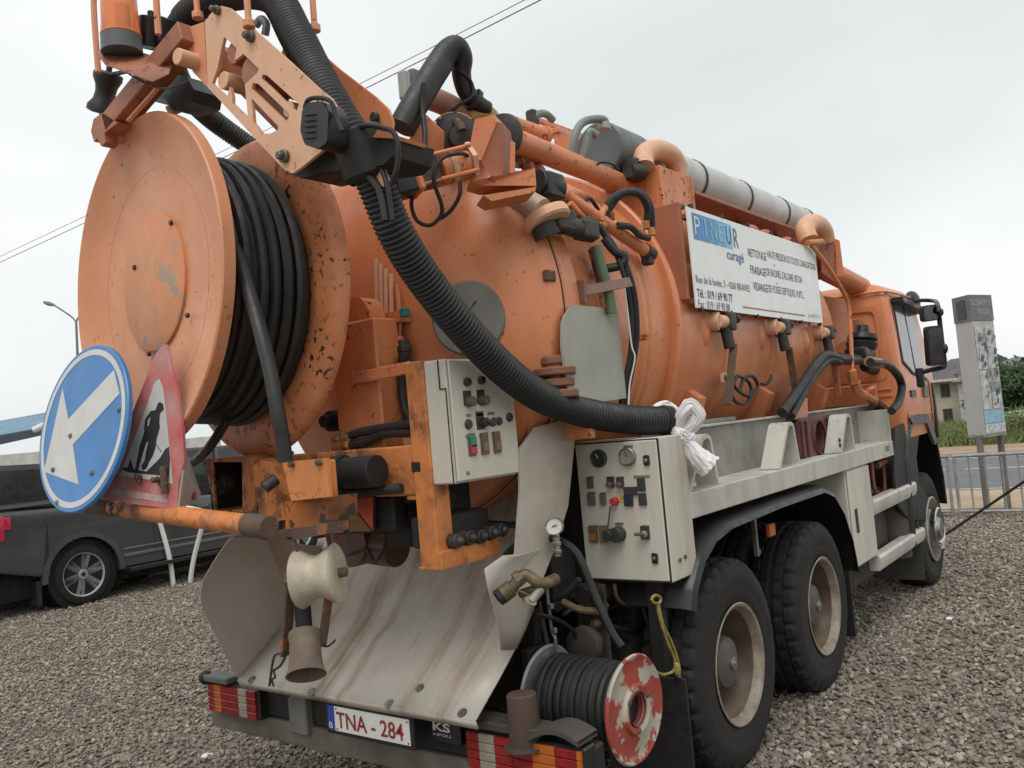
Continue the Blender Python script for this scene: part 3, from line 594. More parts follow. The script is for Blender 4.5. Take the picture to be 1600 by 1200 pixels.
# ------------------------------------------------------------------ black pickup, left
def pickup():
    P = Z(135, 945, 0); h = R(3); s = empty('pickup_truck', (P.x, P.y, 0), h)      # local: x forward, y left, origin under the right rear wheel face
    def side(pts, y0, y1, m, name, par=s, bev=0, ang=30, thick=0):
        b = B(); b.prism([(x, y0, z) for x, z in pts], (0, y1-y0, 0))
        if bev: bmesh.ops.bevel(b.bm, geom=[e for e in b.bm.edges if len(e.link_faces) == 2 and e.calc_face_angle(0) > .9 and abs((e.verts[0].co-e.verts[1].co).y) < .01], offset=bev, segments=3, affect='EDGES', profile=.5)
        return b.build(name, m, par, ang=ang)
    WB, RW = 3.7, .40; arch = lambda cx, r=.5: [(cx+r*math.cos(t), RW+r*math.sin(t)) for t in np.linspace(PI, 0, 14)]
    low = [(-1.12, .62), (-.50, .45)]+arch(0, .5)+[(.5, .40), (WB-.5, .40)]+arch(WB, .5)+[(WB+.5, .42), (WB+1.0, .5), (WB+1.05, .95), (WB+.85, 1.12), (WB-.75, 1.16), (WB-.8, 1.18), (-1.05, 1.36), (-1.14, 1.30)]
    side(low, -.02, 1.98, CARPAINT, 'body', bev=.05)
    for cx in (0, WB):                                   # flared arch lips
        b = B(); o = [Vector((cx+.56*math.cos(t), -.035, RW+.56*math.sin(t))) for t in np.linspace(PI*1.02, -.06, 18)]; i_ = [Vector((cx+.49*math.cos(t), -.035, RW+.49*math.sin(t))) for t in np.linspace(-.06, PI*1.02, 18)]
        b.prism(o+i_, (0, .05, 0)); b.build('arch_trim', CARPAINT, s)
        b = B(); b.lathe([(0, .47), (.45, .47)], (cx, .03, RW), (0, 1, 0), 24, True); b.build('wheel_well', mat('well_black', (.006, .006, .006), .9), s)
    # dark cap over the bed, cab glass, roof
    side([(-1.05, 1.37), (-1.03, 1.40), (1.30, 1.40), (1.32, 1.37)], .08, 1.88, PLASTIC, 'bed_cover', bev=.01)
    side([(1.42, 1.2), (1.46, 1.80), (1.62, 1.93), (2.7, 1.92), (3.3, 1.22)], .12, 1.84, GLASS_DK, 'cabin_glass', bev=.05)
    side([(1.45, 1.87), (1.62, 1.955), (2.66, 1.945), (2.8, 1.85), (1.5, 1.84)], .15, 1.81, CARPAINT, 'roof', bev=.02)
    for x0, x1 in ((1.42, 1.50), (2.2, 2.26)):
        b = B(); b.beam((x0, .1, 1.2), (x1, .14, 1.9), .05, .09, (0, 1, 0)); b.build('pillar', CARPAINT, s)
    b = B(); b.beam((2.80, .10, 1.86), (3.32, .06, 1.22), .05, .07, (0, 1, 0)); b.build('pillar', CARPAINT, s)
    b = B(); b.mm((-1.05, -.028, 1.365), (1.38, .04, 1.392), .01); b.build('bed_rail', mat('bed_rail_black', (.03, .03, .03), .3, coat=.5), s)
    for x in (1.03, 2.05, 3.0):
        b = B(); b.mm((x, -.0225, .5), (x+.012, -.015, 1.18), 0); b.build('door_gap', RUBBER, s)
    for z in (.62, .52):
        b = B(); b.mm((.56, -.035, z), (WB-.55, .0, z+.03 if z > .6 else z+.05), .01); b.build('trim_strip', mat('grey_trim', (.12, .12, .125), .35), s)
    b = B(); b.beam((.55, -.11, .36), (WB-.6, -.11, .36), .14, .05); b.build('running_board', PLASTIC, s)
    b = B(); b.box((2.95, -.16, 1.28), (.12, .22, .22), None, .05); b.build('mirror', CARPAINT, s)
    for x in (1.85, 2.85):
        b = B(); b.box((x, -.035, 1.06), (.2, .035, .04), None, .012); b.build('door_handle', CARPAINT, s)
    # tail lamp wraps round the corner
    b = B(); b.mm((-1.165, -.036, .98), (-.98, .14, 1.30), .02); b.mm((-.985, -.034, 1.12), (-.9, .02, 1.27), .012); tl = b.build('tail_lamp', mat('pickup_lamp_red', (.50, .02, .05), .2, coat=.6), s); 
    b = B(); b.mm((-1.19, .2, .62), (-1.12, 1.9, 1.28), .03); b.build('tailgate', CARPAINT, s)
    b = B(); b.mm((-1.38, .02, .48), (-1.13, 1.94, .72), .05); b.build('rear_bumper', PLASTIC, s)
    b = B(); b.cyl((-1.2, .3, .33), (-.75, .32, .33), .045, n=16); b.build('exhaust_pipe', DARKSTEEL, s)
    b = B(); b.mm((-.62, .0, .12), (-.56, .26, .42), .004); b.build('mud_flap', RUBBER, s)
    b = B(); b.mm((-1, .12, .20), (WB+.8, 1.85, .62), .05); b.build('underbody', mat('well_black', (.006, .006, .006), .9), s)
    def wheel(x, y, sgn):
        w = empty('wheel', (x, y, RW)); w.parent = s
        b = B(); b.lathe([(-.13, .285), (-.135, .31), (-.12, .37), (-.09, .396), (.09, .396), (.12, .37), (.13, .31), (.12, .285)], (0, 0, 0), (0, 1, 0), 48, False); b.build('tyre', TYRE, w)
        b = B(); b.lathe([(.12*sgn, .285), (.132*sgn, .297), (.12*sgn, .272), (.02*sgn, .26), (-.1*sgn, .25)], (0, 0, 0), (0, 1, 0), 40, False); rm = b.build('rim', ALLOY, w)
        b = B()
        for k in range(6):
            a = 2*PI*k/6+.3; d = Vector((math.cos(a), 0, math.sin(a))); t = Vector((-math.sin(a), 0, math.cos(a))); y0 = .10*sgn
            q = [d*.05+t*.038, d*.27+t*.062, d*.272+t*.008, d*.20+t*.004, d*.20-t*.004, d*.272-t*.008, d*.27-t*.062, d*.05-t*.038]
            b.prism([p+Vector((0, y0, 0)) for p in q], (0, -.04*sgn, 0))
        b.cyl((0, .108*sgn, 0), (0, .02*sgn, 0), .062, n=24); b.build('spokes', ALLOY, w)
        b = B(); b.cyl((0, .0*sgn, 0), (0, -.04*sgn, 0), .2, n=32); b.build('brake_disc', DARKSTEEL, w)
        b = B(); b.cyl((0, .116*sgn, 0), (0, .1*sgn, 0), .03, n=20); b.build('centre_cap', PLASTIC, w)
        b = B()
        for k in range(6):
            a = 2*PI*k/6+.8; b.cyl((.045*math.cos(a)*1.0, .112*sgn, .045*math.sin(a)), (.045*math.cos(a), .1*sgn, .045*math.sin(a)), .007, n=6)
        b.build('lug_nuts', DARKSTEEL, w)
    for x in (0, WB): wheel(x, .13, -1); wheel(x, 1.85, 1)
    tag(s, 'black pickup with alloy wheels parked behind the round blue sign', 'pickup')
pickup()

def suv():
    c = D(12, 760, 12.6); s = empty('parked_suv', (c.x, c.y, 0), R(8)); b = B()
    prof = rounded([Vector((-2.2, -.95, .45)), Vector((2.3, -.95, .45)), Vector((2.35, -.95, 1.0)), Vector((1.5, -.95, 1.12)), Vector((-2.25, -.95, 1.15))], .12); b.prism(prof, (0, 1.9, 0)); b.build('body', CARPAINT, s)
    b = B(); b.prism(rounded([Vector((-2.15, -.82, 1.12)), Vector((1.3, -.82, 1.12)), Vector((.55, -.82, 1.82)), Vector((-1.75, -.82, 1.88))], .22, 6), (0, 1.64, 0)); b.build('cabin_glass', GLASS_DK, s)
    b = B(); b.prism(rounded([Vector((-1.7, -.78, 1.84)), Vector((.5, -.78, 1.80)), Vector((.3, -.78, 1.90)), Vector((-1.5, -.78, 1.95))], .04), (0, 1.56, 0)); b.build('roof', CARPAINT, s)
    for x in (-1.35, 1.35):
        for y in (-.86, .86):
            b = B(); b.cyl((x, y-.11, .36), (x, y+.11, .36), .36, n=28); w = b.build('wheel', TYRE, s); b = B(); b.cyl((x, y-.12, .36), (x, y-.09, .36), .22, n=24); b.build('rim', ALLOY, w)
    tag(s, 'dark SUV parked just beyond the black pickup, mostly hidden', 'car')
suv()
# ================================================================== the vacuum truck (x forward, y left, z up, origin on the ground under the rear lamps)
TRUCK = tag(empty('vacuum_truck', (0, 0, 0)), 'large orange vacuum tanker truck with hose reel and boom parked on gravel', 'truck')
T = TRUCK
def part(b, name, m, par=None, **k): return b.build(name, m, par or T, **k)
# chassis -------------------------------------------------------------
for sy in (-.42, .42):
    b = B(); b.mm((.62, sy-.04, .78), (6.9, sy+.04, 1.06)); b.mm((.62, sy-.09, 1.045), (6.9, sy+.09, 1.07)); part(b, 'chassis_rail', CHASSIS)
for x in (1.0, 2.2, 3.6, 5.0):
    b = B(); b.mm((x, -.38, .82), (x+.1, .38, 1.02)); part(b, 'cross_member', CHASSIS)
b = B(); b.mm((1.0, -.75, 1.08), (4.9, .75, 1.42), .03); part(b, 'tank_subframe', CHASSIS)
b = B(); b.mm((.5, -.55, .50), (.72, .3, .95), .05); b.cyl((.85, -.6, .72), (.85, .5, .72), .14, n=24); b.mm((.5, -.3, .62), (1.1, -.15, .76)); part(b, 'rear_axle_gear', CHASSIS)
for xw in (1.4826, 2.8326):
    b = B(); b.cyl((xw, -1.0, .53), (xw, 1.0, .53), .09); b.ball((xw, 0, .53), .26, (1, 1, .95)); part(b, 'axle', CHASSIS)
# rear under-run beam, lamp carrier ------------------------------------
b = B(); b.mm((.05, -1.24, .345), (.17, 1.27, .455), .012); part(b, 'underrun_bar', mat('muddy_bar', (.16, .145, .12), .75, base2=(.09, .08, .066), vscale=6, dirt=.7, dscale=5, bump=.15))
b = B(); b.mm((.06, -1.22, .46), (.14, 1.22, .60), .01); part(b, 'lamp_carrier', CHASSIS)
b = B(); b.mm((.02, .42, .42), (.10, .555, .595), .006); part(b, 'carrier_bracket', mat('grey_bracket', (.16, .155, .14), .6, dirt=.6))
def tail_lamp(y0, y1, order):
    """order: list of (share, material) from y0 to y1"""
    t = empty('tail_lamp', (0, 0, 0)); t.parent = T
    b = B(); b.mm((.004, min(y0, y1)-.012, .452), (.085, max(y0, y1)+.012, .612), .008); part(b, 'lamp_housing', PLASTIC, t)
    tot = sum(s for s, _ in order); y = y0
    for s, m in order:
        yn = y+(y1-y0)*s/tot; b = B()
        for k in range(4):
            z0 = .459+k*.0365; a, c = min(y, yn)+.001, max(y, yn)-.001
            b.prism([(-.006, a, z0), (-.009, a, z0+.004), (-.009, a, z0+.031), (-.006, a, z0+.0345), (.02, a, z0+.0345), (.02, a, z0)], (0, c-a, 0))
        part(b, 'lamp_lens', m, t); y = yn
tail_lamp(1.195, .78, [(.13, RED_LENS), (.15, ORANGE_LENS), (.37, RED_LENS), (.17, CLEAR_LENS), (.18, RED_LENS)])
tail_lamp(-1.205, -.64, [(.04, ORANGE_LENS), (.18, RED_LENS), (.2, ORANGE_LENS), (.18, RED_LENS), (.16, RED_LENS), (.15, CLEAR_LENS), (.12, RED_LENS)])
# number plate ----------------------------------------------------------
pl = empty('number_plate', (0, 0, 0)); pl.parent = T; px_ = -.078; yc, zc_ = -.125, .582
b = B(); b.mm((px_+.006, yc-.28, zc_-.075), (px_+.02, yc+.28, zc_+.07), .003); part(b, 'plate_holder', PLASTIC, pl)
b = B(); b.mm((px_, yc-.26, zc_-.055), (px_+.005, yc+.215, zc_+.055), .001); part(b, 'plate_face', WHITE, pl)
b = B(); b.mm((px_, yc+.216, zc_-.055), (px_+.005, yc+.26, zc_+.055), .001); part(b, 'plate_band', BLUE_BAND, pl)
text('TNA - 284', (px_-.001, yc+.20, zc_-.036), (0, -1, 0), (0, 0, 1), .072, PLATE_RED, pl, width=.425, bold=.012)
text('B', (px_-.001, yc+.252, zc_-.045), (0, -1, 0), (0, 0, 1), .028, WHITE, pl, width=.024)
b = B()
for yy in (yc-.25, yc+.2):
    for zz in (-.045, .045): b.cyl((px_-.003, yy, zc_+zz), (px_+.002, yy, zc_+zz), .004, n=8, ch=.0005)
part(b, 'plate_screws', DARKSTEEL, pl, kind='stuff')
# maker's mark under the apron, right of the plate
mk = X(684, 1140, .02); text('KS', (.012, mk.y+.02, mk.z), (0, -1, 0), (0, 0, 1), .035, SIGNWHITE, T, width=.10, bold=.03); text('KIPOLI', (.012, mk.y+.02, mk.z-.022), (0, -1, 0), (0, 0, 1), .012, SIGNWHITE, T, width=.10)
b = B(); b.mm((.015, mk.y-.13, mk.z-.05), (.05, mk.y+.06, mk.z+.07)); part(b, 'badge_plate', PLASTIC)
# stepped corner pieces above the lamps
b = B(); b.mm((-.02, -1.02, .625), (.10, -.55, .66), .006); part(b, 'rear_step', mat('rust_edge_step', (.05, .04, .033), .7, dirt=.5))
pts = [X(742, 1105, .05), X(890, 1128, .05), X(910, 1140, .05), X(925, 1150, .05)]
b = B(); rows = []
for i in range(9):
    y = -.97-.03*i; z = .635+.045*math.sin(i/8*PI*.9); rows.append([Vector((-.03, y, z)), Vector((.11, y, z)), Vector((.11, y, z-.02)), Vector((-.03, y, z-.02))])
b.grid(rows, True); part(b, 'mud_deflector', mat('dull_flap', (.06, .055, .048), .6, dirt=.5))
b = B(); p = X(341, 1057, .0); b.box((.02, 1.10, .635), (.1, .22, .035), None, .012); part(b, 'lamp_visor', mat('grey_rubber', (.13, .14, .135), .6, dirt=.5)); b = B(); b.ball((.0, 1.215, .63), .04, (1, 1, 1)); part(b, 'visor_knob', RUBBER)
# wheels ----------------------------------------------------------------
def tyre_mesh(R0, w, n=160, face=-1):
    """tread blocks with lateral grooves; sidewall towards y*face"""
    b = B(); prof = []   # (y, r, grooved)
    h = w/2
    prof = [(-h+.012, .292, 0), (-h-.004, .31, 0), (-h-.012, .36, 0), (-h-.010, .40, 0), (-h-.013, .408, 0), (-h-.008, .455, 0), (-h+.002, R0-.045, 0), (-h+.008, R0-.025, 1), (-h+.022, R0-.006, 1), (-h+.06, R0, 1), (-h+.066, R0-.014, 0), (-h+.074, R0-.014, 0), (-h+.08, R0, .6), (-.02, R0+.003, .6), (-.012, R0-.012, 0), (.012, R0-.012, 0), (.02, R0+.003, .6)]
    prof += [(-a, r, g) for a, r, g in prof[:13][::-1]]
    rows = []
    for k in range(n):
        a = 2*PI*k/n; row = []
        for y, r, g in prof:
            gr = (k % 5 in (0,)) if g == 1 else (((k+2) % 5) in (0,) if g else False)
            rr = r-(.020*g if gr else 0); row.append(Vector((rr*math.cos(a), y, rr*math.sin(a))))
        rows.append(row)
    rows.append(None); rows = rows[:-1]
    vs = [[b.bm.verts.new(p) for p in r] for r in rows]
    for i in range(n):
        for k in range(len(prof)-1): b.bm.faces.new((vs[i][k], vs[i][k+1], vs[(i+1) % n][k+1], vs[(i+1) % n][k]))
    return b
def rear_wheel(x, y, sgn, detail=True):
    w = empty('wheel', (x, y, .53)); w.parent = T        # y is the middle of the outer tyre; sgn -1 = right side
    t = tyre_mesh(.53, .29, 160 if detail else 60).build('tyre', TYRE, w, ang=40)
    t2 = t.copy(); COL.objects.link(t2); t2.parent = w; t2.location = (0, -.335*sgn, 0)
    s = sgn
    b = B(); b.lathe([(.148*s, .292), (.156*s, .305), (.160*s, .300), (.154*s, .286), (.14*s, .278), (.11*s, .268)], (0, 0, 0), (0, 1, 0), 64, False); part(b, 'rim_edge', RIMEDGE, w)
    b = B(); b.lathe([(.11*s, .268), (.06*s, .262), (.03*s, .245), (-.10*s, .24), (-.135*s, .232), (-.145*s, .20), (-.145*s, .135), (-.15*s, .10)], (0, 0, 0), (0, 1, 0), 64, False); part(b, 'rim', RIMPAINT, w)
    b = B(); b.lathe([(-.16*s, .165), (-.03*s, .165), (-.015*s, .155), (-.01*s, .138), (.06*s, .134), (.085*s, .122), (.098*s, .09), (.104*s, .075), (.106*s, .0)], (0, 0, 0), (0, 1, 0), 36, True); hb = part(b, 'hub', mat('dusty_hub', (.085, .085, .082), .6, vscale=9, dirt=.6, dirt_col=(.10, .07, .045)), w)
    b = B(); b.cyl((0, .10*s, 0), (0, .124*s, 0), .032, n=20); b.cyl((0, .12*s, 0), (0, .13*s, 0), .016, n=12); part(b, 'hub_cap', STEEL, hb)
    b = B(); b.cyl((0, -.12*s, 0), (0, -.10*s, 0), .012, n=6); nut0 = None
    b = B()
    for k in range(10):
        a = 2*PI*k/10+.2; c = Vector((.148*math.cos(a), -.022*s, .148*math.sin(a)))
        if nut0 is None:
            q = B(); q.cyl((0, 0, 0), (0, .04*s, 0), .014, n=6); nut0 = part(q, 'wheel_nut', DARKSTEEL, w); nut0.location = c
        else: o = nut0.copy(); COL.objects.link(o); o.parent = w; o.location = c
    b.bm.free()
    return w
WX = 1.4826
for x in (WX, WX+1.35): rear_wheel(x, -1.055, -1); 
for x in (WX, WX+1.35): rear_wheel(x, 1.055, 1, False)
def front_wheel(x, y, s):
    w = empty('wheel', (x, y, .53)); w.parent = T
    part(tyre_mesh(.53, .29), 'tyre', TYRE, w, ang=40)
    b = B(); b.lathe([(.148*s, .292), (.17*s, .30), (.175*s, .285), (.10*s, .27), (.08*s, .24), (.10*s, .20), (.16*s, .17), (.17*s, .11)], (0, 0, 0), (0, 1, 0), 48, False); part(b, 'rim', mat('light_rim', (.36, .345, .31), .5, vscale=6, dirt=.5, dirt_col=(.15, .12, .09)), w)
    b = B(); b.lathe([(.10*s, .13), (.2*s, .12), (.235*s, .09), (.24*s, 0)], (0, 0, 0), (0, 1, 0), 24); part(b, 'hub', STEEL, w)
    b = B(); b.lathe([(.172*s, .185), (.215*s, .20), (.225*s, .185), (.18*s, .16)], (0, 0, 0), (0, 1, 0), 40, False); part(b, 'nut_ring', CHROME, w)
    nut0 = None
    for k in range(10):
        a = 2*PI*k/10; c = Vector((.16*math.cos(a), .165*s, .16*math.sin(a)))
        if nut0 is None: q = B(); q.cyl((0, 0, 0), (0, .045*s, 0), .014, n=6); nut0 = part(q, 'wheel_nut', CHROME, w); nut0.location = c
        else: o = nut0.copy(); COL.objects.link(o); o.parent = w; o.location = c
front_wheel(6.14, -1.02, -1); front_wheel(6.14, 1.02, 1)
# fenders over the tandem -------------------------------------------------
prof = [(.94, .92), (.98, 1.02), (1.09, 1.135), (1.24, 1.21), (1.45, 1.25), (2.2, 1.265), (2.95, 1.262), (3.16, 1.20), (3.33, 1.06), (3.46, .85), (3.52, .62)]
def fender(s):
    b = B(); rows = []
    P = []
    for i in range(len(prof)-1):
        for k in range(4):
            t = k/4; P.append(tuple(prof[i][j]*(1-t)+prof[i+1][j]*t for j in (0, 1)))
    P.append(prof[-1]); cxz = Vector((2.15, .3))
    for x, z in P:
        n = Vector((x-2.15 if abs(x-2.15) > .9 else 0, .55 if abs(x-2.15) < .9 else (z-.35)*1.2)); n = Vector((n[0], n[1])).normalized()
        o = lambda y, d: Vector((x+n[0]*d, y*s, z+n[1]*d))
        rows.append([o(.62, .02), o(1.10, .025), o(1.19, .02), o(1.235, 0), o(1.25, -.03), o(1.245, -.034), o(1.22, -.004), o(1.10, .008), o(.62, .003)])
    b.grid(rows); b.grid([list(rows[0]), list(rows[0])[::-1]]) if False else None
    b.bm.faces.new([b.bm.verts.new(p) for p in rows[0]]); b.bm.faces.new([b.bm.verts.new(p) for p in rows[-1]])
    part(b, 'fender', PLASTIC)
fender(-1); fender(1)
b = B(); b.mm((1.95, -1.17, .99), (1.97, -1.14, 1.25)); b.mm((1.965, -1.175, 1.0), (1.975, -1.14, 1.03)); part(b, 'marker_stem', STEEL)
q = Y(1204, 828, -1.16); b = B(); b.box(q, (.085, .03, .075), None, .006); part(b, 'side_marker', ORANGE_LENS)
# dark inner wheel-house so no daylight shows between the wheels
b = B(); b.mm((.95, -.64, .55), (3.5, -.60, 1.25), 0); part(b, 'inner_guard', CHASSIS)
# mud flap behind the rear wheel
b = B(); b.mm((.885, -1.2, .12), (.90, -.75, .62)); part(b, 'mud_flap', RUBBER)
b = B(); b.mm((3.52, -1.17, .16), (3.535, -.8, .62)); part(b, 'mud_flap', RUBBER)
# tank --------------------------------------------------------------------
ZC, RT_ = 2.352, .95
tank = empty('tank', (0, 0, 0)); tank.parent = T
b = B(); pr = [(.53, RT_), (4.5, RT_)]+[(4.5+.28*math.sin(t), RT_*math.cos(t)**.8) for t in np.linspace(.12, 1.5, 9)]
b.lathe(pr, (0, 0, ZC), (1, 0, 0), 96); part(b, 'shell', ORANGE_TANK, tank, ang=50)
def ring(x, w, r, name='ring', m=None, ch=.012):
    b = B(); b.lathe([(x-w/2, RT_-.01), (x-w/2, r-ch), (x-w/2+ch, r), (x+w/2-ch, r), (x+w/2, r-ch), (x+w/2, RT_-.01)], (0, 0, ZC), (1, 0, 0), 96, False); return part(b, name, m or ORANGE_TANK, tank)
ring(.60, .13, .972, 'door_flange'); ring(1.30, .05, .962); ring(1.37, .035, .962); ring(1.62, .05, 1.0, 'stiffener'); ring(2.35, .07, .958); ring(3.15, .07, .962); ring(3.95, .07, .958)
door = empty('rear_door', (0, 0, 0)); door.parent = T
b = B(); pd = [(.525, .965), (.44, .965), (.428, .955), (.418, .935), (.37, .90), (.31, .82), (.26, .70), (.22, .55), (.195, .36), (.182, .18), (.178, 0)]
b.lathe(pd, (0, 0, ZC), (1, 0, 0), 96); part(b, 'dome', ORANGE_TANK, door, ang=60)
b = B(); b.lathe([(.526, .93), (.526, .968), (.532, .968), (.532, .93)], (0, 0, ZC), (1, 0, 0), 96, False); part(b, 'seal', RUBBER, door)
# small square stiffener boss on the flange, chips and a grey round plate on the dome
q = X(733, 497, .235); nrm = Vector((-.88, -.46, .06)).normalized(); b = B(); b.lathe([(0, .165), (.012, .168), (.02, .16), (.02, 0)], q-nrm*.005, nrm, 48); pm = part(b, 'round_plate', mat('grey_plate', (.16, .155, .135), .5, dirt=.35, dscale=6), door)
b = B(); b.beam(q+nrm*.014+Vector((.0, .02, .0)), q+nrm*.014+Vector((.02, -.035, .07)), .012, .004); part(b, 'plate_slot', RUBBER, pm)
for (px, py) in ((854, 432),):
    q = Y(px, py, -.94); b = B(); b.box(q+Vector((0, -.015, 0)), (.07, .03, .05), None, .006); part(b, 'hinge_lug', RUST, tank)
# ================================================================== rear end
# stained apron (chute) under the door, with side walls
P = [(-.10, .690), (.08, .815), (.27, .958), (.40, 1.11), (.51, 1.26), (.65, 1.50), (.777, 1.74)]
b = B(); ys = np.linspace(.78, -.78, 15)
rows = [[Vector((x, y, z)) for y in ys] for x, z in P]; b.grid(rows); ap = part(b, 'apron', APRON, thick=.006)
b = B(); b.grid([[Vector((-.10, y, .690)) for y in ys], [Vector((-.085, y, .655)) for y in ys]]); part(b, 'apron_lip', APRON, ap, thick=.006)
wl = B(); y = .7815
out = [Y(318, 955, y), Y(312, 930, y), Y(318, 905, y), Y(340, 868, y), Y(362, 838, y)]
fold = [Vector((x, y, z)) for x, z in P]
wl.prism(rounded([fold[0]]+out+[fold[4], fold[3], fold[2], fold[1]], .03), (0, .006, 0)); part(wl, 'apron_wing', APRON, ap)
wr = B(); y = -.7815; yo = -.862
out = [Y(783, 1016, -.80), Y(780, 982, -.83), Y(764, 925, yo), Y(757, 889, yo), Y(786, 868, yo), Y(815, 866, yo)]
inn = [Vector((.20, y, .90)), Vector((.27, y, .958)), Vector((.34, y, 1.03)), Vector((.40, y, 1.11)), Vector((.47, y, 1.20)), Vector((.52, y, 1.29))]
vs_ = wr.grid([[a.lerp(e, k/5)+Vector((0, -.018*math.sin(PI*k/5), 0)) for k in range(6)] for a, e in zip(out, inn)]); part(wr, 'apron_wing', APRON, ap, thick=.006)
rv = None
for px, py in ((394, 1063), (488, 1082), (608, 1100), (656, 1076), (723, 1115)):
    # on the sloped sheet
    best = min(((P[i], P[i+1]) for i in range(1)), key=lambda s: 0); (x0, z0), (x1, z1) = best
    d = ray(px, py); n = Vector((-(z1-z0), 0, x1-x0)); t = (Vector((x0, 0, z0))-CAM).dot(n)/d.dot(n); q = CAM+d*t; n.normalize()
    b = B(); b.lathe([(0, .022), (.004, .022), (.005, .012), (.010, .010), (.011, 0)], q+n*.002, n, 20); part(b, 'apron_bolt', STEEL, ap)
# side panel continuing up between the two control boxes
b = B(); b.prism([Y(u, v, -.84) for u, v in ((812, 700), (836, 668), (893, 652), (898, 690), (888, 790), (870, 850), (848, 905), (822, 940), (803, 905), (806, 852), (812, 770))], (0, .008, 0)); part(b, 'side_plate', APRON)
# orange cross beam, posts, brackets ------------------------------------
b = B(); b.mm((-.15, -.610, 1.589), (-.06, .53, 1.797), .008); part(b, 'cross_beam', ORANGE_WORN)
b = B(); b.mm((-.162, -.714, 1.292), (-.06, -.613, 2.133), .006); part(b, 'post', ORANGE_WORN)
b = B(); b.mm((-.17, -.737, 1.297), (.20, -.714, 1.367), .004); b.mm((-.17, -.737, 1.294), (.20, -.61, 1.304), .002); part(b, 'foot_bracket', ORANGE_WORN)
b = B(); b.mm((-.147, -.64, 1.572), (-.055, -.55, 1.588)); part(b, 'beam_seam', ORANGE_WORN)
b = B(); b.beam(X(552, 592, -.04), X(641, 574, -.14), .012, .052); part(b, 'stay_bar', ORANGE)
# column with rounded head behind the reel
col = empty('reel_column', (0, 0, 0)); col.parent = T
b = B(); cq0, cq1 = X(529, 690, -.03), X(600, 690, -.03); b.mm((-.03, cq1.y, 1.79), (.12, cq0.y, X(560, 500, -.03).z), .01); part(b, 'column', ORANGE, col)
b = B(); hz_ = X(560, 500, -.03).z; hy_ = (cq0.y*.45+cq1.y*.55); hd = [Vector((-.01, hy_+.085*math.cos(t), hz_+.11*math.sin(t))) for t in np.linspace(0, PI, 14)]; b.prism(hd, (.10, 0, 0)); part(b, 'column_head', ORANGE, col)
b = B(); b.prism([X(u, v, .05) for u, v in ((583, 525), (592, 572), (600, 590), (601, 640), (586, 625))], (.015, 0, 0)); b.prism([X(u, v, .06) for u, v in ((588, 590), (600, 590), (603, 648), (586, 625))], (.012, 0, 0)); part(b, 'gusset', ORANGE_PALE, col)
b = B(); hu = X(514, 658, .02); b.cyl(hu, hu+Vector((.1, 0, 0)), .05); b.cyl(hu-Vector((.04, 0, 0)), hu, .03); part(b, 'hose_union', RUBBER, col)
# hydraulic pipes in front of the dome
mf = empty('valve_manifold', (0, 0, 0)); mf.parent = T
p0 = X(575, 500, .12); p1 = X(628, 490, .12)
b = B(); b.prism([X(572, 495, .12), X(626, 484, .12), X(626, 502, .12), X(580, 512, .12)], (.07, 0, 0)); part(b, 'manifold_plate', ORANGE, mf)
b = B(); b.mm((.09, p1.y-.045, p1.z-.02), (.13, p1.y-.01, p1.z+.02)); part(b, 'manifold_block', mat('teal_block', (.02, .22, .17), .4), mf)
for k, (u0, v0, u1, v1) in enumerate(((588, 405, 590, 492), (595, 412, 597, 491), (603, 420, 604, 490), (611, 428, 612, 488), (620, 445, 624, 487))):
    b = B(); b.tube([X(u0, v0, .16), X(u1, v1, .15), X(u1, v1+40, .15)], .011, 8, 2); part(b, 'hydraulic_pipe', ORANGE_PALE if k < 4 else ORANGE, mf)
for k, (u, v, r_) in enumerate(((590, 545, .02), (604, 535, .024), (613, 520, .02), (623, 540, .027), (631, 545, .026), (598, 550, .024))):
    q = X(u, v, .13); b = B(); b.cyl(q-Vector((0, 0, .05)), q+Vector((0, 0, .04)), r_, n=10); b.cyl(q-Vector((0, 0, .015)), q+Vector((0, 0, .015)), r_*1.35, n=6); part(b, 'valve', ORANGE if k % 2 else DARKSTEEL, mf)
for k, pts in enumerate(([(608, 560), (600, 600), (602, 640), (628, 668), (650, 680)], [(616, 560), (614, 600), (618, 640), (640, 668)], [(630, 555), (628, 590), (634, 640), (648, 660)], [(596, 560), (592, 600), (596, 650), (612, 676)])):
    b = B(); b.tube([X(u, v, .13-.02*k) for u, v in pts], .023, 10, 6); part(b, 'hydraulic_hose', HOSE, mf)
for pts in ([(527, 688), (560, 676), (605, 668), (646, 662)], [(528, 697), (565, 692), (600, 678), (646, 676)]):
    b = B(); b.tube([X(u, v, -.08) for u, v in pts], .021, 10, 6); part(b, 'hydraulic_hose', HOSE, mf)
for v in (686, 697):
    b = B(); b.cyl(X(523, v, -.08), X(549, v-3, -.08), .025, n=12); b.cyl(X(530, v, -.08), X(536, v-1, -.08), .031, n=6); part(b, 'hose_coupling', ORANGE_WORN, mf)
b = B(); b.prism([X(640, 655, .09), X(648, 700, .09), X(610, 690, .09)], (.01, 0, 0)); part(b, 'guard_plate', ORANGE_PALE, mf)
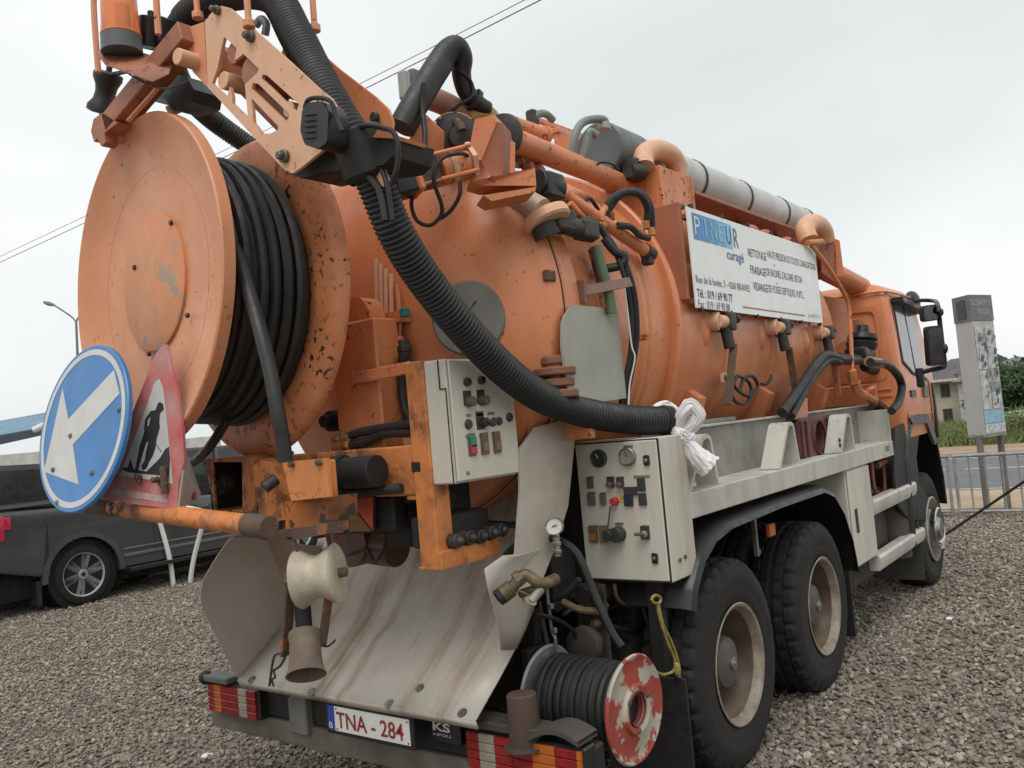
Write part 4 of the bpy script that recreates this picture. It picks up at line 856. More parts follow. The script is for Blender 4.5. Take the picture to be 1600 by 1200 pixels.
# hose reel -----------------------------------------------------------------
reel = empty('hose_reel', (0, 0, 0)); reel.parent = T
A1, A2 = Vector((-.655, .466, 2.617)), Vector((-.205, .345, 2.553)); NA = Vector((.994, -.11, -.03)).normalized(); RR = .755
def flange(c, sgn, name='flange', m=ORANGE_REEL):
    b = B(); pr = [(0, 0), (0, .30), (.0, .60), (.006*sgn, .69), (.02*sgn, .73), (.045*sgn, RR), (.060*sgn, RR), (.063*sgn, RR-.006), (.03*sgn, .725), (.014*sgn, .69), (.006*sgn, .60), (.006*sgn, 0)]
    b.lathe(pr, c, NA, 96, False); return part(b, name, m, reel, ang=45)
f1 = None; f2 = flange(A2, 1, m=mat('chipped_orange_paint', (.63, .25, .115), .48, base2=(.61, .215, .09), vscale=2.5, dirt=.3, dscale=5, chip=.42, chip_scale=26, chip_big=(.44, .6), bump=.05))
b = B(); b.lathe([(.066, 0), (.066, .46), (.052, .59), (.024, .675), (.002, .718), (-.002, .731), (.004, .738), (.052, .738), (.056, .732), (.034, .718), (.056, .675), (.082, .59), (.092, .46), (.092, 0)], A1, NA, 96, False); f1 = part(b, 'flange', ORANGE_REEL, reel, ang=32)
ax, uu, ww = B.frame(None, NA)
b = B(); b.lathe([(-.014, 0), (-.016, .300), (-.012, .308), (.002, .308)], A1+NA*.066, NA, 64, False); hp = part(b, 'hub_plate', mat('hub_orange', (.60, .22, .09), .5, base2=(.58, .26, .13), vscale=5, dirt=.2, chip=.40, chip_scale=9, chip_col=(.30, .29, .25)), f1)
for px, py in ((268, 348), (211, 418), (294, 493), (234, 553)):
    d = ray(px, py); t = (A1+NA*.050-CAM).dot(NA)/d.dot(NA); q = CAM+d*t; b = B(); b.cyl(q+NA*.004, q-NA*.010, .012, n=6); part(b, 'bolt', DARKSTEEL, f1)
AX = (A2-A1).normalized(); LA = (A2-A1).length
b = B(); b.grid([[A1+NA*.06*(1-t)+(A2-A1)*t+(uu*math.cos(a)+ww*math.sin(a))*.51 for a in np.linspace(0, 2*PI, 64, False)] for t in (0, .5, 1)], True); part(b, 'drum', RUBBER, reel)
b = B(); turns = 10; pts = []
for k in range(turns*40+1):
    a = 2*PI*k/40; s = .105+(LA-.125)*(k/(turns*40)); rr = .555+.010*math.sin(a*1.3+k*.01)+.030*noise.noise((k*.010, 3, 7)); s += .016*noise.noise((k*.014, 8, 1)); pts.append(A1+AX*s+(uu*math.cos(a)+ww*math.sin(a))*rr)
b.tube(pts, .0245, 8, 1); part(b, 'wound_hose', HOSE, reel)
b = B(); pts = []
for k in range(5*40+1):
    a = 2*PI*k/40; s = .16+(LA-.2)*(k/200); rr = .588+.022*noise.noise((k*.016, 9, 2)); s += .045*noise.noise((k*.011, 4, 6)); pts.append(A1+AX*s+(uu*math.cos(a)+ww*math.sin(a))*rr)
b.tube(pts, .0245, 8, 1); part(b, 'wound_hose', HOSE, reel)
b = B(); b.tube([D(352, 300, 3.72), D(366, 365, 3.60), D(382, 430, 3.46), D(402, 500, 3.32), D(420, 570, 3.26), D(433, 640, 3.22), D(442, 690, 3.22), D(446, 722, 3.22)], .0285, 12, 6); part(b, 'hose_lead', HOSE, reel)
b = B(); b.tube([X(355, 655, -.45), X(330, 695, -.45), X(305, 720, -.4), X(292, 724, -.35)], .022, 10, 6); part(b, 'hose_tail', HOSE, reel)
# slide box, sleeve and rod ----------------------------------------------------
sb = empty('slide_bracket', (0, 0, 0)); sb.parent = T
xb = -.30
def plate(poly, x, m, name, th=.02, par=sb): b = B(); b.prism([X(u, v, x) for u, v in poly], (th, 0, 0)); return part(b, name, m, par)
b = B(); b.prism([X(u, v, xb) for u, v in ((320, 717), (398, 713), (398, 798), (336, 804))], (.012, 0, 0), holes=[[X(u, v, xb) for u, v in ((331, 722), (378, 722), (379, 796), (337, 797))]]); part(b, 'box_front', ORANGE_WORN, sb)
b = B(); q0, q1 = X(321, 717, xb), X(397, 800, xb); b.mm((xb+.012, q1.y, q0.z-.02), (xb+.25, q0.y, q0.z), .003); part(b, 'box_top', ORANGE_WORN, sb)
b = B(); b.mm((xb+.012, q1.y, q1.z), (xb+.25, q0.y, q1.z+.015), .003); part(b, 'box_base', ORANGE_WORN, sb); b = B(); b.mm((xb+.24, q1.y, q1.z), (xb+.25, q0.y, q0.z), .002); part(b, 'box_back', CHASSIS, sb)
b = B(); b.mm((xb+.012, q0.y-.012, q1.z), (xb+.25, q0.y, q0.z), .003); part(b, 'box_side', CHASSIS, sb)
q = X(356, 755, xb+.1); b = B(); b.cyl(q, q+Vector((-.06, 0, 0)), .06, n=24); b.cyl(q+Vector((-.06, 0, 0)), q+Vector((-.09, 0, 0)), .03, n=16); part(b, 'slide_motor', DARKSTEEL, sb)
plate([(392, 718), (428, 722), (446, 812), (408, 818)], -.42, ORANGE_WORN, 'carriage_plate', .10)
plate([(441, 722), (510, 716), (515, 776), (455, 783)], -.50, mat('fresh_orange', (.64, .24, .08), .5, base2=(.6, .2, .06), vscale=4, dirt=.15, chip=.4, chip_scale=24), 'carriage_cover', .015)
b = B(); b.mm((-.485, X(445, 730, -.5).y, 1.62), (-.43, X(510, 730, -.5).y+.02, 1.77), .006); part(b, 'carriage', ORANGE_WORN, sb)
for u, v in ((457, 725), (500, 723)):
    q = X(u, v, -.502); b = B(); b.cyl(q, q-Vector((.018, 0, 0)), .014, n=6); part(b, 'bolt', RUST, sb)
plate([(446, 784), (510, 778), (512, 820), (446, 826)], -.46, mat('peeled_orange', (.05, .04, .033), .6, dirt=.4, chip=1.0, chip_scale=7, chip_col=(.55, .17, .035)), 'carriage_base', .16)
s0, s1 = Y(516, 742, -.3), Y(590, 735, -.35)
b = B(); sv0, sv1 = X(505, 742, -.24), X(590, 736, -.24); b.cyl(sv0, sv1, .066, n=28); part(b, 'sleeve', RUBBER, sb); b = B(); b.lathe([(0, .067), (.006, .078), (.05, .078), (.056, .07)], sv0.lerp(sv1, .25), (0, -1, 0), 28, False); part(b, 'sleeve_collar', RUBBER, sb)
b = B(); b.cyl((-.31, .151, 1.60), (-.17, -.55, 1.625), .021, n=14); part(b, 'slide_rod', DARKSTEEL, sb)
b = B(); b.cyl(X(412, 762, -.5), X(432, 748, -.45), .026, n=14); part(b, 'rod_end', DARKSTEEL, sb)
# carrier pipe for the road signs ------------------------------------------------
pa, pb = X(412, 823, -.76), X(140, 788, -.74)
b = B(); b.cyl(pa, pb, .039, n=28); cp = part(b, 'sign_pipe', ORANGE_WORN); b = B(); dpp = (pa-pb).normalized(); b.cyl(pa-dpp*.10, pa+dpp*.035, .043, n=28); part(b, 'pipe_end', RUST, cp)
b = B(); b.cyl(pb+dpp*.0, pb+dpp*.22, .042, n=28); part(b, 'pipe_sleeve', RUST, cp)
b = B(); m_ = pa.lerp(pb, .62); b.cyl(m_+Vector((0, 0, .03)), m_+Vector((0, 0, .07)), .02, n=12); part(b, 'pipe_lug', RUST, cp)
# round blue sign (keep left arrow) ----------------------------------------------
bs = empty('arrow_sign', (0, 0, 0)); bs.parent = T
c0 = D(127, 668, 3.72); wy = Vector((0, 1, 0))
# disc frame: seen 138 x 270 px and leaning; n = face normal towards the viewer side
n_ = Vector((-.97, -.014, .20)).normalized(); rt = Vector((0, 0, 1)).cross(n_).normalized()*-1; rt = n_.cross(Vector((0, 0, 1))).normalized(); up_ = rt.cross(n_).normalized()
if up_.z < 0: up_ = -up_
RB = .364
vd = (CAM-c0).normalized()
def on_sign(u, v, off=0):           # picture point on the sign's plane
    d = ray(u, v); return CAM+d*((c0+n_*off-CAM).dot(n_)/d.dot(n_))
b = B(); b.lathe([(-.022, RB-.004), (-.02, RB), (-.004, RB), (0, RB-.004), (0, 0)], c0, n_, 72); dsc = part(b, 'disc', SIGNBLUE, bs)
b = B(); b.lathe([(.0005, RB-.045), (.0015, RB-.045), (.0015, RB-.02), (.0005, RB-.02)], c0, n_, 72, False); part(b, 'white_ring', SIGNWHITE, bs)
arrow = [(98, 606), (107, 655), (178, 578), (187, 615), (114, 695), (123, 757), (69, 737)]
b = B(); b.prism([on_sign(u, v, .0006) for u, v in arrow], n_*.001); part(b, 'arrow', SIGNWHITE, bs)
for u, v in ((111, 681), (144, 739), (90, 785), (186, 640), (84, 734)):
    q = on_sign(u, v); b = B(); b.lathe([(0, .013), (.004, .012), (.005, .008), (.010, .007), (.011, 0)], q+n_*.001, n_, 14); part(b, 'screw', STEEL, bs)
b = B(); b.cyl(c0-n_*.03-up_*.3, c0-n_*.03+up_*.3, .02, n=12); b.beam(c0-n_*.04-up_*.18, pb-dpp*-.06, .04, .012); part(b, 'sign_bracket', RUST, bs)
# triangular road works sign -----------------------------------------------------
ts = empty('roadworks_sign', (0, 0, 0)); ts.parent = T
t0 = D(215, 690, 3.655); nt_ = Vector((-.985, -.08, .10)).normalized()
def on_tri(u, v, off=0): d = ray(u, v); return CAM+d*((t0+nt_*off-CAM).dot(nt_)/d.dot(nt_))
r_ = random.Random(4); base = [(158, 780), (275, 797), (288, 725), (262, 540), (254, 538), (246, 550), (210, 640)]
def ragged(pts, amp, n):
    o = []
    for i in range(len(pts)):
        a, c = pts[i], pts[(i+1) % len(pts)]
        for k in range(n): t = k/n; o.append((a[0]+(c[0]-a[0])*t+r_.uniform(-amp, amp), a[1]+(c[1]-a[1])*t+r_.uniform(-amp, amp)))
    return o
outer = [(158, 782), (172, 735), (190, 690), (205, 645), (212, 630), (225, 600), (236, 575), (246, 548), (252, 540), (258, 539), (264, 548), (266, 566), (274, 600), (280, 640), (285, 672), (288, 722), (278, 750), (276, 797)]
outer = [(u+r_.uniform(-1.6, 1.6), v+r_.uniform(-1.6, 1.6)) for u, v in outer]
b = B(); b.prism([on_tri(u, v) for u, v in outer], -nt_*.012); part(b, 'sign_plate', SIGNRED, ts)
b = B(); b.prism([on_tri(u, v, .0006) for u, v in ((193, 729), (188, 742), (270, 756), (265, 700), (260, 650), (255, 606), (249, 592), (242, 597), (231, 630), (214, 675))], nt_*.001); part(b, 'white_field', SIGNWHITE, ts)
man = [(250, 628), (255, 631), (256, 640), (250, 646), (249, 660), (250, 668), (245, 685), (243, 700), (239, 712), (233, 722), (229, 732), (223, 735), (221, 728), (226, 720), (228, 708), (232, 690), (229, 691), (224, 706), (219, 724), (216, 735), (211, 735), (215, 715), (219, 695), (226, 674), (225, 672), (227, 655), (236, 642), (243, 641), (247, 630)]
b = B(); b.prism([on_tri(u, v, .0018) for u, v in man], nt_*.001, holes=[[on_tri(u, v, .0018) for u, v in ((236, 650), (231, 656), (230, 668), (233, 664))]]); part(b, 'worker_figure', SIGNBLACK, ts)
b = B(); b.prism([on_tri(u, v, .0018) for u, v in ((188, 732), (200, 730), (204, 717), (209, 733), (229, 737), (250, 716), (258, 702), (264, 698), (266, 720), (264, 744), (200, 738))], nt_*.001); part(b, 'heap', SIGNBLACK, ts)
b = B(); b.beam(on_tri(243, 693, .002), on_tri(252, 706, .002), .004, .0015, nt_); part(b, 'shovel', SIGNBLACK, ts)
for (u0, v0), (u1, v1), w in (((194, 690), (203, 648), 14), ):
    pass
b = B(); b.prism([on_tri(u, v, .0012) for u, v in ((176, 762), (262, 776), (262, 786), (172, 772))], nt_*.0008); part(b, 'worn_patch', mat('bleached_red', (.52, .36, .33), .55, var=.3, vscale=12), ts)
# folded back leg
k0 = on_tri(276, 797); k1 = on_tri(284, 735); b = B(); b.prism([k0, k1, D(290, 712, 3.60), D(311, 772, 3.70), D(300, 785, 3.70)], Vector((.01, 0, 0))); part(b, 'side_leg', SIGNWHITE, ts)
b = B(); q = D(303, 774, 3.66); b.ball(q, .022, (.3, 1, 1), 2); part(b, 'red_spot', SIGNRED, ts)
for u, v, L in ((180, 741, .05), (221, 746, .06), (262, 748, .06), (255, 750, .11)):
    q = on_tri(u, v); b = B(); b.cyl(q-nt_*.02, q+nt_*L*.5, .012, n=8); b.beam(q+nt_*.012+Vector((0, .03, .012)), q+nt_*.02-Vector((0, .02, .028)), .022, .01, (1, 0, 0)); part(b, 'wing_bolt', RUST, ts)
b = B(); q = on_tri(256, 748, .02); b.cyl(q+Vector((0, 0, .05)), q-Vector((0, 0, .06)), .014, n=10); part(b, 'hook_pin', RUST, ts)
# hose guide with nylon roller ------------------------------------------------------
hg = empty('hose_guide', (0, 0, 0)); hg.parent = T; xg = -.66
gl, gr = X(440, 850, xg).y, X(512, 850, xg).y
def gp(pts, y, name, m, th=.012): b = B(); b.prism([Y(u, v, y) for u, v in pts], (0, th, 0)); return part(b, name, m, hg)
b = B(); b.prism([X(u, v, xg) for u, v in ((415, 832), (512, 818), (512, 834), (452, 845), (418, 842))], (.10, 0, 0)); part(b, 'head_plate', RUST, hg)
b = B(); b.prism([X(u, v, xg) for u, v in ((416, 842), (458, 838), (471, 905), (468, 912), (443, 912))], (.012, 0, 0)); part(b, 'side_arm', RUST, hg)
b = B(); b.prism([X(u, v, xg+.12) for u, v in ((505, 822), (514, 822), (521, 870), (516, 872))], (.012, 0, 0)); part(b, 'side_arm', RUST, hg)
b = B(); b.beam(X(455, 900, xg), X(445, 1025, xg), .016, .045, (1, 0, 0)); lw = part(b, 'lower_arm', RUST, hg); b = B(); b.beam(X(514, 930, xg+.08), X(503, 1010, xg+.08), .016, .038, (1, 0, 0)); part(b, 'lower_arm', RUST, hg)
ra, rb = X(466, 905, xg+.02), X(530, 895, xg+.10); da = (rb-ra); L = da.length
b = B(); b.lathe([(0, .05), (0, .105), (L*.08, .112), (L*.2, .100), (L*.38, .082), (L*.5, .078), (L*.64, .084), (L*.82, .104), (L*.95, .112), (L, .100), (L, .03)], ra, da, 44); part(b, 'nylon_roller', NYLON, hg)
b = B(); b.cyl(ra-da.normalized()*.05, rb+da.normalized()*.03, .018, n=12); b.cyl(ra-da.normalized()*.045, ra-da.normalized()*.005, .034, n=6); part(b, 'roller_axle', RUST, hg)
ca = X(478, 985, xg+.03); cb = X(478, 1040, xg+.03); d_ = Vector((-.18, .10, -.85)).normalized()
cN = Vector((-.38, -.42, -.82)).normalized(); c1 = X(476, 988, xg+.03)
b = B(); b.lathe([(0, .020), (0, .058), (.012, .061), (.04, .056), (.09, .058), (.13, .062), (.155, .069), (.163, .073), (.160, .066), (.13, .052), (.05, .045)], c1, cN, 36, True); part(b, 'guide_bush', mat('plain_rust', (.16, .115, .08), .75, base2=(.09, .066, .05), vscale=14, dirt=.4, dscale=12, bump=.2), hg)
b = B(); b.cyl(c1+Vector((0, 0, .10)), c1, .03, n=14); part(b, 'bush_stem', RUBBER, hg)
b = B(); b.tube([X(u, v, xg-.01) for u, v in ((446, 1024), (432, 1022), (426, 1035), (421, 1072))], .005, 6, 5); b.tube([X(u, v, xg-.01) for u, v in ((446, 1026), (438, 1040), (428, 1048), (430, 1058), (425, 1062), (428, 1073))], .005, 6, 5); part(b, 'spring_pin', DARKSTEEL, hg)
b = B(); b.tube([X(u, v, xg+.08) for u, v in ((502, 1008), (512, 1010), (519, 1005), (524, 1000))], .004, 6, 4); part(b, 'spring_pin', DARKSTEEL, hg)
# retro-reflective board and dark gear between apron and beam -----------------------
rb_ = empty('stripe_board', (0, 0, 0)); rb_.parent = T; xr = -.16
def stripe(poly, m, off=0): b = B(); b.prism([X(u, v, xr-off) for u, v in poly], (.004, 0, 0)); return part(b, 'stripe', m, rb_)
RS = mat('reflective_red', (.55, .07, .035), .4, var=.1); OS = mat('reflective_brown', (.22, .11, .035), .5, var=.15)
b = B(); b.prism([X(u, v, xr+.002) for u, v in ((508, 778), (584, 774), (585, 832), (508, 836))], (.01, 0, 0)); part(b, 'board_panel', CHASSIS, rb_)
stripe([(511, 800), (538, 832), (511, 834)], RS, .003); stripe([(511, 780), (540, 778), (540, 830), (511, 798)], OS, .003); stripe([(546, 780), (582, 776), (582, 828), (546, 783)], RS, .003); stripe([(546, 786), (580, 830), (546, 831)], OS, .003)
b = B(); q = X(610, 805, .02); b.cyl((.0, q.y+.07, q.z), (.25, q.y+.07, q.z), .085, n=24); b.box((.1, q.y-.06, q.z-.04), (.2, .16, .2), None, .02); part(b, 'pump', CHASSIS)
b = B(); b.mm((-.13, -.45, 1.44), (-.05, .2, 1.588), .01); part(b, 'beam_skirt', CHASSIS)
b = B(); b.cyl((.12, .1, 1.35), (.12, -.2, 1.33), .09, n=20); b.cyl((.02, .02, 1.37), (.2, .02, 1.37), .12, n=20); part(b, 'slide_gear', mat('oily_orange_brown', (.12, .05, .03), .5, vscale=8, dirt=.7, dirt_col=(.02, .015, .012)))
b = B(); b.tube([(.0, -.25, 1.36), (-.02, -.2, 1.29), (.0, -.12, 1.34), (.03, .05, 1.30)], .008, 6, 5); part(b, 'gear_cable', RUBBER)
# valve lever bank inside the foot bracket
for k, (u, v) in enumerate(((700, 845), (720, 840), (738, 838), (755, 832), (770, 828))):
    q = Y(u, v, -.70); b = B(); b.cyl(q+Vector((0, .05, 0)), q-Vector((0, .06, 0)), .03, n=12); b.ball(q-Vector((0, .065, 0)), .02); part(b, 'lever_valve', DARKSTEEL)
b = B(); b.mm((-.14, -.70, 1.37), (.2, -.55, 1.50), .02); b.mm((-.1, -.60, 1.5), (.2, -.57, 1.63)); part(b, 'valve_bank', CHASSIS)
b = B(); b.mm((.70, -.62, 1.28), (.95, .7, 1.42), .01); part(b, 'under_tank_plate', CHASSIS)
# ------------------------------------------------------------------ left control box
lc = empty('control_box', (0, 0, 0)); lc.parent = T
yf = -.822
b = B(); b.mm((-.15, yf, 1.630), (.275, -.659, 2.126), .006); part(b, 'box', GREYWHITE, lc)
b = B(); b.mm((-.138, yf-.012, 1.637), (.270, yf-.001, 2.12), .004); part(b, 'control_door', GREYWHITE, lc)
def lface(u, v): return Y(u, v, yf-.012)
def knob(q, n, r, L, m, name, par, flat=False):
    b = B(); b.cyl(q, q+n*L, r, r*.9, 18, .002); return part(b, name, m, par)
NY = Vector((0, -1, 0)); NX = Vector((-1, 0, 0))
def tagp(q, n, w, h, m, name, par, th=.003):
    b = B(); s = (w, th, h) if abs(n.y) > .5 else (th, w, h); b.box(q+n*th*.4, s, None, .001); return part(b, name, m, par)
for u, v in ((730, 622), (751, 620)): tagp(lface(u, v), NY, .05, .06, SIGNBLACK, 'switch_plate', lc); knob(lface(u+1, v+6), NY, .022, .035, BTN_BROWN, 'selector_knob', lc)
for u, v in ((728, 597), (750, 594)): knob(lface(u, v), NY, .018, .02, SIGNBLACK, 'button', lc)
for u, v, r0 in ((731, 663, .021), (771, 659, .018), (779, 658, .018), (795, 652, .02)): knob(lface(u, v), NY, r0, .012, SIGNBLACK, 'button', lc)
tagp(lface(750, 657), NY, .05, .075, SIGNBLACK, 'switch_plate', lc); knob(lface(754, 660), NY, .02, .03, SIGNBLACK, 'selector_knob', lc); b = B(); q = lface(757, 661)-Vector((0, .03, 0)); b.box(q, (.05, .02, .018), Matrix.Rotation(R(30), 3, 'Y'), .004); part(b, 'selector_handle', SIGNBLACK, lc)
for u, v, w in ((732, 649, .03), (767, 646, .045), (749, 648, .04), (733, 682, .045), (754, 680, .045), (775, 677, .045)): tagp(lface(u, v), NY, w, .012, STEEL, 'name_tag', lc)
tagp(lface(737, 695), NY, .05, .092, mat('dark_frame', (.12, .115, .10), .5), 'button_frame', lc); tagp(lface(737, 690)+NY*.003, NY, .034, .042, BTN_GREEN, 'green_button', lc, .012); tagp(lface(738, 702)+NY*.003, NY, .034, .036, BTN_RED, 'red_button', lc, .012)
for u, v in ((756, 693), (775, 691)): tagp(lface(u, v), NY, .042, .09, BTN_BROWN, 'rocker_switch', lc, .012); tagp(lface(u+1, v+5)+NY*.011, NY, .034, .036, mat('button_brown_light', (.2, .13, .08), .5), 'rocker', lc, .004)
tagp(lface(731, 739), NY, .02, .015, mat('grease_mark', (.2, .18, .15), .6), 'key_lock', lc)
b = B(); b.mm((-.154, -.792, 2.01), (-.151, -.787, 2.124), 0); b.mm((-.154, -.822, 2.005), (-.151, -.787, 2.01), 0); b.mm((-.154, -.822, 1.632), (-.151, -.818, 2.01), 0); part(b, 'door_gap', CHASSIS, lc)
# bracket hinge
b = B(); b.box((-.15, -.633, 1.707), (.03, .06, .05), None, .008); part(b, 'hinge_block', CHASSIS, lc)
b = B(); b.prism([Y(u, v, -.78) for u, v in ((806, 640), (832, 656), (808, 700))], (0, .05, 0)); part(b, 'support_wedge', ORANGE, lc)
# ------------------------------------------------------------------ right control box
rc = empty('control_box', (0, 0, 0)); rc.parent = T; xf = .828
b = B(); b.mm((xf, -1.215, 1.066), (1.09, -.760, 1.728), .006); part(b, 'box', GREYWHITE, rc)
b = B(); b.mm((xf-.014, -1.205, 1.075), (xf-.002, -.765, 1.718), .004); rd = part(b, 'control_door', GREYWHITE, rc); b = B(); b.mm((xf-.004, -1.2125, 1.069), (xf-.001, -.762, 1.7245), 0); part(b, 'door_gap_shade', CHASSIS, rc)  # thin dark plate added behind the door, stands in for the shaded gap
xd = xf-.014
def rface(u, v): return X(u, v, xd)
for u, v, m, m2 in ((937, 716, mat('dark_dial', (.03, .032, .04), .3), SIGNBLACK), (982, 713, mat('grey_dial', (.22, .21, .185), .35), STEEL)):
    q = rface(u, v); b = B(); b.lathe([(0, .041), (.012, .041), (.018, .037), (.014, .034), (.012, 0)], q, NX, 32); g = part(b, 'dial', m, rc)
    b = B(); b.lathe([(.0, .0415), (.018, .0425), (.021, .038), (.016, .035)], q, NX, 32, False); part(b, 'dial_rim', m2, rc)
    b = B(); b.beam(q+NX*.015, q+NX*.015+Vector((0, .012, .022)), .004, .002, (1, 0, 0)); part(b, 'dial_needle', WHITE if m2 is SIGNBLACK else SIGNBLACK, rc)
for u, v in ((1011, 719), (1024, 872)):
    q = rface(u, v); b = B(); b.box(q+NX*.006, (.014, .032, .048), None, .006); la = part(b, 'latch', PLASTIC, rc); b = B(); b.cyl(q+NX*.012, q+NX*.017, .009, n=12); part(b, 'latch_key', STEEL, rc)
for u, v, w, h, m in ((923, 754, .033, .05, BTN_BROWN), (955, 753, .035, .05, SIGNBLACK), (970, 753, .035, .045, SIGNBLACK), (1003, 757, .038, .06, SIGNBLACK), (925, 780, .04, .055, mat('switch_grey_brown', (.12, .10, .075), .5)), (943, 780, .03, .05, MATS['switch_grey_brown']), (986, 767, .068, .038, SIGNBLACK), (983, 782, .045, .05, mat('switch_navy', (.02, .025, .06), .4)), (1005, 780, .038, .055, SIGNBLACK), (928, 834, .045, .075, BTN_BROWN), (944, 834, .045, .08, MATS['button_brown_light']), (1009, 832, .042, .06, SIGNBLACK)):
    tagp(rface(u, v), NX, w, h, m, 'switch', rc, .014)
tagp(rface(928, 839)+NX*.013, NX, .036, .034, mat('lamp_orange_dull', (.35, .11, .04), .4), 'rocker', rc, .005)
for u, v in ((955, 757), (970, 757)): knob(rface(u, v)+NX*.012, NX, .015, .02, BTN_BROWN, 'selector_knob', rc)
for u, v, w in ((923, 746, .035), (955, 746, .04), (970, 746, .035), (1003, 744, .085), (925, 770, .045), (943, 771, .03), (928, 822, .045), (944, 822, .045), (968, 818, .045), (1009, 822, .04), (982, 697, .05)): tagp(rface(u, v), NX, w, .010, STEEL, 'name_tag', rc, .006)
knob(rface(962, 783), NX, .02, .03, BTN_RED, 'emergency_button', rc)
q = rface(972, 778); b = B(); b.prism([q+Vector((0, .022, -.02)), q+Vector((0, -.022, -.02)), q+Vector((0, 0, .024))], NX*.002); part(b, 'warning_label', YELLOW, rc)
b = B(); b.prism([q+NX*.003+Vector((0, .002, -.012)), q+NX*.003+Vector((0, -.003, 0)), q+NX*.003+Vector((0, .004, .012)), q+NX*.003+Vector((0, .001, .0))], NX*.001); part(b, 'warning_mark', SIGNBLACK, rc)
knob(rface(968, 834), NX, .038, .05, SIGNBLACK, 'joystick_base', rc); knob(rface(958, 834)+NX*.03, NX, .028, .035, SIGNBLACK, 'joystick_knob', rc); b = B(); b.cyl(rface(957, 833)+NX*.05, rface(957, 790)+NX*.02, .004, n=6); part(b, 'joystick_rod', DARKSTEEL, rc)
knob(rface(1009, 834)+NX*.013, NX, .019, .02, STEEL, 'selector_knob', rc); b = B(); q = rface(1005, 833)+NX*.036; b.box(q, (.02, .05, .014), None, .004); part(b, 'selector_handle', BTN_BROWN, rc)
for px, py in ((1062, 875), (1070, 870)):
    q = Y(px, py, -1.216); b = B(); b.cyl(q, q+NY*.008, .011, n=8); part(b, 'bolt', RUST, rc)
b = B(); b.mm((.90, -1.1, .62), (.96, -1.03, 1.065)); part(b, 'box_stay', CHASSIS, rc)
b = B(); b.mm((.86, -.74, .5), (.92, -.62, 1.7)); part(b, 'box_frame', CHASSIS)
# ------------------------------------------------------------------ small hose reel, low right
sr = empty('small_hose_reel', (0, 0, 0)); sr.parent = T; C = Vector((.415, -1.2, .632)); YA = Vector((0, 1, 0))
tl = Vector((0.02, 1, .02)).normalized()
b = B(); b.lathe([(-.004, .065), (-.018, .075), (-.022, .095), (-.008, .105), (-.004, .15), (.0, .19), (-.012, .215), (-.004, .222), (.008, .215), (.012, .19), (.012, .065)], C, tl, 64, False); part(b, 'flange', REEL_PAINT, sr)
b = B(); b.lathe([(.0, .19), (-.006, .205), (.004, .215), (.012, .19), (.012, .05)], C+tl*.43, tl, 64, True); part(b, 'flange', GREY_FLAKE, sr)
b = B(); b.lathe([(-.02, .066), (.43, .066)], C, tl, 32, False); part(b, 'hub_tube', mat('reel_red', (.22, .045, .035), .55, dirt=.5), sr)
b = B(); b.cyl(C+tl*.05, C+tl*.06, .064, n=24); part(b, 'hub_bore', CHASSIS, sr)
b = B(); a_, u_, w_ = b.frame(tl); pts = []
for k in range(11*36+1):
    a = 2*PI*k/36; s = .03+.38*(k/396); rr = .165+.010*noise.noise((k*.012, 2, 2)); s += .012*noise.noise((k*.016, 5, 1)); pts.append(C+tl*s+(u_*math.cos(a)+w_*math.sin(a))*rr)
b.tube(pts, .0185, 8, 1); part(b, 'wound_hose', RUBBER, sr)
b = B(); b.cyl(C+tl*.02, C+tl*.42, .15, n=40); part(b, 'drum', RUBBER, sr)
for a in (.6, 2.7, 4.8):
    q = C-tl*.008+(u_*math.cos(a)+w_*math.sin(a))*.085; b = B(); b.cyl(q+tl*.01, q-tl*.018, .012, n=6); part(b, 'bolt', RUST, sr)
b = B(); b.mm((.33, -.74, .40), (.50, -.70, .85)); part(b, 'reel_stand', CHASSIS, sr)
# brown post on the step
q = X(840, 1085, .05); b = B(); b.lathe([(0, .062), (.01, .066), (.20, .060), (.205, .056), (.206, 0)], (.02, -.93, .575), (.03, .04, 1), 32); bp = part(b, 'stub_post', mat('brown_primer', (.075, .045, .034), .65, vscale=6, dirt=.4, dirt_col=(.14, .09, .06), bump=.1)); b = B(); b.lathe([(0, .062), (0, .09), (.008, .09), (.012, .062)], (.02, -.93, .572), (.03, .04, 1), 32, False); part(b, 'post_collar', MATS['dull_flap'], bp)
# water valves, gauge and hoses between the boxes --------------------------------------
wv = empty('water_valves', (0, 0, 0)); wv.parent = T; xv = .40; xe = .06
q = X(868, 822, xv); b = B(); b.lathe([(0, .030), (.02, .038), (.026, .036), (.022, .032), (.02, 0)], q, Vector((-.9, -.35, .1)), 32); part(b, 'pressure_gauge', WHITE, wv)
gd = Vector((-.9, -.35, .1)).normalized(); b = B(); b.lathe([(0, .0385), (.024, .0395), (.029, .0375), (.024, .033)], q, gd, 32, False); part(b, 'gauge_rim', CHROME, wv)
b = B(); b.beam(q+gd*.025+Vector((0, .014, -.004)), q+gd*.025-Vector((0, .014, -.006)), .005, .002, gd); part(b, 'gauge_needle', SIGNBLACK, wv)
b = B(); b.cyl(X(869, 838, xv), X(872, 870, xv), .016, n=12); b.cyl(X(870, 846, xv), X(870, 852, xv), .022, n=6); b.cyl(X(871, 858, xv), X(871, 864, xv), .022, n=6); part(b, 'gauge_stem', STEEL, wv)
b = B(); b.tube([X(868, 905, xe+.1), X(845, 912, xe), X(822, 898, xe-.03), X(808, 908, xe-.06), X(798, 922, xe-.08)], .024, 12, 6); b.cyl(X(800, 918, xe-.08), X(782, 932, xe-.11), .034, n=18); b.cyl(X(815, 900, xe-.04), X(805, 908, xe-.06), .033, n=6); part(b, 'valve_elbow', BRASS, wv)
